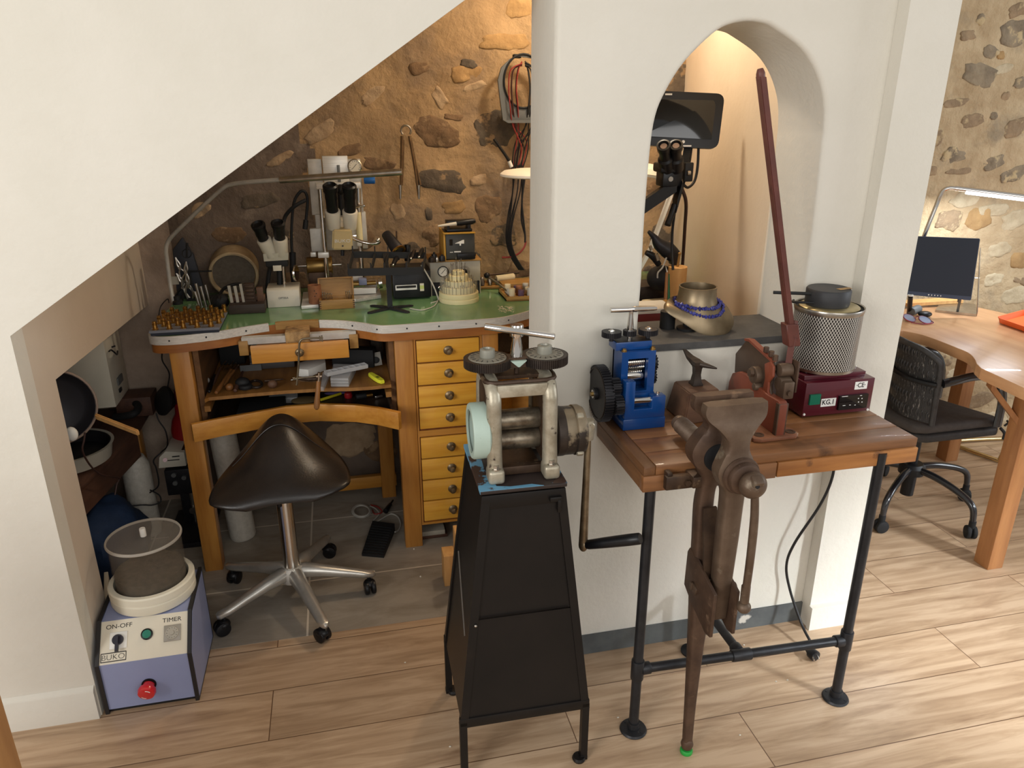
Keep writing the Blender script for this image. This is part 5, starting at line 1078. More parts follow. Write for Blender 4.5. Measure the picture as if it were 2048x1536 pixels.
m = M(); m.tube([c+V((0, 0, 0))+frame(n)[0]*.119*math.cos(q)+frame(n)[1]*.119*math.sin(q)+n*.022 for q in [k*PI/20 for k in range(40)]], .004, 8, 0, closed=True); obj('rim', m, mk('pale_brown_rim', (160, 138, 122), rough=.5), mr)
m = M(); a, b = aty(191, 832, 2.47), aty(278, 866, 2.42); bar(m, a, b, .012, .020); bmesh.ops.bevel(m.bm, geom=m.bm.edges[:], offset=.004, segments=2, affect='EDGES'); obj('handle', m, raw_w, mr)
m = M(); m.ball(aty(143, 868, 2.24), .022, sc=(.8, .6, 1)); tag(obj('white_ball', m, white_pl), 'round white plastic ball by the jamb in the recess', 'ball')
m = M(); m.lathe([(0, 0), (.03, 0), (.035, .03), (.03, .09), (.018, .10), (0, .10)], (-.915, 2.30, .451), n=20); tag(obj('dark_bottle', m, mk('dark_slate_bottle', (62, 62, 70), rough=.4)), 'squat dark bottle beside the jamb on the recess table', 'bottle')
m = M(); m.tube([aty(170, 865, 2.36), aty(168, 880, 2.35), aty(165, 902, 2.34), aty(180, 930, 2.38), aty(200, 948, 2.44), aty(222, 953, 2.5), aty(238, 957, 2.55), aty(234, 968, 2.54), aty(230, 990, 2.52)], .003, 8, 6); tag(obj('brown_cable', m, cable_br), 'brown cable trailing down over the recess table edge', 'cable')
m = M(); m.lathe([(0, 0), (.05, 0), (.053, .02), (.05, .30), (.035, .335), (0, .34)], (-.835, 2.86, .0016), n=28); tag(obj('white_cylinder', m, bubble), 'tall white cylinder standing under the recess table', 'cylinder')
bg = M(); bg.ball((-.885, 2.55, .15), .16, 24, 16, sc=(.85, 1.1, .95)); bg.noise(.05, 7, 4); bg.noise(.015, 25, 6)
for v in bg.bm.verts: v.co.z = max(v.co.z, .0016); v.co.x = min(v.co.x, -.765); v.co.z = min(v.co.z, .335)
tag(obj('blue_bag', bg, navy), 'crumpled navy blue bag on the floor under the recess table', 'bag')
m = M(); m.box((-.80, 2.22, .165), (.012, .10, .07), (.5, .1, .2), bev=.002); m.i = 1; m.cyl((-.793, 2.205, .165), (-.791, 2.204, .165), .006); tag(obj('metal_sheet', m, [lt_grey, black_pl]), 'pale metal plate with a dark hole leaning against the blue bag', 'plate')
# ------------------------------------------------------------------ magnetic polisher beside the stair wall
pm = thing('polishing_machine', 'lilac BUKO polishing machine with a smoky drum by the stair wall'.replace('BUKO ', ''), 'polishing machine', (-.617, 2.0, 0))
PX0, PX1 = -.741, -.494
prof = [(1.862, .012), (1.862, .163), (1.944, .247), (2.135, .258), (2.135, .012)]
m = M(); m.ext(prof, (PX0+.010, PX1-.010), 'YZ'); bd = obj('housing', m, lilac, pm)
pe = [(1.8575, .0), (1.8575, .166), (1.942, .2525), (2.14, .2635), (2.14, 0)]; pi_ = [(1.866, .009), (1.866, .161), (1.946, .2425), (2.131, .2535), (2.131, .009)]
for x0, x1, xs in ((PX0, PX0+.010, 0), (PX1-.010, PX1, 1)):
    m = M(); m.ext(pe, (x0, x1), 'YZ'); m.i = 1
    m.ext(pi_, (x1-.001, x1+.0006) if xs else (x0-.0006, x0+.001), 'YZ'); obj('side_panel', m, [mk('black_edge_band', (36, 34, 34), rough=.5) if 'black_edge_band' not in MATS else MATS['black_edge_band'], lilac], pm)
m = M(); m.bx((PX0+.006, 1.868, 0), (PX1-.006, 2.13, .012)); obj('plinth', m, black_mt, pm)
sl = V((0, .082, .084)).normalized(); sn = V((0, -.084, .082)).normalized()
def pnl(x, t, d=0): return V((x, 1.862, .163))+sl*t+sn*d
SLn = math.hypot(.082, .084)
m = M(); m.rings([[pnl(PX0+.0105, .001, d), pnl(PX1-.0105, .001, d), pnl(PX1-.0105, SLn-.001, d), pnl(PX0+.0105, SLn-.001, d)] for d in (-.002, .0015)]); cpn = obj('control_panel', m, panel_w, pm); cpn['label'] = 'ivory control panel'
XA = V((1, 0, 0)); xw = PX1-PX0-.021
def pxp(u, v, d=.0016): return pnl(PX0+.0105+u*xw, v*SLn, d)
text('on_off_lettering', 'ON-OFF', cpn, .0165, pxp(.205, .845), XA, sn, print_b, .0003, 1.12)
text('timer_lettering', 'TIMER', cpn, .0165, pxp(.815, .83), XA, sn, print_b, .0003, 1.12)
text('logo_lettering', 'BUKO', cpn, .0205, pxp(.152, .155), XA, sn, print_b, .0003, 1.08, -.00035)
m = M()
for u0, u1, v0, v1 in ((.015, .298, .055, .075), (.015, .298, .245, .265), (.012, .020, .06, .26), (.293, .301, .06, .26)):
    m.rings([[pxp(u0, v0, d), pxp(u1, v0, d), pxp(u1, v1, d), pxp(u0, v1, d)] for d in (.0014, .0019)])
obj('logo_frame', m, print_b, cpn)
def plate(u, v, w, h, d, mt, name, par):
    m = M(); c = pxp(u, v, 0); R = [c+XA*sx*w/2+sl*sy*h/2 for sx, sy in ((-1, -1), (1, -1), (1, 1), (-1, 1))]
    m.rings([[p+sn*.001 for p in R], [p+sn*(d-.001) for p in R], [p+sn*d+(c-p)*.06 for p in R]]); return obj(name, m, mt, par)
swp = plate(.205, .52, .045, .045, .005, white_pl, 'switch_plate', pm)
m = M(); m.lathe([(0, .005), (.0145, .005), (.0140, .013), (0, .013)], pxp(.205, .53, 0), sn, 26); c = pxp(.205, .48, .0); m.rings([[pxp(.205, .6, .013)+XA*.005, pxp(.205, .25, .013)+XA*.0045, pxp(.205, .25, .013)-XA*.0045, pxp(.205, .6, .013)-XA*.005], [pxp(.205, .6, .021)+XA*.004, pxp(.205, .25, .021)+XA*.0035, pxp(.205, .25, .021)-XA*.0035, pxp(.205, .6, .021)-XA*.004]]); obj('rotary_knob', m, mk('navy_black_knob', (38, 36, 46), rough=.4), swp)
m = M(); m.lathe([(0, .001), (.0155, .001), (.0155, .006), (.012, .0075), (0, .0075)], pxp(.53, .57, 0), sn, 28); m.i = 1; m.lathe([(0, .007), (.0122, .007), (.0105, .0105), (0, .0115)], pxp(.53, .57, 0), sn, 28); obj('green_button', m, [black_pl, green_b], pm)
tp = plate(.825, .52, .044, .044, .006, mk('grey_timer_plastic', (158, 152, 140), rough=.4), 'timer', pm)
m = M(); m.lathe([(0, .006), (.018, .006), (.017, .0085), (.0065, .009), (.006, .013), (0, .0135)], pxp(.825, .52, 0), sn, 28); m.i = 1
for k in range(12): q = k*PI/6; p = pxp(.825, .52, .0088)+XA*.0135*math.cos(q)+sl*.0135*math.sin(q); m.rings([[p+XA*.001, p+sl*.001, p-XA*.001, p-sl*.001], [p+XA*.001+sn*.0006, p+sl*.001+sn*.0006, p-XA*.001+sn*.0006, p-sl*.001+sn*.0006]])
obj('timer_dial', m, [lt_grey, print_b], tp)
m = M(); c = V((-.617, 1.8615, .079)); m.lathe([(0, 0), (.0195, 0), (.0195, .002), (0, .002)], c, (0, -1, 0), 24); obj('button_collar', m, black_pl, pm)
m = M(); m.lathe([(0, .001), (.015, .001), (.017, .013), (.0225, .016), (.0245, .025), (.0215, .033), (.011, .036), (0, .036)], c, V((-.08, -1, -.22)), 30)
stp = obj('stop_button', m, red_b, pm)
m = M(); dd = V((-.08, -1, -.22)).normalized(); fx, fy = frame(dd)
for q0 in (.6, 3.7):
    m.tube([c+dd*.0342+fx*.0150*math.cos(q0+j*.18)+fy*.0150*math.sin(q0+j*.18) for j in range(6)], .0014, 6, 2)
obj('arrow_marks', m, print_w, stp)
dc = V((-.613, 2.050, .2520))
m = M(); m.lathe([(.084, 0), (.114, 0), (.1155, .004), (.1155, .026), (.112, .030), (.1165, .033), (.1165, .052), (.113, .056), (.101, .056), (.0985, .045), (.0985, .012), (.084, .010)], dc, n=60, close=True); obj('drum_ring', m, nylon, pm)
m = M(); m.lathe([(0, .012), (.096, .012), (.097, .05), (.097, .175), (.0985, .186), (.0955, .186), (.0945, .175), (.0945, .052), (.092, .016), (0, .016)], dc, n=56); obj('drum', m, acrylic, pm)
m = M(); m.lathe([(0, .018), (.091, .018), (.0935, .06), (.0935, .085), (0, .092)], dc, n=48); obj('grit', m, dust, pm)
m = M(); m.lathe([(0, .1865), (.100, .1865), (.1015, .1885), (.100, .192), (0, .192)], dc, n=56); lid = obj('lid', m, acrylic_lid, pm)
m = M(); m.lathe([(.0970, .1855), (.1015, .1855), (.1020, .189), (.100, .1925), (.0970, .1925)], dc, n=56, close=True); obj('lid_rim', m, mk('frosted_rim', (176, 168, 156), rough=.5, alpha=.75), lid)
m = M(); m.lathe([(0, .192), (.0085, .192), (.0085, .215), (.0075, .217), (0, .217)], dc, n=20); obj('lid_knob', m, mk('clear_knob', (226, 222, 214), rough=.15, alpha=.7), lid)
# ------------------------------------------------------------------ black tapered stand
LC = (.362, 1.572, 0)
LT = Matrix.Translation(V(LC)) @ Matrix.Rotation(-.018, 4, 'Z')
sd = thing('mill_stand', 'black tapered sheet metal stand carrying the old grey rolling mill', 'stand', LC, -.018)
HB, HT = (.165, .162), (.0965, .123)
ZB_, ZT_ = .175, .785
def sp(sx, sy, z, d=0):
    f = (z-ZB_)/(ZT_-ZB_); return V((sx*(HB[0]+(HT[0]-HB[0])*f+d), sy*(HB[1]+(HT[1]-HB[1])*f+d)+.004*(1-f), z))
def corner(sx, sy):
    m = M(); w = .020; rs = []
    for z in (ZB_-.004, ZT_):
        p = sp(sx, sy, z); rs.append([p, p-V((sx*w, 0, 0)), p-V((sx*w, sy*.006, 0)), p-V((sx*.006, sy*.006, 0)), p-V((sx*.006, sy*w, 0)), p-V((0, sy*w, 0))])
    m.rings(rs); return m
for sx in (-1, 1):
    for sy in (-1, 1):
        c_ = obj('corner_post', corner(sx, sy), stand_black, sd, world=False)
        m = M(); p = sp(sx, sy, ZB_); q = p
        w = .009
        m.rings([[V((c.x+a*w-sx*.009, c.y+b*w-sy*.009, z)) for a, b in ((-1, -1), (1, -1), (1, 1), (-1, 1))] for c, z in ((p, ZB_+.01), (V((p.x, p.y, 0)), .012))])
        lg = obj('leg', m, stand_black, sd, world=False)
        m = M(); m.lathe([(0, 0), (.016, 0), (.018, .006), (.015, .012), (0, .013)], V((p.x-sx*.009-.012*(1 if sx > 0 else -1), p.y-sy*.009-.004, 0)), n=18); m.bx((p.x-sx*.009-.010, p.y-sy*.009-.010, 0), (p.x-sx*.009+.010, p.y-sy*.009+.010, .014), .002); obj('foot', m, stand_black, lg, world=False)
def panel(name, a, b, z0, z1, ins=.004, mt=stand_black):
    m = M(); rs = []
    P = [sp(a[0], a[1], z0), sp(b[0], b[1], z0), sp(b[0], b[1], z1), sp(a[0], a[1], z1)]
    n = (P[1]-P[0]).cross(P[3]-P[0]).normalized(); c = V((0, 0, (z0+z1)/2)); n = n if n.dot(P[0]-c) > 0 else -n
    e = (P[1]-P[0]).normalized()*.004
    P = [P[0]+e, P[1]-e, P[2]-e, P[3]+e]
    m.rings([[p-n*ins for p in P], [p-n*(ins+.002) for p in P]]); return obj(name, m, mt, sd, world=False), n
zm = .47
panel('front_panel', (-1, -1), (1, -1), ZB_+.004, zm-.0015, .003); panel('front_panel', (-1, -1), (1, -1), zm, ZT_-.03, .0055)
panel('side_panel', (-1, 1), (-1, -1), ZB_+.004, ZT_); panel('side_panel', (1, -1), (1, 1), ZB_+.004, ZT_); panel('back_panel', (1, 1), (-1, 1), ZB_+.004, ZT_)
m = M(); bar(m, sp(-1, -1, zm, -.0012)+V((.022, -.0015, 0)), sp(1, -1, zm, -.0012)+V((-.022, -.0015, 0)), .003, .003); obj('seam', m, stand_black, sd, world=False)
m = M(); a, b = sp(-1, .55, .52, .0005), sp(-1, -.7, .40, .0005); bar(m, a, b, .003, .003); obj('seam', m, mk('scratched_edge', (96, 88, 80), rough=.5), sd, world=False)
for s in (-1, 1):
    m = M(); a, b = sp(-1, s, ZB_), sp(1, s, ZB_); m.bx((a.x, a.y-s*.012 if s > 0 else a.y, ZB_-.006), (b.x, a.y if s > 0 else a.y+.012, ZB_+.022), .002); obj('bottom_rail', m, stand_black, sd, world=False)
m = M(); a, b = sp(-1, -1, ZT_), sp(1, -1, ZT_); m.bx((a.x, a.y-.001, ZT_-.034), (b.x, a.y+.006, ZT_+.001), .001); obj('top_rail', m, stand_black, sd, world=False)
m = M(); p = sp(1, -1, ZT_-.02); m.bx((p.x-.040, p.y-.008, p.z-.008), (p.x-.012, p.y+.002, p.z+.004), .002); m.bx((p.x-.022, p.y-.009, p.z-.036), (p.x-.014, p.y+.0, p.z-.004), .001); obj('latch', m, stand_black, sd, world=False)
m = M(); p = sp(-1, -1, zm-.012); m.ball(p+V((.014, -.003, 0)), .004, 10, 8); obj('rivet', m, nickel, sd, world=False)
m = M(); m.bx((-.0995, -.126, .790), (.0995, .126, .7995), .002); m.i = 1
m.ext([(-.0997, -.1262), (.045, -.1262), (.02, -.114), (-.03, -.116), (-.06, -.108), (-.066, -.06), (-.073, -.02), (-.070, .04), (-.076, .1262), (-.0997, .1262)], (.7992, .8001), 'XY'); m.ext([(.066, -.118), (.0997, -.1262), (.0997, -.01), (.094, -.02), (.088, -.09)], (.7992, .8001), 'XY'); m.bx((-.1, -.124, .791), (-.099, .126, .7993))
obj('top_plate', m, [plate_dark, plate_blue], sd, world=False)

# ------------------------------------------------------------------ old rolling mill
rm = thing('rolling_mill', 'old pitted grey rolling mill with crank standing on the black stand', 'rolling mill', (LC[0], LC[1], .8003), -.018)
def lo(name, m, mt, par=None, ang=38):
    for v in m.bm.verts: v.co.z -= .8003
    return obj(name, m, mt, par or rm, world=False, ang=ang)
ZP = .8006
for s in (-1, 1):
    x = .006+s*.064
    m = M(); m.tube([(x, -.080, ZP+.006), (x, -.076, .86), (x, -.073, .97), (x, -.070, .995), (x, -.055, 1.016), (x, -.02, 1.022), (x, .03, 1.018), (x, .056, 1.004), (x, .066, .975), (x, .068, .86), (x, .07, ZP+.006)], [.0185, .017, .017, .017, .0165, .017, .017, .0185], 16, 5, sx=1.0)
    m.box((x, -.084, ZP+.017), (.037, .046, .034), bev=.008, seg=3); m.box((x, .078, ZP+.017), (.037, .044, .034), bev=.008, seg=3); fo = lo('side_frame', m, worn_steel, ang=60)
    for y in (-.094, .09):
        m = M(); m.cyl((x, y, ZP+.033), (x, y, ZP+.036), .0095, n=16); m.cyl((x, y, ZP+.036), (x, y, ZP+.044), .0068, n=6); lo('bolt', m, nickel, fo)
    m = M(); m.bx((x-.012, -.058, .826), (x+.012, .056, 1.006), .002); lo('bearing_block', m, grime)
m = M(); m.bx((-.050, -.078, .998), (.062, -.068, 1.026), .002); lo('strap', m, worn_steel)
m = M(); m.bx((-.05, .054, .998), (.062, .064, 1.024), .002); lo('strap', m, worn_steel)
m = M(); m.tube([(-.066, -.058, 1.028), (-.072, 0, 1.03), (-.066, .05, 1.026), (0, .06, 1.026), (.078, .05, 1.028), (.084, 0, 1.03), (.078, -.058, 1.028), (0, -.064, 1.028)], .006, 8, 4, closed=True); m.bx((-.062, -.025, 1.022), (.074, .02, 1.030)); lo('top_ring', m, grime)
m = M(); m.bx((-.046, -.066, ZP+.002), (.058, -.046, ZP+.022), .002); m.bx((-.046, -.046, ZP+.002), (.058, .06, ZP+.008)); lo('base_tie', m, grime)
for z in (.921, .871):
    m = M(); m.cyl((-.046, -.018, z), (.058, -.018, z), .0242, n=36, bev=.002); m.cyl((-.08, -.018, z), (.10, -.018, z), .015, n=20); lo('roll', m, roll_steel)
for s, x in ((-1, -.059), (1, .073)):
    m = M(); m.cyl((x, -.003, 1.0), (x, -.003, 1.052), .0105, n=16); lo('screw', m, grime)
    m = M(); m.gear((x, -.003, 1.059), (0, 0, 1), .054, .020, 72, .0025); gr = lo('dial_gear', m, gear_brown)
    m = M(); m.lathe([(0, 1.068), (.044, 1.068), (.042, 1.0705), (.02, 1.0715), (0, 1.0715)], (x, -.003, 0), n=40); m.i = 1
    for k in range(18): q = k*PI/9; m.box((x+.034*math.cos(q), -.003+.034*math.sin(q), 1.0712), (.009, .0012, .001), (0, 0, q))
    lo('dial', m, [mk('grey_dial_face', (140, 134, 120), (114, 108, 94), sc=30, rough=.55), print_b] if 'grey_dial_face' not in MATS else [MATS['grey_dial_face'], print_b], gr)
    m = M(); m.lathe([(.0, 1.070), (.0165, 1.070), (.0175, 1.073), (.0165, 1.089), (.0135, 1.0905), (.010, 1.0905), (.009, 1.086), (0, 1.086)], (x, -.003, 0), n=26); lo('dial_nut', m, mk('grey_green_nut', (152, 150, 138), rough=.45, metal=.4) if 'grey_green_nut' not in MATS else MATS['grey_green_nut'], gr)
m = M(); m.rings([[(.007+a*.023, -.008+b*.018, z) for a, b in ((-1, -1), (1, -1), (1, 1), (-1, 1))] for z in (1.048, 1.069)]+[[(.007+a*.021, -.008+b*.016, 1.071) for a, b in ((-1, -1), (1, -1), (1, 1), (-1, 1))]]); m.i = 1; m.rings([[(.007+a*.018, -.008-.0262+.016*0, z) for a, z in ((-1, 1.066), (1, 1.066), (.1, 1.052), (-.1, 1.052))], [(.007+a*.018, -.0255, z) for a, z in ((-1, 1.066), (1, 1.066), (.1, 1.052), (-.1, 1.052))]]); lo('centre_block', m, [grime, mint])
m = M(); m.cyl((.007, -.008, 1.02), (.007, -.008, 1.05), .006, n=12); lo('spindle', m, grime)
m = M(); m.lathe([(0, 1.07), (.0145, 1.07), (.0135, 1.083), (.0095, 1.112), (.010, 1.116), (.0145, 1.117), (.0150, 1.119), (.0150, 1.141), (.0140, 1.1435), (0, 1.1435)], (.007, -.008, 0), n=30); lo('t_post', m, chrome)
Li = LT.inverted(); a, b = Li @ aty(969, 653, 1.575), Li @ aty(1110, 673, 1.525); m = M(); m.cyl(a, b, .0075, n=20, bev=.003); lo('t_bar', m, chrome)
cm = V((-.086, -.030, .905))
m = M(); m.lathe([(.050, -.020), (.062, -.020), (.065, -.016), (.065, .016), (.060, .020), (.050, .020), (.050, .012), (.053, .010), (.053, -.014), (.050, -.016)], cm, (1, 0, 0), 44, close=True); lo('gear_guard', m, mint)['label'] = 'mint green gear guard'
m = M(); m.gear(cm+V((.004, 0, .02)), (1, 0, 0), .034, .02, 26, .004); m.gear(cm+V((.004, 0, -.03)), (1, 0, 0), .024, .02, 18, .004); m.cyl(cm+V((.012, 0, 0)), cm+V((.016, 0, 0)), .051, n=32); lo('gear', m, gear_black)
cg = V((.096, -.012, .878))
m = M(); m.lathe([(0, 0), (.054, 0), (.058, .004), (.058, .042), (.0565, .044), (.060, .046), (.060, .060), (.054, .070), (.02, .072), (0, .072)], cg, (1, 0, 0), 44); gb_ = lo('gearbox', m, gearbox_m)
m = M(); m.lathe([(0, -.004), (.056, -.004), (.0595, 0), (.0595, .016), (.0582, .02), (0, .02)], cg, (1, 0, 0), 44); lo('gearbox_back', m, gear_brown, gb_)
for q in (.6, 2.2, 3.9, 5.3):
    m = M(); p = cg+V((.053, .059*math.cos(q), .059*math.sin(q))); m.box(p, (.016, .014, .014), (q, 0, 0), bev=.003); lo('cover_lug', m, worn_steel, gb_)
m = M(); m.cyl(cg+V((.070, 0, -.004)), cg+V((.085, 0, -.004)), .012, n=18); hp = cg+V((.086, 0, -.004)); m.tube([hp+V((0, 0, .026)), hp+V((0, 0, .0)), hp+V((0, 0, -.024))], [.0125, .0155, .0125], 20, 4); m.lathe([(0, -.012), (.011, -.012), (.0125, 0), (.0125, .012), (.010, .014), (0, .014)], hp+V((0, 0, .012)), (0, -1, 0), 20); lo('crank_hub', m, worn_steel)
ha = Li @ V((.532, 1.53, .573)); m = M(); m.tube([hp+V((0, 0, -.02)), (hp+ha)/2, ha], [.0075, .009, .0115], 14, 4); m.ball(ha, .014, 18, 12, sc=(.8, 1, 1.2)); ca = lo('crank_arm', m, mk('brown_old_steel_arm', (140, 122, 96), (112, 92, 68), sc=30, rough=.42, metal=.7))
m = M(); he = Li @ aty(1281, 1077, 1.435); d = (he-ha).normalized(); L = (he-ha).length; m.lathe([(0, .008), (.0095, .008), (.012, .016), (.0135, L*.4), (.0145, L*.8), (.014, L-.003), (.012, L), (0, L)], ha, d, 24); lo('crank_handle', m, black_pl, ca)

# ------------------------------------------------------------------ pipe-leg work table
TX0, TX1, TY0, TY1, TZ = .650, 1.390, 1.457, 1.790, .81
wt2 = thing('work_table', 'old plank work table on black pipe legs below the arched niche', 'table', ((TX0+TX1)/2, 1.62, 0))
yy = [TY0+.003, 1.535, 1.614, 1.700, TY1]
for k in range(4):
    m = M(); m.bx((TX0+.030, yy[k]+(.0012 if k else 0), TZ-.024), (TX1-.0 if k != 3 else TX1, yy[k+1]-.0012, TZ), .002); obj('plank', m, table_w, wt2)
m = M(); m.bx((TX0, TY0+.003, TZ-.024), (TX0+.029, TY1, TZ-.0005), .002); obj('side_board', m, table_y, wt2)
m = M(); m.ext([(TX0-.001, TY0), (.995, TY0-.002), (.995, TY0+.022), (TX0-.001, TY0+.022)], (TZ-.066, TZ-.0245), 'XY', bev=.002); obj('front_rail', m, table_w, wt2)
m = M(); m.ext([(.997, TY0-.003), (TX1+.001, TY0-.004), (TX1+.001, TY0+.022), (.997, TY0+.022)], (TZ-.064, TZ-.0245), 'XY', bev=.002); obj('front_rail', m, mk('lighter_orange_rail', (172, 116, 62), (140, 88, 46), sc=4, st=(1, 9, 9), rough=.45, c3=(92, 60, 38), sc3=10), wt2)
for x0, x1 in ((TX0, TX0+.025), (TX1-.025, TX1)):
    m = M(); m.bx((x0, TY0+.023, TZ-.066), (x1, TY1, TZ-.0245), .002); obj('side_rail', m, table_y, wt2)
m = M(); m.bx((TX0+.025, TY1-.03, TZ-.066), (TX1-.025, TY1-.005, TZ-.0245)); obj('back_rail', m, table_w, wt2)
LX0, LX1, LY = .678, 1.288, 1.478
for (x, y, tilt) in ((LX0, LY, 0), (LX1, LY-.02, .0)):
    m = M(); m.cyl((x, y, .01), (x, y, TZ-.03), .0132, n=20); m.cyl((x, y, .175), (x, y, .235), .0172, n=20, bev=.002); m.cyl((x, y, .012), (x, y, .03), .017, n=18); m.lathe([(0, .0005), (.036, .0005), (.037, .003), (.034, .008), (.018, .011), (0, .011)], (x, y, 0), n=28); lg = obj('leg', m, pipe_black, wt2)
    m = M()
    for q in (.6, 2.17, 3.74, 5.3): m.cyl((x+.026*math.cos(q), y+.026*math.sin(q), .006), (x+.026*math.cos(q), y+.026*math.sin(q), .0105), .004, n=10)
    obj('flange_screws', m, gear_black, lg)
ZC = .205
m = M(); m.cyl((LX0, LY, ZC), (LX1, LY-.02, ZC), .0125, n=18); m.cyl((LX0+.01, LY, ZC), (LX0+.035, LY, ZC), .0165, n=18, bev=.002); m.cyl((LX1-.035, LY-.019, ZC), (LX1-.01, LY-.02, ZC), .0165, n=18, bev=.002); m.cyl((.945, LY-.009, ZC), (1.0, LY-.011, ZC), .0165, n=18, bev=.002); obj('cross_pipe', m, pipe_black, wt2)
m = M(); m.cyl((.972, LY-.01, ZC), (.972, 1.72, ZC), .0125, n=18); m.cyl((.972, LY, ZC), (.972, LY+.025, ZC), .0165, n=18, bev=.002); m.cyl((.972, 1.72, ZC), (.972, 1.735, ZC), .0165); obj('cross_pipe', m, pipe_black, wt2)
m = M(); m.cyl((LX0+.03, 1.745, ZC), (LX1-.02, 1.68, ZC), .0125, n=18) if False else m.cyl((.972, 1.73, ZC), (.972, 1.73, .012), .0125, n=18); m.lathe([(0, .0005), (.034, .0005), (.034, .006), (.018, .010), (0, .010)], (.972, 1.73, 0), n=24); obj('back_leg', m, pipe_black, wt2)

# ------------------------------------------------------------------ blue rolling mill on the table
BX, BY = .732, 1.715
bm_ = thing('blue_rolling_mill', 'royal blue combination rolling mill with black gears on the table', 'rolling mill', (BX, BY, TZ))
z0 = TZ+.0006
m = M(); m.bx((.675, 1.665, z0), (.791, 1.775, z0+.030), .002); obj('base', m, mill_blue, bm_)
m = M(); zb = z0+.0295
m.ext([(.678, zb), (.789, zb), (.789, .898), (.752, .898), (.752, .866), (.704, .866), (.704, .943), (.678, .943)], (1.667, 1.695), 'XZ', bev=.0015); m.i = 0
obj('front_frame', m, mill_blue, bm_)
m = M(); m.holes([[(.676, zb), (.768, zb), (.768, 1.012), (.676, 1.012)], [(.694, .905), (.748, .905), (.748, .993), (.694, .993)]], (1.700, 1.716), 'XZ'); m.bx((.676, 1.716, zb), (.688, 1.765, 1.012)); m.bx((.756, 1.716, zb), (.768, 1.765, 1.012)); m.bx((.676, 1.695, zb), (.768, 1.765, .90)); m.holes([[(.676, .90), (.768, .90), (.768, 1.012), (.676, 1.012)], [(.694, .915), (.748, .915), (.748, .993), (.694, .993)]], (1.757, 1.766), 'XZ'); obj('frame', m, mill_blue, bm_)
m = M(); m.bx((.664, 1.715, 1.0125), (.762, 1.768, 1.034), .0015); m.i = 1; m.bx((.666, 1.716, 1.0338), (.76, 1.767, 1.0352)); obj('top_plate', m, [mill_blue, gear_black], bm_)
for x in (.684, .762):
    m = M(); m.cyl((x, 1.708, 1.012), (x, 1.708, 1.0155), .007, n=16); m.cyl((x, 1.708, 1.0155), (x, 1.708, 1.020), .005, n=6); obj('bolt', m, brass_dk, bm_)
m = M(); m.cyl((.772, 1.681, .898), (.772, 1.681, .901), .0055, n=14); m.cyl((.772, 1.681, .901), (.772, 1.681, .906), .004, n=6); obj('bolt', m, chrome, bm_)
m = M(); m.cyl((.690, 1.738, .972), (.754, 1.738, .972), .0165, n=30)
for k in range(11): x = .695+k*.0052; m.lathe([(.0165, -.0018), (.0188, 0), (.0165, .0018)], (x, 1.738, .972), (1, 0, 0), 28, close=True)
obj('grooved_roll', m, chrome, bm_)
m = M(); m.cyl((.690, 1.738, .935), (.754, 1.738, .935), .0172, n=30); obj('plain_roll', m, chrome, bm_)
m = M(); m.cyl((.655, 1.681, .885), (.785, 1.681, .885), .0085, n=22); obj('drive_shaft', m, chrome, bm_)
G1 = V((.640, 1.746, .888))
m = M(); m.gear(G1, (1, 0, 0), .076, .024, 56, .0045); m.i = 1
m.lathe([(.066, -.0135), (.069, -.0135), (.069, -.012), (.066, -.012)], G1, (1, 0, 0), 44, close=True); m.i = 0
m.lathe([(0, 0), (.016, 0), (.016, .010), (0, .010)], G1+V((-.011, 0, 0)), (-1, 0, 0), 26); gg = obj('large_gear', m, [gear_black, gear_brown], bm_)
m = M(); m.cyl(G1+V((-.020, 0, 0)), G1+V((-.023, 0, 0)), .0115, n=20); m.i = 1; m.cyl(G1+V((-.023, 0, 0)), G1+V((-.028, 0, 0)), .006, n=6); obj('hub_bolt', m, [chrome, brass_dk], gg)
for (c, r, n, nm) in ((V((.660, 1.698, .922)), .0235, 17, 'pinion'), (V((.664, 1.681, .878)), .0255, 18, 'pinion')):
    m = M(); m.gear(c, (1, 0, 0), r, .022, n, .0052); pg = obj(nm, m, gear_black, bm_)
    if c.z > .9:
        m = M(); m.cyl(c+V((-.011, 0, 0)), c+V((-.0135, 0, 0)), .010, n=18); m.cyl(c+V((-.0135, 0, 0)), c+V((-.017, 0, 0)), .0055, n=6); obj('hub_bolt', m, nickel, pg)
for (z, r) in ((.967, .024), (.930, .022)):
    m = M(); m.gear((.777, 1.738, z), (1, 0, 0), r, .014, 16, .005); obj('side_gear', m, gear_black, bm_)
for (x, r, n) in ((.659, .0255, 34), (.759, .0255, 34), (.7085, .0175, 20)):
    m = M(); m.gear((x, 1.738, 1.052), (0, 0, 1), r, .014, n, .0026); m.cyl((x, 1.738, 1.033), (x, 1.738, 1.046), .006, n=12); tg = obj('top_gear', m, gear_black, bm_)
    if r > .02:
        m = M(); m.cyl((x, 1.738, 1.0588), (x, 1.738, 1.0605), .0085, n=20); m.cyl((x, 1.738, 1.0605), (x, 1.738, 1.064), .0045, n=6); obj('gear_nut', m, chrome, tg)
m = M(); m.lathe([(0, 1.034), (.0065, 1.034), (.0065, 1.05), (.0085, 1.052), (.0088, 1.068), (.006, 1.098), (.0062, 1.108), (0, 1.108)], (.7085, 1.738, 0), n=24); obj('t_post', m, chrome, bm_)
m = M(); a, b = aty(1221, 620, 1.738), aty(1313, 616.5, 1.738); d = b-a; L = d.length; m.lathe([(0, 0), (.0066, 0), (.0072, .001), (.0072, L*.42), (.0078, L*.43), (.0078, L*.57), (.0072, L*.58), (.0066, L*.93), (.005, L), (0, L)], a, d, 22); obj('t_bar', m, chrome, bm_)

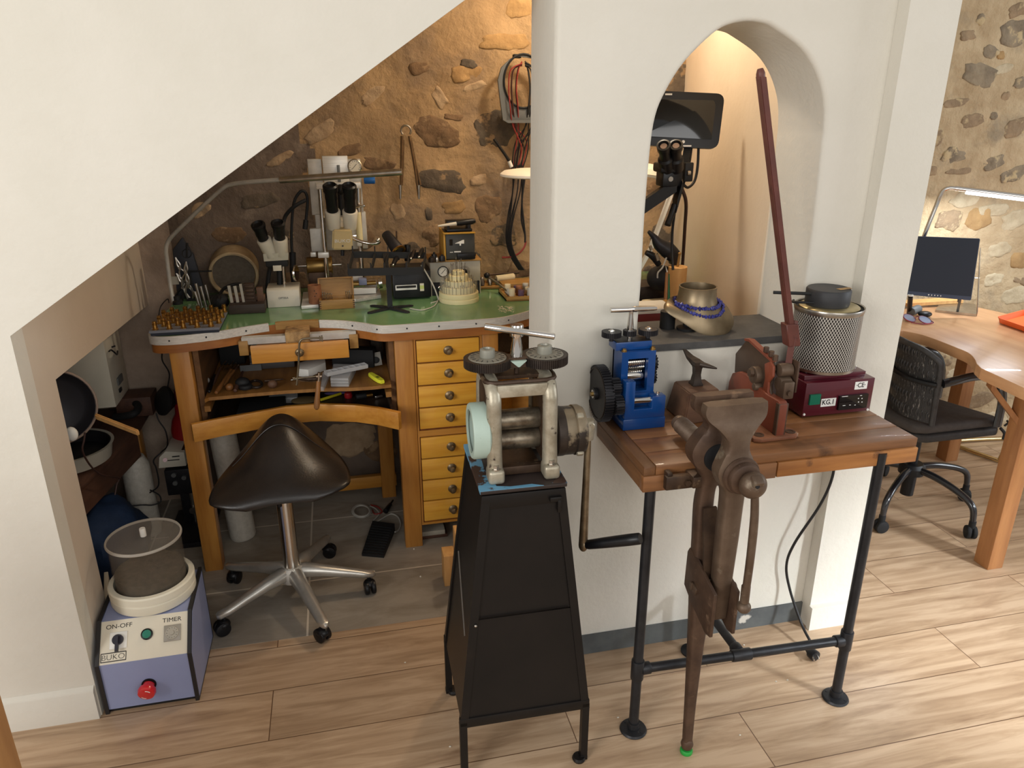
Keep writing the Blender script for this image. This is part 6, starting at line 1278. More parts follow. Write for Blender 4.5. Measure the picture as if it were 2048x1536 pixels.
# ------------------------------------------------------------------ anvil on a block
ab = M(); bt_ = [(.846, 1.664), (.962, 1.680), (.962, 1.785), (.846, 1.785)]; tp_ = [(.861, 1.678), (.951, 1.690), (.951, 1.772), (.861, 1.775)]
ab.rings([[(x, y, TZ+.0006) for x, y in bt_], [(x, y, TZ+.084) for x, y in tp_]]); bmesh.ops.bevel(ab.bm, geom=ab.bm.edges[:], offset=.003, segments=2, affect='EDGES')
tag(obj('anvil_block', ab, block_w), 'worn brown wooden block on the table carrying a tiny anvil', 'block')
an = thing('small_anvil', 'tiny two-horned iron anvil standing on the brown block', 'anvil', (.905, 1.735, TZ+.0846))
za = TZ+.0848
m = M()
def sq(c, hx, hy, z): return [(c[0]+a*hx, c[1]+b*hy, z) for a, b in ((-1, -1), (1, -1), (1, 1), (-1, 1))]
c = (.905, 1.735)
m.rings([sq(c, .0145, .0145, za), sq(c, .0145, .0145, za+.004), sq(c, .011, .011, za+.010), sq(c, .0085, .0085, za+.03), sq(c, .0095, .0095, za+.046), sq(c, .012, .011, za+.054)]); obj('post', m, gear_brown, an)
m = M(); m.rings([sq((.905, 1.735), .010, .010, za+.052), sq((.905, 1.735), .013, .012, za+.058), sq((.905, 1.735), .013, .012, za+.066)])
m.tube([(.910, 1.730, za+.059), (.925, 1.712, za+.058), (.941, 1.695, za+.056)], [.009, .006, .002], 12, 4); m.rings([[(.905+a, 1.745, za+b) for a, b in ((-.012, .052), (.012, .052), (.012, .067), (-.012, .067))], [(.895+a, 1.762, za+b) for a, b in ((-.010, .066), (.010, .066), (.010, .073), (-.010, .073))], [(.884+a, 1.778, za+b) for a, b in ((-.004, .086), (.006, .084), (.006, .087), (-.004, .089))]]); obj('head', m, gear_brown, an)
# ------------------------------------------------------------------ red bench shear
sh = thing('bench_shear', 'rusty red bench shear with a long brown lever standing on the table', 'shear', (1.05, 1.65, TZ))
z0 = TZ+.0006
m = M(); m.ext([(.968, 1.528), (.985, 1.52), (1.083, 1.522), (1.098, 1.535), (1.098, 1.565), (1.062, 1.60), (1.062, 1.70), (1.075, 1.79), (1.0, 1.79), (1.005, 1.68), (.972, 1.58)], (z0, z0+.010), 'XY', bev=.002); m.i = 1
for x, y in ((.992, 1.545), (1.080, 1.545)): m.lathe([(.008, .0101), (.013, .0101), (.013, .0115), (.008, .0115)], (x, y, z0), n=20, close=True); m.cyl((x, y, z0+.0098), (x, y, z0+.0106), .0065, n=16)
obj('base_plate', m, [mk('rusty_orange_brown_plate', (132, 84, 56), (108, 64, 42), sc=14, rough=.6, c3=(150, 122, 96), sc3=22), rust_dk], sh)
m = M(); m.ext([(1.530, z0+.009), (1.530, .905), (1.540, .911), (1.59, .909), (1.65, .916), (1.70, .925), (1.735, .922), (1.77, .905), (1.783, .875), (1.785, z0+.009)], (1.030, 1.054), 'YZ', bev=.003); obj('body', m, red_sh, sh)
m = M(); m.bx((1.0285, 1.5305, z0+.010), (1.0565, 1.545, .906), .002); obj('front_edge', m, rust_dk, sh)
m = M(); m.ext([(1.70, .922), (1.775, .905), (1.78, .958), (1.735, 1.008), (1.715, 1.012), (1.60, .992), (1.590, .975), (1.604, .935), (1.588, .905), (1.62, .905)], (1.040, 1.048), 'YZ', bev=.001); m.i = 1; m.ext([(1.735, 1.0085), (1.715, 1.0125), (1.60, .9925), (1.60, .9985), (1.714, 1.019), (1.738, 1.014)], (1.036, 1.052), 'YZ'); obj('blade', m, [mk('dark_brown_blade', (84, 66, 52), (66, 50, 40), sc=8, rough=.5, metal=.3), red_sh], sh)
m = M(); m.ext([(1.600, .995), (1.585, .985), (1.582, .96), (1.598, .94), (1.596, .915), (1.585, .905), (1.60, .90), (1.62, .91), (1.615, .945), (1.625, .98)], (1.034, 1.0405), 'YZ', bev=.001); obj('cheek', m, red_sh, sh)
m = M(); m.cyl((1.022, 1.655, .940), (1.052, 1.655, .940), .023, n=24, bev=.003); m.cyl((1.020, 1.652, .948), (1.010, 1.652, .948), .011, n=6); m.cyl((1.02, 1.64, .913), (1.048, 1.64, .913), .010, n=14, bev=.002); obj('pivot_nut', m, rust, sh)
m = M()
for y, z in ((1.64, 1.006), (1.615, 1.003), (1.595, .998)): m.cyl((1.044, y, z), (1.044, y, z+.014), .007, n=6)
obj('top_bolts', m, rust_dk, sh)
m = M(); m.cyl((1.05, 1.585, .975), (1.085, 1.585, .975), .017, n=22, bev=.003); m.cyl((1.05, 1.58, .940), (1.082, 1.58, .940), .019, n=22, bev=.003); m.box((1.066, 1.57, .930), (.030, .036, .046), bev=.004); m.cyl((1.066, 1.551, .925), (1.066, 1.545, .925), .007, n=12); obj('link_block', m, rust, sh)
lv = M()
a, b = V((1.075, 1.585, .915)), V((1.083, 1.592, 1.09)); bar(lv, a, b, .016, .022)
lvo = obj('lever_arm', lv, red_bar, sh)
m = M(); m.ext([(1.564, .918), (1.604, .918), (1.604, 1.0), (1.564, 1.0)], (1.090, 1.096), 'YZ', bev=.002); m.cyl((1.075, 1.585, .965), (1.104, 1.585, .965), .009, n=14); obj('link_plate', m, rust_dk, sh)
def qbar(m, pts, w, d, bev=0):
    rs = []
    for k, p in enumerate(pts):
        p = V(p); rs.append([p+V((a*w/2, b_*d/2, 0)) for a, b_ in ((-1, -1), (1, -1), (1, 1), (-1, 1))])
    m.rings(rs)
A, B = aty(1583, 690, 1.60), aty(1579, 646, 1.60)
m = M(); qbar(m, [A, B], .034, .030); bmesh.ops.bevel(m.bm, geom=m.bm.edges[:], offset=.002, segments=1, affect='EDGES'); obj('socket', m, red_bar, sh)
A, B = aty(1580, 655, 1.60), aty(1520, 136, 1.60)
m = M(); d = B-A; qbar(m, [A, A+d*.97], .0165, .020); tip = A+d*.97; m.tube([tip+V((0, 0, -.004)), tip+d*.012, tip+d*.028], [.0098, .0098, .006], 10, 3); bmesh.ops.bevel(m.bm, geom=[e for e in m.bm.edges if e.calc_length() > .3], offset=.002, segments=2, affect='EDGES'); obj('lever_bar', m, red_bar, sh)

# ------------------------------------------------------------------ melting furnace
fu = thing('melting_furnace', 'maroon melting furnace box with a perforated steel pot and black lid', 'furnace', (1.28, 1.71, TZ))
FY = 1.634
m = M(); m.bx((1.172, FY, TZ+.006), (1.379, 1.785, TZ+.101), .0015); fb = obj('box', m, maroon, fu)
m = M(); m.bx((1.185, FY+.02, TZ+.0006), (1.365, 1.775, TZ+.008)); obj('feet', m, rubber, fu)
m = M(); m.bx((1.178, FY+.022, TZ+.1012), (1.365, 1.785, TZ+.114), .002); obj('top_step', m, maroon, fu)
m = M()
for x, y in ((1.20, FY+.05), (1.355, FY+.06), (1.262, FY+.030)): m.cyl((x, y, TZ+.114), (x, y, TZ+.119), .006, n=14, bev=.001)
obj('feet_screws', m, chrome, fu)
FC = V((1.264, 1.715, TZ+.119)); H = .166; R0, R1 = .0850, .0870
m = M(); n = 132; rows = 40
vs = []; fs = []; mi = []
for j in range(rows+1):
    f = j/rows; r = R0+(R1-R0)*f
    for k in range(n): q = (k+.5*j)*2*PI/n; vs.append((FC.x+r*math.cos(q), FC.y+r*math.sin(q), FC.z+.006+(H-.012)*f))
t = bmesh.new(); vv = [t.verts.new(v) for v in vs]
for j in range(rows):
    for k in range(n):
        f = t.faces.new((vv[j*n+k], vv[j*n+(k+1) % n], vv[(j+1)*n+(k+1) % n], vv[(j+1)*n+k])); f.smooth = True
m._merge(t)
mesh_mat = bpy.data.materials.new('perforated_steel'); mesh_mat.use_nodes = True
_nt = mesh_mat.node_tree; _b = _nt.nodes['Principled BSDF']; _b.inputs['Metallic'].default_value = .9; _b.inputs['Roughness'].default_value = .35
_tc = _nt.nodes.new('ShaderNodeTexCoord'); _sp = _nt.nodes.new('ShaderNodeSeparateXYZ'); _nt.links.new(_tc.outputs['Object'], _sp.inputs[0])
def _mth(op, a, b=None):
    x = _nt.nodes.new('ShaderNodeMath'); x.operation = op
    for k, v in enumerate((a, b)):
        if v is None: continue
        if hasattr(v, 'node'): _nt.links.new(v, x.inputs[k])
        else: x.inputs[k].default_value = v
    return x.outputs[0]
_ax = _mth('SUBTRACT', _sp.outputs[0], FC.x-1.28); _ay = _mth('SUBTRACT', _sp.outputs[1], FC.y-1.71)
_th = _mth('MULTIPLY', _mth('ARCTAN2', _ay, _ax), 72/(2*PI)*1.0); _zz = _mth('MULTIPLY', _sp.outputs[2], 72/(2*PI*.086)*.62)
_s1 = _mth('SINE', _mth('MULTIPLY', _mth('ADD', _th, _zz), PI*1.0)); _s2 = _mth('SINE', _mth('MULTIPLY', _mth('SUBTRACT', _th, _zz), PI*1.0))
_pr = _mth('GREATER_THAN', _mth('ABSOLUTE', _mth('MULTIPLY', _s1, _s2)), .27)
_mx = _nt.nodes.new('ShaderNodeMix'); _mx.data_type = 'RGBA'; _nt.links.new(_pr, _mx.inputs[0]); _mx.inputs[6].default_value = lin((204, 199, 190)); _mx.inputs[7].default_value = lin((30, 26, 24)); _nt.links.new(_mx.outputs[2], _b.inputs['Base Color'])
_inv = _mth('SUBTRACT', .35, _mth('MULTIPLY', _pr, .35)); _nt.links.new(_inv, _b.inputs['Metallic'])
obj('perforated_pot', m, mesh_mat, fu)
m = M(); m.lathe([(R0-.001, 0), (R0+.0015, 0), (R0+.002, .008), (R0-.001, .009)], FC, n=64, close=True); obj('pot_rim', m, nickel, fu); m = M(); m.lathe([(R1-.001, H-.010), (R1+.001, H-.010), (R1+.003, H), (R1+.002, H+.004), (R1-.001, H+.002)], FC, n=64, close=True); obj('pot_rim', m, nickel, fu)
m = M(); m.lathe([(0, H-.006), (.076, H-.006), (.077, H+.002), (.073, H+.005), (0, H+.006)], FC, n=56); m.i = 1; m.lathe([(.0775, H-.008), (R1-.001, H-.008), (R1-.001, H-.003), (.0775, H-.003)], FC, n=56, close=True); obj('top_plate', m, [mk('brassy_steel_plate', (190, 176, 136), (168, 152, 112), sc=14, rough=.35, metal=.8), black_mt], fu)
m = M(); m.lathe([(0, H+.006), (.055, H+.006), (.057, H+.010), (.057, H+.046), (.054, H+.050), (0, H+.051)], FC+V((-.006, .004, 0)), n=56); ld = obj('lid', m, mk('black_lid', (52, 52, 54), (44, 44, 46), sc=10, rough=.55), fu)
m = M(); m.ext([(FC.x+.005, FC.y-.03), (FC.x+.045, FC.y-.022), (FC.x+.045, FC.y-.008), (FC.x+.002, FC.y-.014)], (FC.z+H+.0511, FC.z+H+.0517), 'XY'); obj('lid_sticker', m, mk('torn_tan_sticker', (176, 142, 92), (120, 92, 60), sc=40, rough=.7), ld)
m = M(); m.cyl(FC+V((-.05, -.005, H+.038)), FC+V((-.15, .035, H+.038)), .0045, n=12); m.tube([FC+V((-.055, -.015, H+.016)), FC+V((-.085, .0, H+.016)), FC+V((-.090, .03, H+.010)), FC+V((-.07, .06, H+.006))], .0035, 8, 5); obj('lid_handle', m, black_mt, ld)
def fp_(px, py, dy=0): return aty(px, py, FY-dy)
def decal(name, x0, y0, x1, y1, mt, par, th=.0012):
    mm = M(); a, b = fp_(x0, y0), fp_(x1, y1); mm.bx((a.x, FY-th, b.z), (b.x, FY+.001, a.z)); return obj(name, mm, mt, par)
s1 = decal('green_switch', 1619, 789, 1637, 807, mk('green_rocker', (16, 104, 78), rough=.3), fb, .006)
k1 = decal('weight_label', 1643, 798, 1670, 811, print_w, fb, .0008); text('lettering', 'KG.1', k1, .0195, fp_(1656.5, 804.5, .0009), (1, 0, 0), (0, -1, 0), print_b, .0002, .92, .0004)
c1 = decal('ce_label', 1711, 764, 1733, 777, print_w, fb, .0008); text('lettering', '\u00b7CE\u00b7', c1, .0180, fp_(1722, 770.5, .0009), (1, 0, 0), (0, -1, 0), print_b, .0002, .92, .0003)
t1_ = decal('controller', 1677, 791, 1729, 813, black_gl, fb, .008)
m = M()
for x, y, w in ((1690, 793, .018), (1722, 791, .006), (1688, 811, .008), (1700, 810, .005), (1710, 810, .004)):
    p = fp_(x, y, .0085); m.box(p, (w, .0006, .0014))
for x, y in ((1717, 797), (1724, 797), (1717, 804), (1724, 804)): m.box(fp_(x, y, .0085), (.0028, .0006, .0028))
obj('printed_marks', m, print_w, t1_)
for x, y in ((1608, 829), (1735, 819)):
    m = M(); p = fp_(x, y); m.lathe([(0, 0), (.0036, 0), (.003, .002), (0, .0026)], p, (0, -1, 0), 14); obj('screw', m, white_pl, fb)

# ------------------------------------------------------------------ leg vise on the table edge
vs_ = thing('leg_vise', 'brown iron leg vise clamped to the front edge of the table', 'vise', (.80, 1.38, 0))
VX = .803
def sect(cx, cy, hx, hy, z, c=.25):
    a, b = hx*c, hy*c
    return [(cx-hx, cy-hy+b, z), (cx-hx+a, cy-hy, z), (cx+hx-a, cy-hy, z), (cx+hx, cy-hy+b, z), (cx+hx, cy+hy-b, z), (cx+hx-a, cy+hy, z), (cx-hx+a, cy+hy, z), (cx-hx, cy+hy-b, z)]
def smooth_sec(keys, n=6):
    out = []
    P = crom([V((k[0], k[1], k[2])) for k in keys], n); Q = crom([V((k[3], k[4], 0)) for k in keys], n)
    for p, q in zip(P, Q): out.append((p.x, p.y, p.z, max(q.x, .004), max(q.y, .004)))
    return out
# moving jaw: cx, cy, z, hx, hy
fj = [(VX-.002, 1.350, 1.003, .0705, .0165), (VX-.002, 1.350, .985, .0725, .0175), (VX, 1.348, .968, .066, .019), (VX+.001, 1.342, .948, .044, .022), (VX+.002, 1.338, .925, .0275, .023), (VX+.002, 1.337, .900, .0265, .023), (VX+.003, 1.337, .875, .037, .023), (VX+.004, 1.337, .850, .0445, .023), (VX+.006, 1.338, .825, .039, .023), (VX+.008, 1.340, .800, .026, .022), (VX+.009, 1.341, .77, .0235, .0205), (VX+.009, 1.342, .68, .023, .020), (VX+.009, 1.343, .58, .021, .019), (VX+.009, 1.345, .50, .020, .019), (VX+.009, 1.346, .455, .019, .018)]
m = M(); m.rings([sect(a, b, hx, hy, z, .3) for a, b, z, hx, hy in smooth_sec(fj, 5)]); obj('moving_jaw', m, rust, vs_, ang=50)
rj = [(VX-.004, 1.402, 1.005, .0695, .013), (VX-.004, 1.402, .985, .0715, .014), (VX-.004, 1.404, .968, .064, .017), (VX-.004, 1.410, .948, .040, .020), (VX-.004, 1.413, .925, .028, .021), (VX-.008, 1.418, .900, .040, .026), (VX-.010, 1.420, .868, .054, .028), (VX-.008, 1.420, .838, .050, .028), (VX-.003, 1.419, .810, .034, .026), (VX-.006, 1.420, .79, .023, .022), (VX-.010, 1.424, .76, .0185, .019), (VX-.012, 1.425, .71, .0195, .019), (VX-.012, 1.422, .62, .0175, .018), (VX-.008, 1.415, .50, .020, .019), (VX-.006, 1.407, .42, .021, .019), (VX-.010, 1.397, .30, .0165, .016), (VX-.014, 1.386, .16, .0125, .0125), (VX-.017, 1.376, .05, .011, .011), (VX-.017, 1.375, .034, .010, .010)]
m = M(); m.rings([sect(a, b, hx, hy, z, .3) for a, b, z, hx, hy in smooth_sec(rj, 5)]); m.lathe([(0, .012), (.008, .012), (.0135, .018), (.0165, .030), (.0135, .042), (.009, .048), (0, .05)], (VX-.017, 1.375, 0), n=22); obj('fixed_leg', m, rust_dk, vs_, ang=50)
m = M(); m.lathe([(0, .0005), (.0155, .0005), (.0165, .003), (.0165, .010), (.0145, .013), (0, .013)], (VX-.017, 1.375, 0), n=24); obj('green_foot_cap', m, mk('bright_green_cap', (40, 150, 60), rough=.5), vs_)['label'] = 'bright green foot cap'
ZS, XS = .846, .808
m = M(); m.cyl((XS-.006, 1.438, ZS), (XS-.006, 1.60, ZS), .0185, n=24)
for k in range(15): m.lathe([(.0175, -.0038), (.0225, 0), (.0175, .0038)], (XS-.006, 1.475+k*.0083, ZS), (0, 1, 0), 24, close=True)
m.cyl((XS-.006, 1.598, ZS), (XS-.006, 1.612, ZS), .020, n=24, bev=.002); obj('screw_box', m, rust, vs_)
m = M(); m.cyl((XS, 1.30, ZS), (XS, 1.46, ZS), .0135, n=20); m.i = 1; m.cyl((XS-.012, 1.396, ZS+.006), (XS-.012, 1.386, ZS+.006), .033, n=32); obj('screw', m, [rust_dk, black_mt], vs_)
m = M(); m.lathe([(.0, .0), (.042, .0), (.0435, .004), (.041, .010), (.0365, .011), (.0375, .018), (.0345, .024), (.030, .026), (0, .026)], (XS+.004, 1.315, ZS-.002), (0, -1, 0), 40); obj('washer', m, rust_dk, vs_)
m = M(); m.ball((XS+.010, 1.272, ZS-.005), .0305, 28, 18, sc=(1, .8, 1)); m.box((XS+.008, 1.256, ZS+.012), (.026, .024, .018), (.5, 0, 0), bev=.005); m.i = 1; m.cyl((XS+.004, 1.2465, ZS+.006), (XS+.004, 1.244, ZS+.006), .005, n=12); obj('screw_head', m, [rust, black_mt], vs_)
hp0, hp1 = V((XS+.014, 1.268, ZS-.02)), V((.836, 1.276, .53))
m = M(); m.tube([hp0, V((.829, 1.268, .76)), V((.833, 1.270, .66)), hp1+V((0, 0, .02)), hp1], [.0085, .0095, .009, .0085], 14, 5); m.ball(hp1+V((0, 0, -.006)), .0165, 20, 14, sc=(1, 1, .9)); m.cyl(hp1+V((0, 0, .008)), hp1+V((-.0005, 0, .05)), .0105, n=16); obj('handle', m, rust, vs_)
m = M(); m.box((.735, TY0-.022, .777), (.085, .018, .034), bev=.003); m.box((.79, TY0-.022, .780), (.075, .046, .030), bev=.004); m.cyl((.745, TY0-.032, .777), (.745, TY0-.038, .777), .008, n=6); m.cyl((.80, TY0-.045, .782), (.80, TY0-.052, .782), .011, n=14); m.box((.705, TY0-.012, .782), (.014, .022, .038), bev=.003); obj('mounting_bracket', m, grime, vs_)
# hinge cheeks and wedge
for x0, x1 in ((.772, .781), (.829, .838)):
    m = M(); m.ext([(1.445, .575), (1.435, .592), (1.300, .548), (1.300, .430), (1.325, .425), (1.405, .455), (1.447, .478)], (x0, x1), 'YZ', bev=.002); ck_ = obj('hinge_cheek', m, rust_dk, vs_)
    if x0 < .8:
        m = M(); m.box((.770, 1.392, .505), (.006, .030, .018), (0.2, 0, 0), bev=.002); m.box((.766, 1.398, .508), (.006, .009, .020), bev=.001); obj('wedge', m, rust, ck_)
    else:
        m = M(); m.cyl((.838, 1.345, .53), (.852, 1.345, .53), .012, n=18, bev=.003); obj('hinge_pin', m, rust_dk, ck_)
m = M(); sp_ = crom([V((1.395, .72, 0)), V((1.388, .68, 0)), V((1.374, .62, 0)), V((1.366, .575, 0)), V((1.364, .545, 0))], 5)
m.rings([[(VX-.026, p.x, p.y), (VX+.008, p.x, p.y), (VX+.008, p.x+.007, p.y), (VX-.026, p.x+.007, p.y)] for p in sp_]); obj('leaf_spring', m, grime, vs_)

# mains cable and plug of the furnace
m = M(); m.tube([(1.372, 1.735, .742), (1.374, 1.738, .66), aty(1665, 953, 1.742), aty(1640, 1010, 1.748), aty(1590, 1085, 1.765), aty(1573, 1130, 1.775), aty(1580, 1180, 1.77), aty(1602, 1245, 1.72), aty(1618, 1278, 1.67), atz(1627, 1292, .012)], .0042, 10, 8); tag(obj('furnace_cable', m, cable_bk), 'black mains cable hanging from the table against the white wall', 'cable')
m = M(); p = atz(1631, 1312, .018); m.cyl(p+V((-.005, .02, 0)), p+V((0, -.004, 0)), .0165, .0175, n=20, bev=.003); m.cyl(p+V((-.008, .035, .002)), p+V((-.005, .02, 0)), .007, .012, n=14); m.i = 1
for s in (-1, 1): m.cyl(p+V((s*.008-.004, -.002, .004)), p+V((s*.008-.012, -.022, .006)), .0024, n=8)
tag(obj('mains_plug', m, [black_pl, chrome]), 'black two-pin plug lying on the wood floor under the table', 'plug')

# ------------------------------------------------------------------ things in the arched niche and beyond
nb = thing('necklace_bust', 'aged bronze neck form on the slate sill wearing a blue necklace', 'bust', (.98, 1.90, SILL))
C0 = V((.984, 1.925, 1.115))
rim = crom([V(p) for p in ((.872, 1.895, 1.066), (.915, 1.862, 1.035), (.962, 1.846, 1.006), (1.012, 1.838, .9975), (1.052, 1.848, 1.004), (1.078, 1.875, 1.030), (1.068, 1.925, 1.056), (1.02, 1.965, 1.068), (.96, 1.97, 1.074), (.905, 1.945, 1.076))], 5, True)
n = len(rim)
def neck_ring(r, z, dx=0): return [V((C0.x+dx+r*math.cos(math.atan2(p.y-C0.y+.008, p.x-C0.x)), C0.y+r*math.sin(math.atan2(p.y-C0.y+.008, p.x-C0.x)), z)) for p in rim]
r0, r1, r2, r3 = neck_ring(.0535, 1.118), neck_ring(.0525, 1.108), neck_ring(.055, 1.085, -.001), neck_ring(.0615, 1.066, -.002)
mid = [a.lerp(b, .30)+V((0, 0, .006)) for a, b in zip(r3, rim)]; mid2 = [a.lerp(b, .72)+V((0, 0, .010)) for a, b in zip(r3, rim)]
m = M(); inn = [neck_ring(.050, 1.118), neck_ring(.049, 1.10), neck_ring(.050, 1.06)]
m.rings([[q+V((0, 0, -.004)) for q in rim], rim, mid2, mid, r3, r2, r1, r0]+inn, caps=False); obj('shell', m, bronze, nb, ang=70)
m = M(); m.lathe([(0, 0), (.030, 0), (.030, .006), (.012, .01), (.012, .05), (0, .05)], (.955, 1.915, SILL+.0005), n=24); m.lathe([(0, 0), (.022, 0), (.022, .05), (0, .05)], (.905, 1.94, SILL+.0005), n=18); obj('foot', m, black_mt, nb)
nk = thing('necklace', 'two-strand necklace of blue chip beads around the bronze neck form', 'necklace', (.98, 1.88, 1.05))
R = random.Random(9)
def lerp_sh(th, f, lift):
    k = min(range(n), key=lambda i: abs(math.atan2(rim[i].y-C0.y, rim[i].x-C0.x)-th)); return r3[k].lerp(rim[k], f)+V((0, 0, lift))
for s_, ff in ((0, .10), (1, .42)):
    m = M(); ths = []
    for k in range(95):
        th = -PI+.30+k*(2*PI*.70)/95 if s_ else -PI+.2+k*(2*PI*.92)/95
        th = (th+PI) % (2*PI)-PI
        e = .5+.5*math.cos(th+PI/2)
        f = .02+ff*max(e, .0)**1.2 if s_ else .03+.10*e
        p = lerp_sh(th, f, .009)
        t = bmesh.new(); bmesh.ops.create_icosphere(t, subdivisions=1, radius=.0042*R.uniform(.8, 1.3))
        rot = Euler((R.random()*6, R.random()*6, R.random()*6)).to_matrix()
        for v in t.verts: v.co = rot @ V((v.co.x*1.3, v.co.y*.8, v.co.z*.9))*R.uniform(.9, 1.15)+p+V((R.uniform(-1, 1), R.uniform(-1, 1), R.uniform(-.5, 1)))*.002
        m._merge(t)
    obj('bead_strand', m, lapis, nk, ang=10)
# behind the sill, on the far end of the bench
pw = thing('wood_cylinder', 'pale wooden cylinder standing behind the bronze neck form', 'holder', (1.172, 2.45, ZB))
m = M(); m.lathe([(0, 0), (.034, 0), (.034, .158), (.032, .160), (0, .160)], (1.172, 2.46, ZB), n=14); obj('body', m, raw_w, pw)
m = M(); m.cyl((1.168, 2.455, ZB+.16), (1.170, 2.45, ZB+.205), .0045, .004, n=10); m.ball((1.170, 2.45, ZB+.207), .006, 10, 8); obj('peg', m, box_w, pw)
for k, (x0, y0, x1, y1, mt, lb) in enumerate(((1331, 604, 1334, 545, mk('copper_brown_rod', (136, 92, 56), rough=.5), 'thin brown tool leaning left of the pale wooden cylinder'), (1337, 606, 1336, 548, mk('dark_green_handle', (24, 92, 58), rough=.4), 'green-handled tool standing left of the pale wooden cylinder'))):
    a, b = aty(x0, y0, 2.38), aty(x1, y1, 2.42); m = M(); m.cyl(a, b, .0065, .0055, n=12); m.i = 1; m.cyl(b, b+(b-a)*.22+V((-.006, 0, 0)), .003, .001, n=8); tag(obj('slim_tool', m, [mt, chrome]), lb, 'tool')
m = M(); a, b, u, t = pr(1285, 572, 1338, 592, 2.56); m.bx((a-.06, 2.56, ZB), (b, 2.68, max(t, ZB+.03)), .003); tag(obj('dark_block', m, gear_brown), 'dark brown block at the back of the far bench seen through the arch', 'block')
m = M(); m.box(atz(1312, 600, ZB+.03)+V((0, 0, -.012)), (.10, .05, .026), (0, 0, .1), bev=.008, seg=3); tag(obj('pale_soap_block', m, bone), 'pale rounded block lying behind the sill, left of the green tool', 'block')
m = M(); m.cyl(aty(1308, 612, 2.30), aty(1332, 606, 2.36), .009, .013, n=16, bev=.003); tag(obj('wooden_stick', m, box_w), 'short brown wooden stick lying between pale block and neck form', 'stick')
bk = thing('book', 'white book with a dark red lower band lying behind the sill', 'book', (1.0, 2.27, ZB))
m = M(); m.box((.985, 2.28, ZB+.066), (.15, .11, .016), (0, 0, -.05), bev=.001); obj('white_cover', m, white_pl, bk)
m = M(); m.box((.985, 2.28, ZB+.029), (.15, .11, .057), (0, 0, -.05), bev=.001); obj('red_cover', m, mk('dark_red_cover', (112, 38, 38), rough=.5), bk)
ss_ = thing('side_shelf', 'dark wooden side table right behind the slate sill', 'table', (1.12, 2.28, 0))
m = M(); m.bx((.80, 2.10, ZB-.03), (1.235, 2.45, ZB-.0005), .002); obj('top', m, dark_w, ss_)
m = M(); m.bx((.82, 2.12, 0), (.86, 2.16, ZB-.0305)); m.bx((1.18, 2.12, 0), (1.22, 2.16, ZB-.0305)); m.bx((.82, 2.38, 0), (.86, 2.42, ZB-.0305)); m.bx((1.18, 2.38, 0), (1.22, 2.42, ZB-.0305))
obj('leg_frame', m, dark_w, ss_)
# ball vise / engraving block
bv = thing('engraving_vise', 'black engraving ball vise with tools behind the arch jamb', 'vise', (1.115, 2.52, ZB))
m = M(); m.ball(aty(1322, 556, 2.52), .052, 24, 16, sc=(1, 1, .9)); m.lathe([(0, 0), (.05, 0), (.045, .02), (0, .02)], (aty(1322, 556, 2.52).x, 2.52, ZB), n=24); obj('ball', m, black_mt, bv)
m = M(); P = [aty(1348, 512, 2.50), aty(1335, 500, 2.50), aty(1318, 488, 2.50), aty(1308, 474, 2.50), aty(1297, 463, 2.50)]; m.tube(P, [.026, .030, .022, .011, .006], 14, 5); m.bx(P[0]-V((.012, .02, .03)), P[0]+V((.014, .02, .022)), .004); obj('hand_rest', m, gear_black, bv)
m = M(); m.tube([aty(1292, 505, 2.48), aty(1305, 512, 2.48), aty(1318, 530, 2.48)], [.009, .013, .010], 10, 4); m.i = 1; m.cyl(aty(1312, 508, 2.47), aty(1316, 520, 2.47), .008, n=12); m.cyl(aty(1303, 500, 2.47), aty(1300, 492, 2.47), .006, n=10); obj('clamp', m, [black_pl, nickel], bv)
m = M(); m.tube([aty(1333, 515, 2.46), aty(1325, 535, 2.46), aty(1316, 545, 2.46), aty(1315, 556, 2.46)], .003, 8, 5); obj('wire', m, cable_w, bv)
m = M(); m.bx((1.03, 2.62, ZB), (1.09, 2.66, ZB+.10), .004); m.i = 1; m.cyl((1.06, 2.618, ZB+.07), (1.06, 2.615, ZB+.07), .006, n=10); tag(obj('small_socket', m, [lt_grey, black_mt]), 'pale socket block low behind the black ball vise', 'socket')
# screen and microscope on a black boom
sc_ = thing('display_screen', 'black tablet screen mounted high behind the arch', 'screen', aty(1375, 240, 2.38))
def quadslab(c4, th, bev=0, ins=0, off=0):
    P = [V(p) for p in c4]; nrm_ = (P[1]-P[0]).cross(P[3]-P[0]).normalized()
    if nrm_.y > 0: nrm_ = -nrm_
    ce = sum(P, V((0, 0, 0)))/4; P = [p+(ce-p).normalized()*ins*1.41+nrm_*off for p in P]
    mm = M(); mm.rings([P, [p-nrm_*th for p in P]])
    if bev:
        ed = [e for e in mm.bm.edges if abs((e.verts[0].co-e.verts[1].co).normalized().dot(nrm_)) > .9]
        bmesh.ops.bevel(mm.bm, geom=ed, offset=bev, segments=5, affect='EDGES')
    return mm, P, nrm_
Q4 = [aty(1300, 180.5, 2.42), aty(1450, 187.5, 2.36), aty(1436, 298, 2.335), aty(1288, 290, 2.395)]
P = [V(p) for p in Q4]; nn = (P[1]-P[0]).cross(P[3]-P[0]).normalized(); nn = nn if nn.y < 0 else -nn
rp = []
for k in range(4):
    p, e1_, e2_ = P[k], (P[k-1]-P[k]).normalized()*.028, (P[(k+1) % 4]-P[k]).normalized()*.028
    for j in range(7):
        t_ = j/6; rp.append((p+e1_)*(1-t_)**2+p*2*t_*(1-t_)+(p+e2_)*t_**2)
m = M(); m.rings([rp, [p-nn*.022 for p in rp]]); obj('body', m, black_pl, sc_)
m, P, nn2 = quadslab([aty(1290, 198, 2.415), aty(1432, 201, 2.365), aty(1423, 279, 2.345), aty(1282, 272, 2.395)], .002, 0, 0, .0016); obj('glass', m, black_gl, sc_)
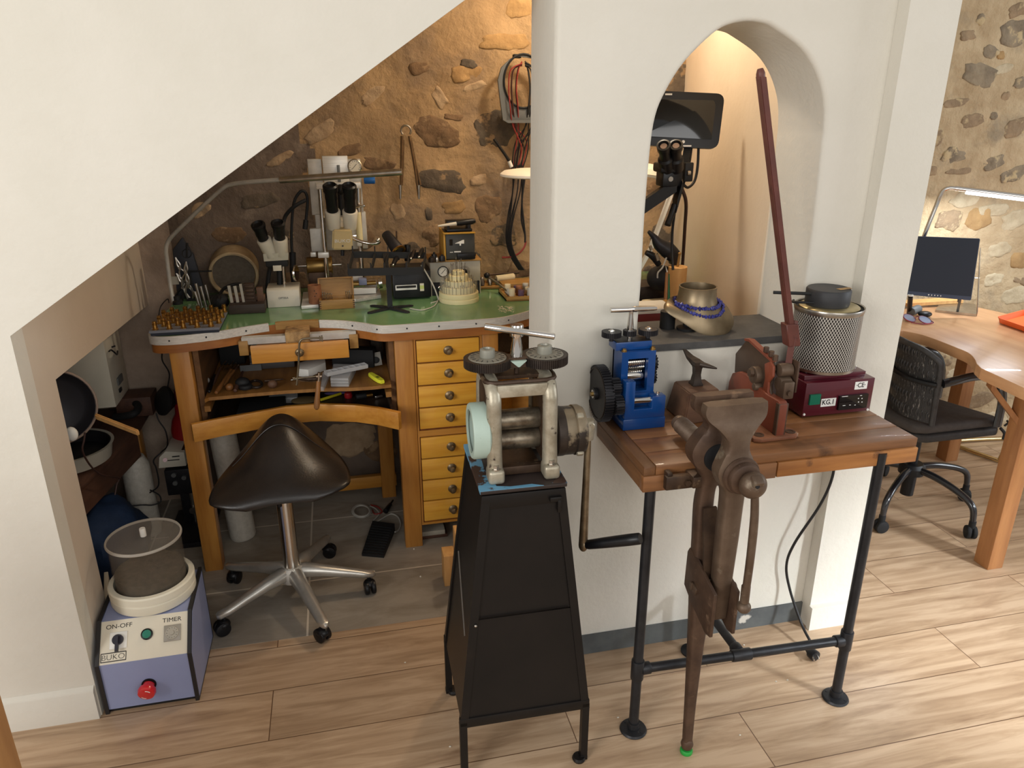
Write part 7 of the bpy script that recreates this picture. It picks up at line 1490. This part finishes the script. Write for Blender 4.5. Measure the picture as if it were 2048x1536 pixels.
m = M(); p = aty(1366, 284, 2.368)+nn*.004; m.cyl(p, p+nn*.002, .005, n=14); xx = (Q4[1]-Q4[0]).normalized(); m.box(p+xx*.012+V((0, 0, -.012)), (.030, .003, .005), (0, 0, -.36)); p = aty(1337, 189, 2.398)+nn*.003; m.box(p, (.022, .003, .005), (0, 0, -.36)); obj('logo_marks', m, print_w, sc_)
sm = thing('boom_microscope', 'black binocular microscope on a jointed boom behind the arch', 'microscope', aty(1345, 340, 2.28))
for (x0, y0, x1, y1) in ((1327, 290, 1333, 332), (1352, 289, 1351, 332)):
    a, b = aty(x0, y0, 2.24), aty(x1, y1, 2.3); d = a-b; L = d.length; m = M(); m.lathe([(0, -.01), (.026, -.01), (.024, L*.35), (.018, L*.42), (.017, L*.7), (.021, L*.8), (.0215, L), (.016, L+.001), (.012, L*.93), (0, L*.92)], b, d, 24); ep = obj('eyepiece', m, black_pl, sm)
    m = M(); m.cyl(b+d*.93, b+d*.955, .0105, n=18); obj('lens', m, mk('amber_grey_lens', (134, 112, 100), rough=.15) if 'amber_grey_lens' not in MATS else MATS['amber_grey_lens'], ep)
m = M(); bxp(m, 1322, 326, 1364, 346, 2.28, .07, .008); bxp(m, 1326, 342, 1366, 374, 2.29, .06, .006); m.i = 1; p = aty(1341, 358, 2.289); m.cyl(p, p+V((0, -.003, 0)), .008, n=16); obj('head', m, [black_pl, nickel], sm)
m = M(); bar(m, aty(1352, 368, 2.31), aty(1270, 424, 2.34), .04, .045); obj('boom', m, black_mt, sm)
m = M(); bar(m, aty(1360, 374, 2.3), aty(1349, 412, 2.3), .035, .04); m.tube([aty(1350, 410, 2.3), aty(1342, 432, 2.29), aty(1335, 450, 2.28)], [.012, .010, .011], 12, 4); obj('counter_handle', m, black_pl, sm)
m = M(); bar(m, aty(1376, 290, 2.38), aty(1366, 350, 2.34), .022, .022); m.box(aty(1376, 344, 2.33), (.03, .02, .06), bev=.004); m.i = 1; m.cyl(aty(1374, 346, 2.32), aty(1380, 346, 2.32), .008, n=12); obj('screen_bracket', m, [black_mt, nickel], sm)
for k, (pts, r, mt, lb) in enumerate((([(1383, 296, 2.38), (1378, 330, 2.36), (1368, 365, 2.34), (1362, 385, 2.32)], .004, cable_bk, 'black cable running from the tablet screen to the boom'), ([(1397, 297, 2.38), (1395, 335, 2.37), (1389, 362, 2.36), (1376, 375, 2.35), (1366, 368, 2.34)], .0045, cable_bk, 'black cable hanging in a loop below the tablet screen'), ([(1364, 378, 2.34), (1372, 405, 2.36), (1370, 450, 2.45), (1367, 500, 2.52), (1364, 545, 2.54)], .006, cable_br, 'thick brown cable dropping along the beige wall to the bench'), ([(1350, 420, 2.34), (1345, 460, 2.36), (1344, 500, 2.36), (1346, 540, 2.34)], .0045, cable_bk, 'thin black cable dropping beside the thick brown one'))):
    m = M(); m.tube([aty(*p) for p in pts], r, 10, 7); tag(obj('screen_cable', m, mt), lb, 'cable')
wl = thing('swing_arm_lamp', 'white swing arm lamp half hidden behind the arch', 'lamp', (1.22, 2.93, ZB))
m = M(); bar(m, aty(1343, 385, 2.92), aty(1300, 500, 2.92), .03, .03); bar(m, aty(1300, 500, 2.92), V((1.2, 2.93, ZB+.016)), .03, .03); obj('arm', m, white_pl, wl)
m = M(); m.T = Matrix.Translation(aty(1290, 342, 2.82)) @ Matrix.Rotation(.12, 4, 'Y'); m.lathe([(0, .03), (.05, .028), (.085, .012), (.095, -.008), (.085, -.018), (0, -.016)], (0, 0, 0), n=36); obj('shade', m, lamp_w, wl)
m = M(); bar(m, aty(1300, 338, 2.84), aty(1343, 385, 2.92), .016, .016); obj('arm_link', m, white_pl, wl)
# ------------------------------------------------------------------ desk corner in the room on the right
DZ = .75
dk = thing('corner_desk', 'light brown wooden corner desk with a curved front edge', 'desk', (2.45, 2.3, 0))
fe2 = [atz(x, y, DZ) for x, y in ((1806, 661.5), (1842.5, 669), (1880, 682), (1910, 694), (1936, 705), (1948, 716), (1953, 727))]
fe2 = [(1.55, 2.49)]+[(p.x, p.y) for p in crom(fe2, 4)]
poly = fe2+[(2.122, 2.02), (2.104, 1.83), (2.10, 1.62), (3.0, 1.62), (2.83, 2.50), (2.772, 2.72), (2.70, 2.84), (1.55, 2.84)]
m = M(); m.ext(poly, (DZ-.040, DZ), 'XY', bev=.002); obj('desktop', m, desk_w, dk)
for (x, y) in ((2.255, 1.925), (2.775, 2.72), (1.62, 2.75), (2.85, 1.72)):
    m = M(); m.bx((x-.033, y-.033, 0), (x+.033, y+.033, DZ-.0405), .003); obj('leg', m, desk_z, dk)
m = M(); bar(m, V((2.14, 1.99, DZ-.05)), V((2.25, 1.935, DZ-.19)), .05, .025); obj('brace', m, desk_z, dk)
m = M(); bar(m, V((2.70, 2.70, DZ-.05)), V((2.77, 2.70, DZ-.16)), .04, .025); obj('brace', m, desk_z, dk)
m = M(); a, b, c, d = [atz(x, y, DZ-.09) for x, y in ((1855, 697), (1885, 683), (1912, 692), (1866, 708))]; m.ext([(1.6, 2.66), (2.20, 2.62), (2.55, 2.64), (2.55, 2.72), (1.6, 2.72)], (DZ-.11, DZ-.095), 'XY'); obj('under_shelf', m, desk_z, dk)
# monitor on the desk
mo = thing('desk_monitor', 'dark flat monitor switched off, standing on the corner desk', 'monitor', (2.5, 2.66, DZ))
TLp, TRp, BRp, BLp = aty(1842, 472.5, 2.68), aty(1960.5, 477, 2.62), aty(1942, 601, 2.585), aty(1820, 590, 2.645)
ex = .9
c4 = [TLp+(TLp-TRp)*ex, TRp, BRp, BLp+(BLp-BRp)*ex]
m, P, nn = quadslab(c4, .012, .003); obj('case', m, mk('dark_blue_bezel', (58, 66, 84), rough=.35), mo)
up = (c4[1]-c4[2]); s4 = [c4[0]+(c4[1]-c4[0])*.01-up*.01, c4[1]-(c4[1]-c4[0])*.008-up*.01, c4[2]+up*.065-(c4[2]-c4[3])*.008, c4[3]+up*.065+(c4[2]-c4[3])*.01]
m, P, nn = quadslab(s4, .003, 0, 0, .0012); obj('screen', m, screen_off, mo)
m = M()
for k, x in enumerate((1858, 1864, 1870, 1876, 1882)): p = aty(x, 593.5+k*.5, 2.62)+nn*.004; p = c4[3].lerp(c4[2], .63+k*.026)+up*.030+nn*.0012; m.box(p, (.006 if k == 0 else .004, .002, .004))
obj('button_marks', m, print_w, mo)
m = M(); A = [atz(x, y, DZ) for x, y in ((1870, 624), (1953, 633), (1951, 612), (1882, 606))]; m.rings([[p+V((0, 0, .0006)) for p in A], [p+V((0, 0, .010)) for p in A]]); obj('stand_base', m, nickel, mo)
m = M(); bar(m, atz(1954, 628, DZ+.013), aty(1960, 500, 2.66), .003, .018); m.cyl(aty(1948, 556, 2.66), aty(1958, 556, 2.66), .004, n=8); obj('stand_upright', m, nickel, mo)
m = M(); bar(m, atz(1915, 623, DZ+.008), aty(1920, 600, 2.63), .01, .006); m.cyl(aty(1917, 604, 2.64), aty(1919, 590, 2.64), .005, n=8); obj('stand_neck', m, grey_pl, mo)
m = M(); a, b = atz(1822, 607, DZ+.03), atz(1935, 600, DZ+.03); bar(m, a+V((0, .05, -.012)), b+V((0, .05, -.012)), .06, .014); tag(obj('wooden_board', m, raw_w), 'pale wooden board lying behind the dark monitor', 'board')
gl = thing('eyeglasses', 'pair of red and blue framed glasses lying on the desk', 'glasses', atz(1838, 640, DZ))
for k, (x, y) in enumerate(((1819, 636), (1850, 640))):
    c = atz(x, y, DZ+.012); m = M(); m.lathe([(0, 0), (.026, 0), (.027, .0015), (.0, .003)], c, (.1, -.45, 1), 28); obj('lens', m, mk('blue_tinted_lens', (170, 190, 220), rough=.08, alpha=.5) if 'blue_tinted_lens' not in MATS else MATS['blue_tinted_lens'], gl)
    fx_, fy_ = frame(V((.1, -.45, 1))); m = M(); m.tube([c+fx_*.028*math.cos(q)+fy_*.024*math.sin(q) for q in [j*PI/10 for j in range(20)]], .0022, 8, 0, closed=True); obj('rim', m, mk('red_blue_frame', (170, 60, 70), (40, 44, 90), sc=20, rough=.3) if 'red_blue_frame' not in MATS else MATS['red_blue_frame'], gl)
m = M(); m.tube([atz(1830, 636, DZ+.014), atz(1835, 633, DZ+.018), atz(1840, 637, DZ+.014)], .002, 8, 4); m.tube([atz(1863, 642, DZ+.012), atz(1866, 646, DZ+.006), atz(1845, 648, DZ+.004), atz(1822, 645, DZ+.004)], .002, 8, 5); obj('bridge_and_temple', m, MATS['red_blue_frame'], gl)
m = M(); m.ball(atz(1850, 628, DZ+.012), .030, sc=(1, .8, .42)); tag(obj('black_mouse', m, black_pl), 'rounded dark mouse behind the glasses on the desk', 'mouse')
m = M(); p = atz(1829, 622, DZ+.02); m.cyl(p+V((-.025, -.01, 0)), p+V((.03, .012, .006)), .018, n=20, bev=.004); tag(obj('dark_cylinder', m, grey_pl), 'dark grey cylinder lying left behind the glasses', 'cylinder')
m = M(); m.cyl(atz(1818, 628, DZ), aty(1821, 592, 2.60), .010, n=14); m.i = 1; m.cyl(aty(1821, 592, 2.60), aty(1821.3, 589.5, 2.60), .011, n=14); tag(obj('black_tube', m, [black_pl, white_pl]), 'black upright tube with a white cap beside the pillar', 'tube')
ot = thing('orange_tray', 'orange leather tray lying on the right of the desk', 'tray', atz(2040, 652, DZ))
A = [atz(x, y, DZ+.002) for x, y in ((1999, 646), (2085, 676), (2130, 655), (2050, 632))]
m = M(); m.rings([[p for p in A], [p+V((0, 0, .004)) for p in A]]); obj('bottom', m, orange, ot)
ce = sum(A, V((0, 0, 0)))/4
for k in range(4):
    a, b = A[k], A[(k+1) % 4]; o_ = ((a+b)/2-ce).normalized()*.012
    m = M(); m.rings([[a, b, b+V((0, 0, .005)), a+V((0, 0, .005))], [a+o_+V((0, 0, .024)), b+o_+V((0, 0, .024)), b+o_*1.3+V((0, 0, .024)), a+o_*1.3+V((0, 0, .024))]]); obj('side_flap', m, orange, ot)
# desk led lamp
dl = thing('led_desk_lamp', 'bent chrome desk lamp with a lit white strip above the monitor', 'lamp', (2.42, 2.77, DZ))
pts = [aty(1826, 540, 2.79), aty(1849, 470, 2.78), aty(1872, 412, 2.775), aty(1880, 392, 2.77), aty(1887, 381, 2.765), aty(1898, 376.5, 2.755), aty(1912, 377, 2.74)]
m = M(); m.tube([V((pts[0].x-.03, 2.80, DZ))]+pts, .009, 12, 6); obj('arm', m, chrome, dl)
e0, e1 = aty(1910, 377, 2.742), aty(2090, 399, 2.58)
m = M(); m.cyl(e0, e1, .011, n=16); obj('head', m, chrome, dl)
dv = (e1-e0).normalized(); m = M(); o_ = V((0, -.006, -.0115)); bar(m, e0+dv*.04+o_, e1-dv*.02+o_, .018, .010); obj('light_strip', m, led, dl)
ar = bpy.data.lights.new('desk_lamp_light', 'AREA'); ar.shape = 'RECTANGLE'; ar.size = .34; ar.size_y = .02; ar.energy = 4.0; ar.color = (.86, .93, 1)
aro = bpy.data.objects.new('desk_lamp_light', ar); COL.objects.link(aro); aro.location = (e0+e1)/2+V((0, 0, -.03)); aro.rotation_euler = (0, 0, math.atan2(dv.y, dv.x))
m = M(); m.tube([V((2.98, 2.62, .012)), V((2.90, 2.84, .012)), V((2.925, 2.865, .012)), V((3.3, 2.80, .012)), V((3.35, 2.60, .012))], .010, 10, 6); m.tube([V((2.98, 2.62, .012)), V((3.0, 2.6, .2)), V((3.02, 2.58, .42))], .010, 10, 5); m.bx((2.96, 2.35, .42), (3.36, 2.66, .45), .008); tag(obj('sled_stool', m, gold_t), 'gold tube sled base of a stool behind the desk', 'stool')

# ------------------------------------------------------------------ wicker office chair
ch = thing('office_chair', 'black wicker office chair with grey cushion pushed under the desk', 'chair', (2.26, 2.38, 0))
CX_, CY_ = 2.255, 2.37
def bk_pt(t, z):   # t -1 near .. 1 far
    return V((2.165-.055*(1-abs(t)**2.2)-.05*(z-.45)+.01*t, 2.345+.133*t, z))
def ztop(t): return .745-.05*abs(t)**3.5
m = M(); rs = []
N_ = 24
for j in range(13):
    f = j/12; row = []
    for k in range(N_+1): t_ = -1+2*k/N_; row.append(bk_pt(t_, .455+(ztop(t_)-.455)*f))
    rs.append(row+[p+V((.008, 0, 0)) for p in row[::-1]])
m.rings(rs); obj('backrest', m, mk('black_cane_gap_light', (44, 42, 42), (138, 134, 128), sc=70, st=(1, 2.4, .55), rough=.5, lo=.58, hi=.66, bump=.002, bsc=90), ch)  # pale flecks paint the light showing through gaps in the weave
for k in range(1, 16):
    t_ = -1+2*k/16; m = M(); P = [bk_pt(t_, .462+(ztop(t_)-.462)*f/10)+V((-.003 if f % 2 else .009, 0, 0)) for f in range(11)]; P2 = [bk_pt(t_, .462+(ztop(t_)-.462)*f/10)+V((.010 if f % 2 else -.004, .006, 0)) for f in range(11)]
    m.tube(P, .0035, 6, 3); obj('cane_strand', m, wicker, ch)
m = M(); rim_ = [bk_pt(-1, .45)]+[bk_pt(-1, .45+(ztop(-1)-.45)*f) for f in (.3, .6, .9)]+[bk_pt(t_, ztop(t_)) for t_ in (-.97, -.85, -.6, -.3, 0, .3, .6, .85, .97)]+[bk_pt(1, .45+(ztop(1)-.45)*f) for f in (.9, .6, .3, 0)]
m.tube(rim_, .011, 10, 4); obj('back_rim', m, wicker, ch)
m = M(); m.tube([bk_pt(t_, .615)+V((-.010, 0, 0)) for t_ in (1, .7, .3, 0, -.3, -.7, -1.02)], .011, 8, 4); obj('back_band', m, black_pl, ch)
for s, y in ((-1, 2.205), (1, 2.52)):
    m = M(); m.tube([(2.16, y, .622), (2.21, y+.004*s, .632), (2.29, y, .640), (2.36, y, .636), (2.42, y, .60), (2.45, y, .53), (2.455, y, .42)], .012, 10, 5, sx=1.5, up=(0, 1, 0)); obj('armrest', m, mk('black_gloss_tube', (30, 30, 33), rough=.2, coat=.5) if 'black_gloss_tube' not in MATS else MATS['black_gloss_tube'], ch)
m = M(); m.ext([(2.11, 2.235), (2.15, 2.213), (2.475, 2.215), (2.50, 2.24), (2.37, 2.60), (2.33, 2.62), (2.14, 2.54), (2.08, 2.46), (2.085, 2.33)], (.372, .405), 'XY', bev=.01, seg=3); obj('seat_frame', m, mk('dark_woven_seat', (54, 50, 48), (44, 41, 40), sc=60, rough=.7), ch)
m = M(); m.ext([(2.10, 2.24), (2.15, 2.218), (2.465, 2.222), (2.49, 2.245), (2.36, 2.585), (2.33, 2.605), (2.14, 2.53), (2.085, 2.45), (2.085, 2.35)], (.406, .445), 'XY', bev=.015, seg=3); obj('cushion', m, seat_fab, ch)
m = M(); m.tube([(2.485, 2.215, .405), (2.50, 2.205, .385), (2.495, 2.20, .36)], .006, 8, 4); m.tube([(2.495, 2.21, .415), (2.505, 2.205, .43), (2.495, 2.203, .44)], .004, 8, 4); obj('cushion_tie', m, black_mt, ch)
m = M(); m.cyl((CX_, CY_, .06), (CX_, CY_, .18), .026, n=20); m.cyl((CX_, CY_, .18), (CX_, CY_, .36), .018, n=18); m.bx((CX_-.09, CY_-.08, .345), (CX_+.09, CY_+.08, .371), .004); obj('column', m, black_pl, ch)
m = M(); m.lathe([(0, .155), (.05, .16), (.052, .19), (.04, .205), (0, .205)], (CX_, CY_, 0), n=24); obj('hub', m, black_pl, ch)
for k in range(5):
    q = math.atan2(2.097-CY_, 2.329-CX_)+k*2*PI/5; d = V((math.cos(q), math.sin(q), 0)); c = V((CX_, CY_, 0)); L = .285
    m = M(); m.tube([c+d*.03+V((0, 0, .185)), c+d*.12+V((0, 0, .182)), c+d*.22+V((0, 0, .160)), c+d*.272+V((0, 0, .128)), c+d*L+V((0, 0, .07))], [.015, .0145, .0135, .013, .011], 12, 6); lg = obj('base_arm', m, MATS['black_gloss_tube'], ch)
    p = c+d*L; w = V((math.cos(q+.9), math.sin(q+.9), 0)); m = M()
    for s_ in (-1, 1): m.cyl(p+w*s_*.003+V((0, 0, .0265)), p+w*s_*.019+V((0, 0, .0265)), .0265, n=22, bev=.005)
    m.cyl(p+V((0, 0, .03)), p+V((0, 0, .075)), .013, n=12); obj('castor', m, rubber, lg)

# foreground cabinet cut by the left picture edge
cbn = thing('wooden_cabinet', 'orange brown wooden cabinet corner at the lower left foreground', 'cabinet', (-.9, 1.05, 0))
cw = wood('orange_brown_board', (178, 132, 82), (160, 114, 68), 'Z', sc=3, rough=.5)
m = M(); m.bx((-1.18, .88, .03), (-.650, 1.2, .86)); obj('carcass', m, cw, cbn)
m = M(); m.bx((-.650, .875, .0), (-.633, 1.2, .88), .001); obj('side_panel', m, cw, cbn)
m = M(); m.bx((-1.19, .87, .861), (-.651, 1.21, .88), .002); obj('top', m, cw, cbn)
# small crumbs on the floor
R = random.Random(3)
cr0 = None
for px, py in ((900, 1493), (1380, 1180), (1236, 1435), (1488, 1290), (1552, 1363), (1575, 1360), (810, 1325), (1480, 1470)):
    p = atz(px, py, .0015)
    if cr0 is None:
        m = M(); m.ball(p, .0025, 8, 6, sc=(1.3, 1, .7)); cr0 = tag(obj('floor_crumb', m, offw), 'tiny pale crumb lying on the wood floor', 'crumb', 'crumbs on the wood floor')
    else: dup(cr0, p-V((0, 0, .0015)))
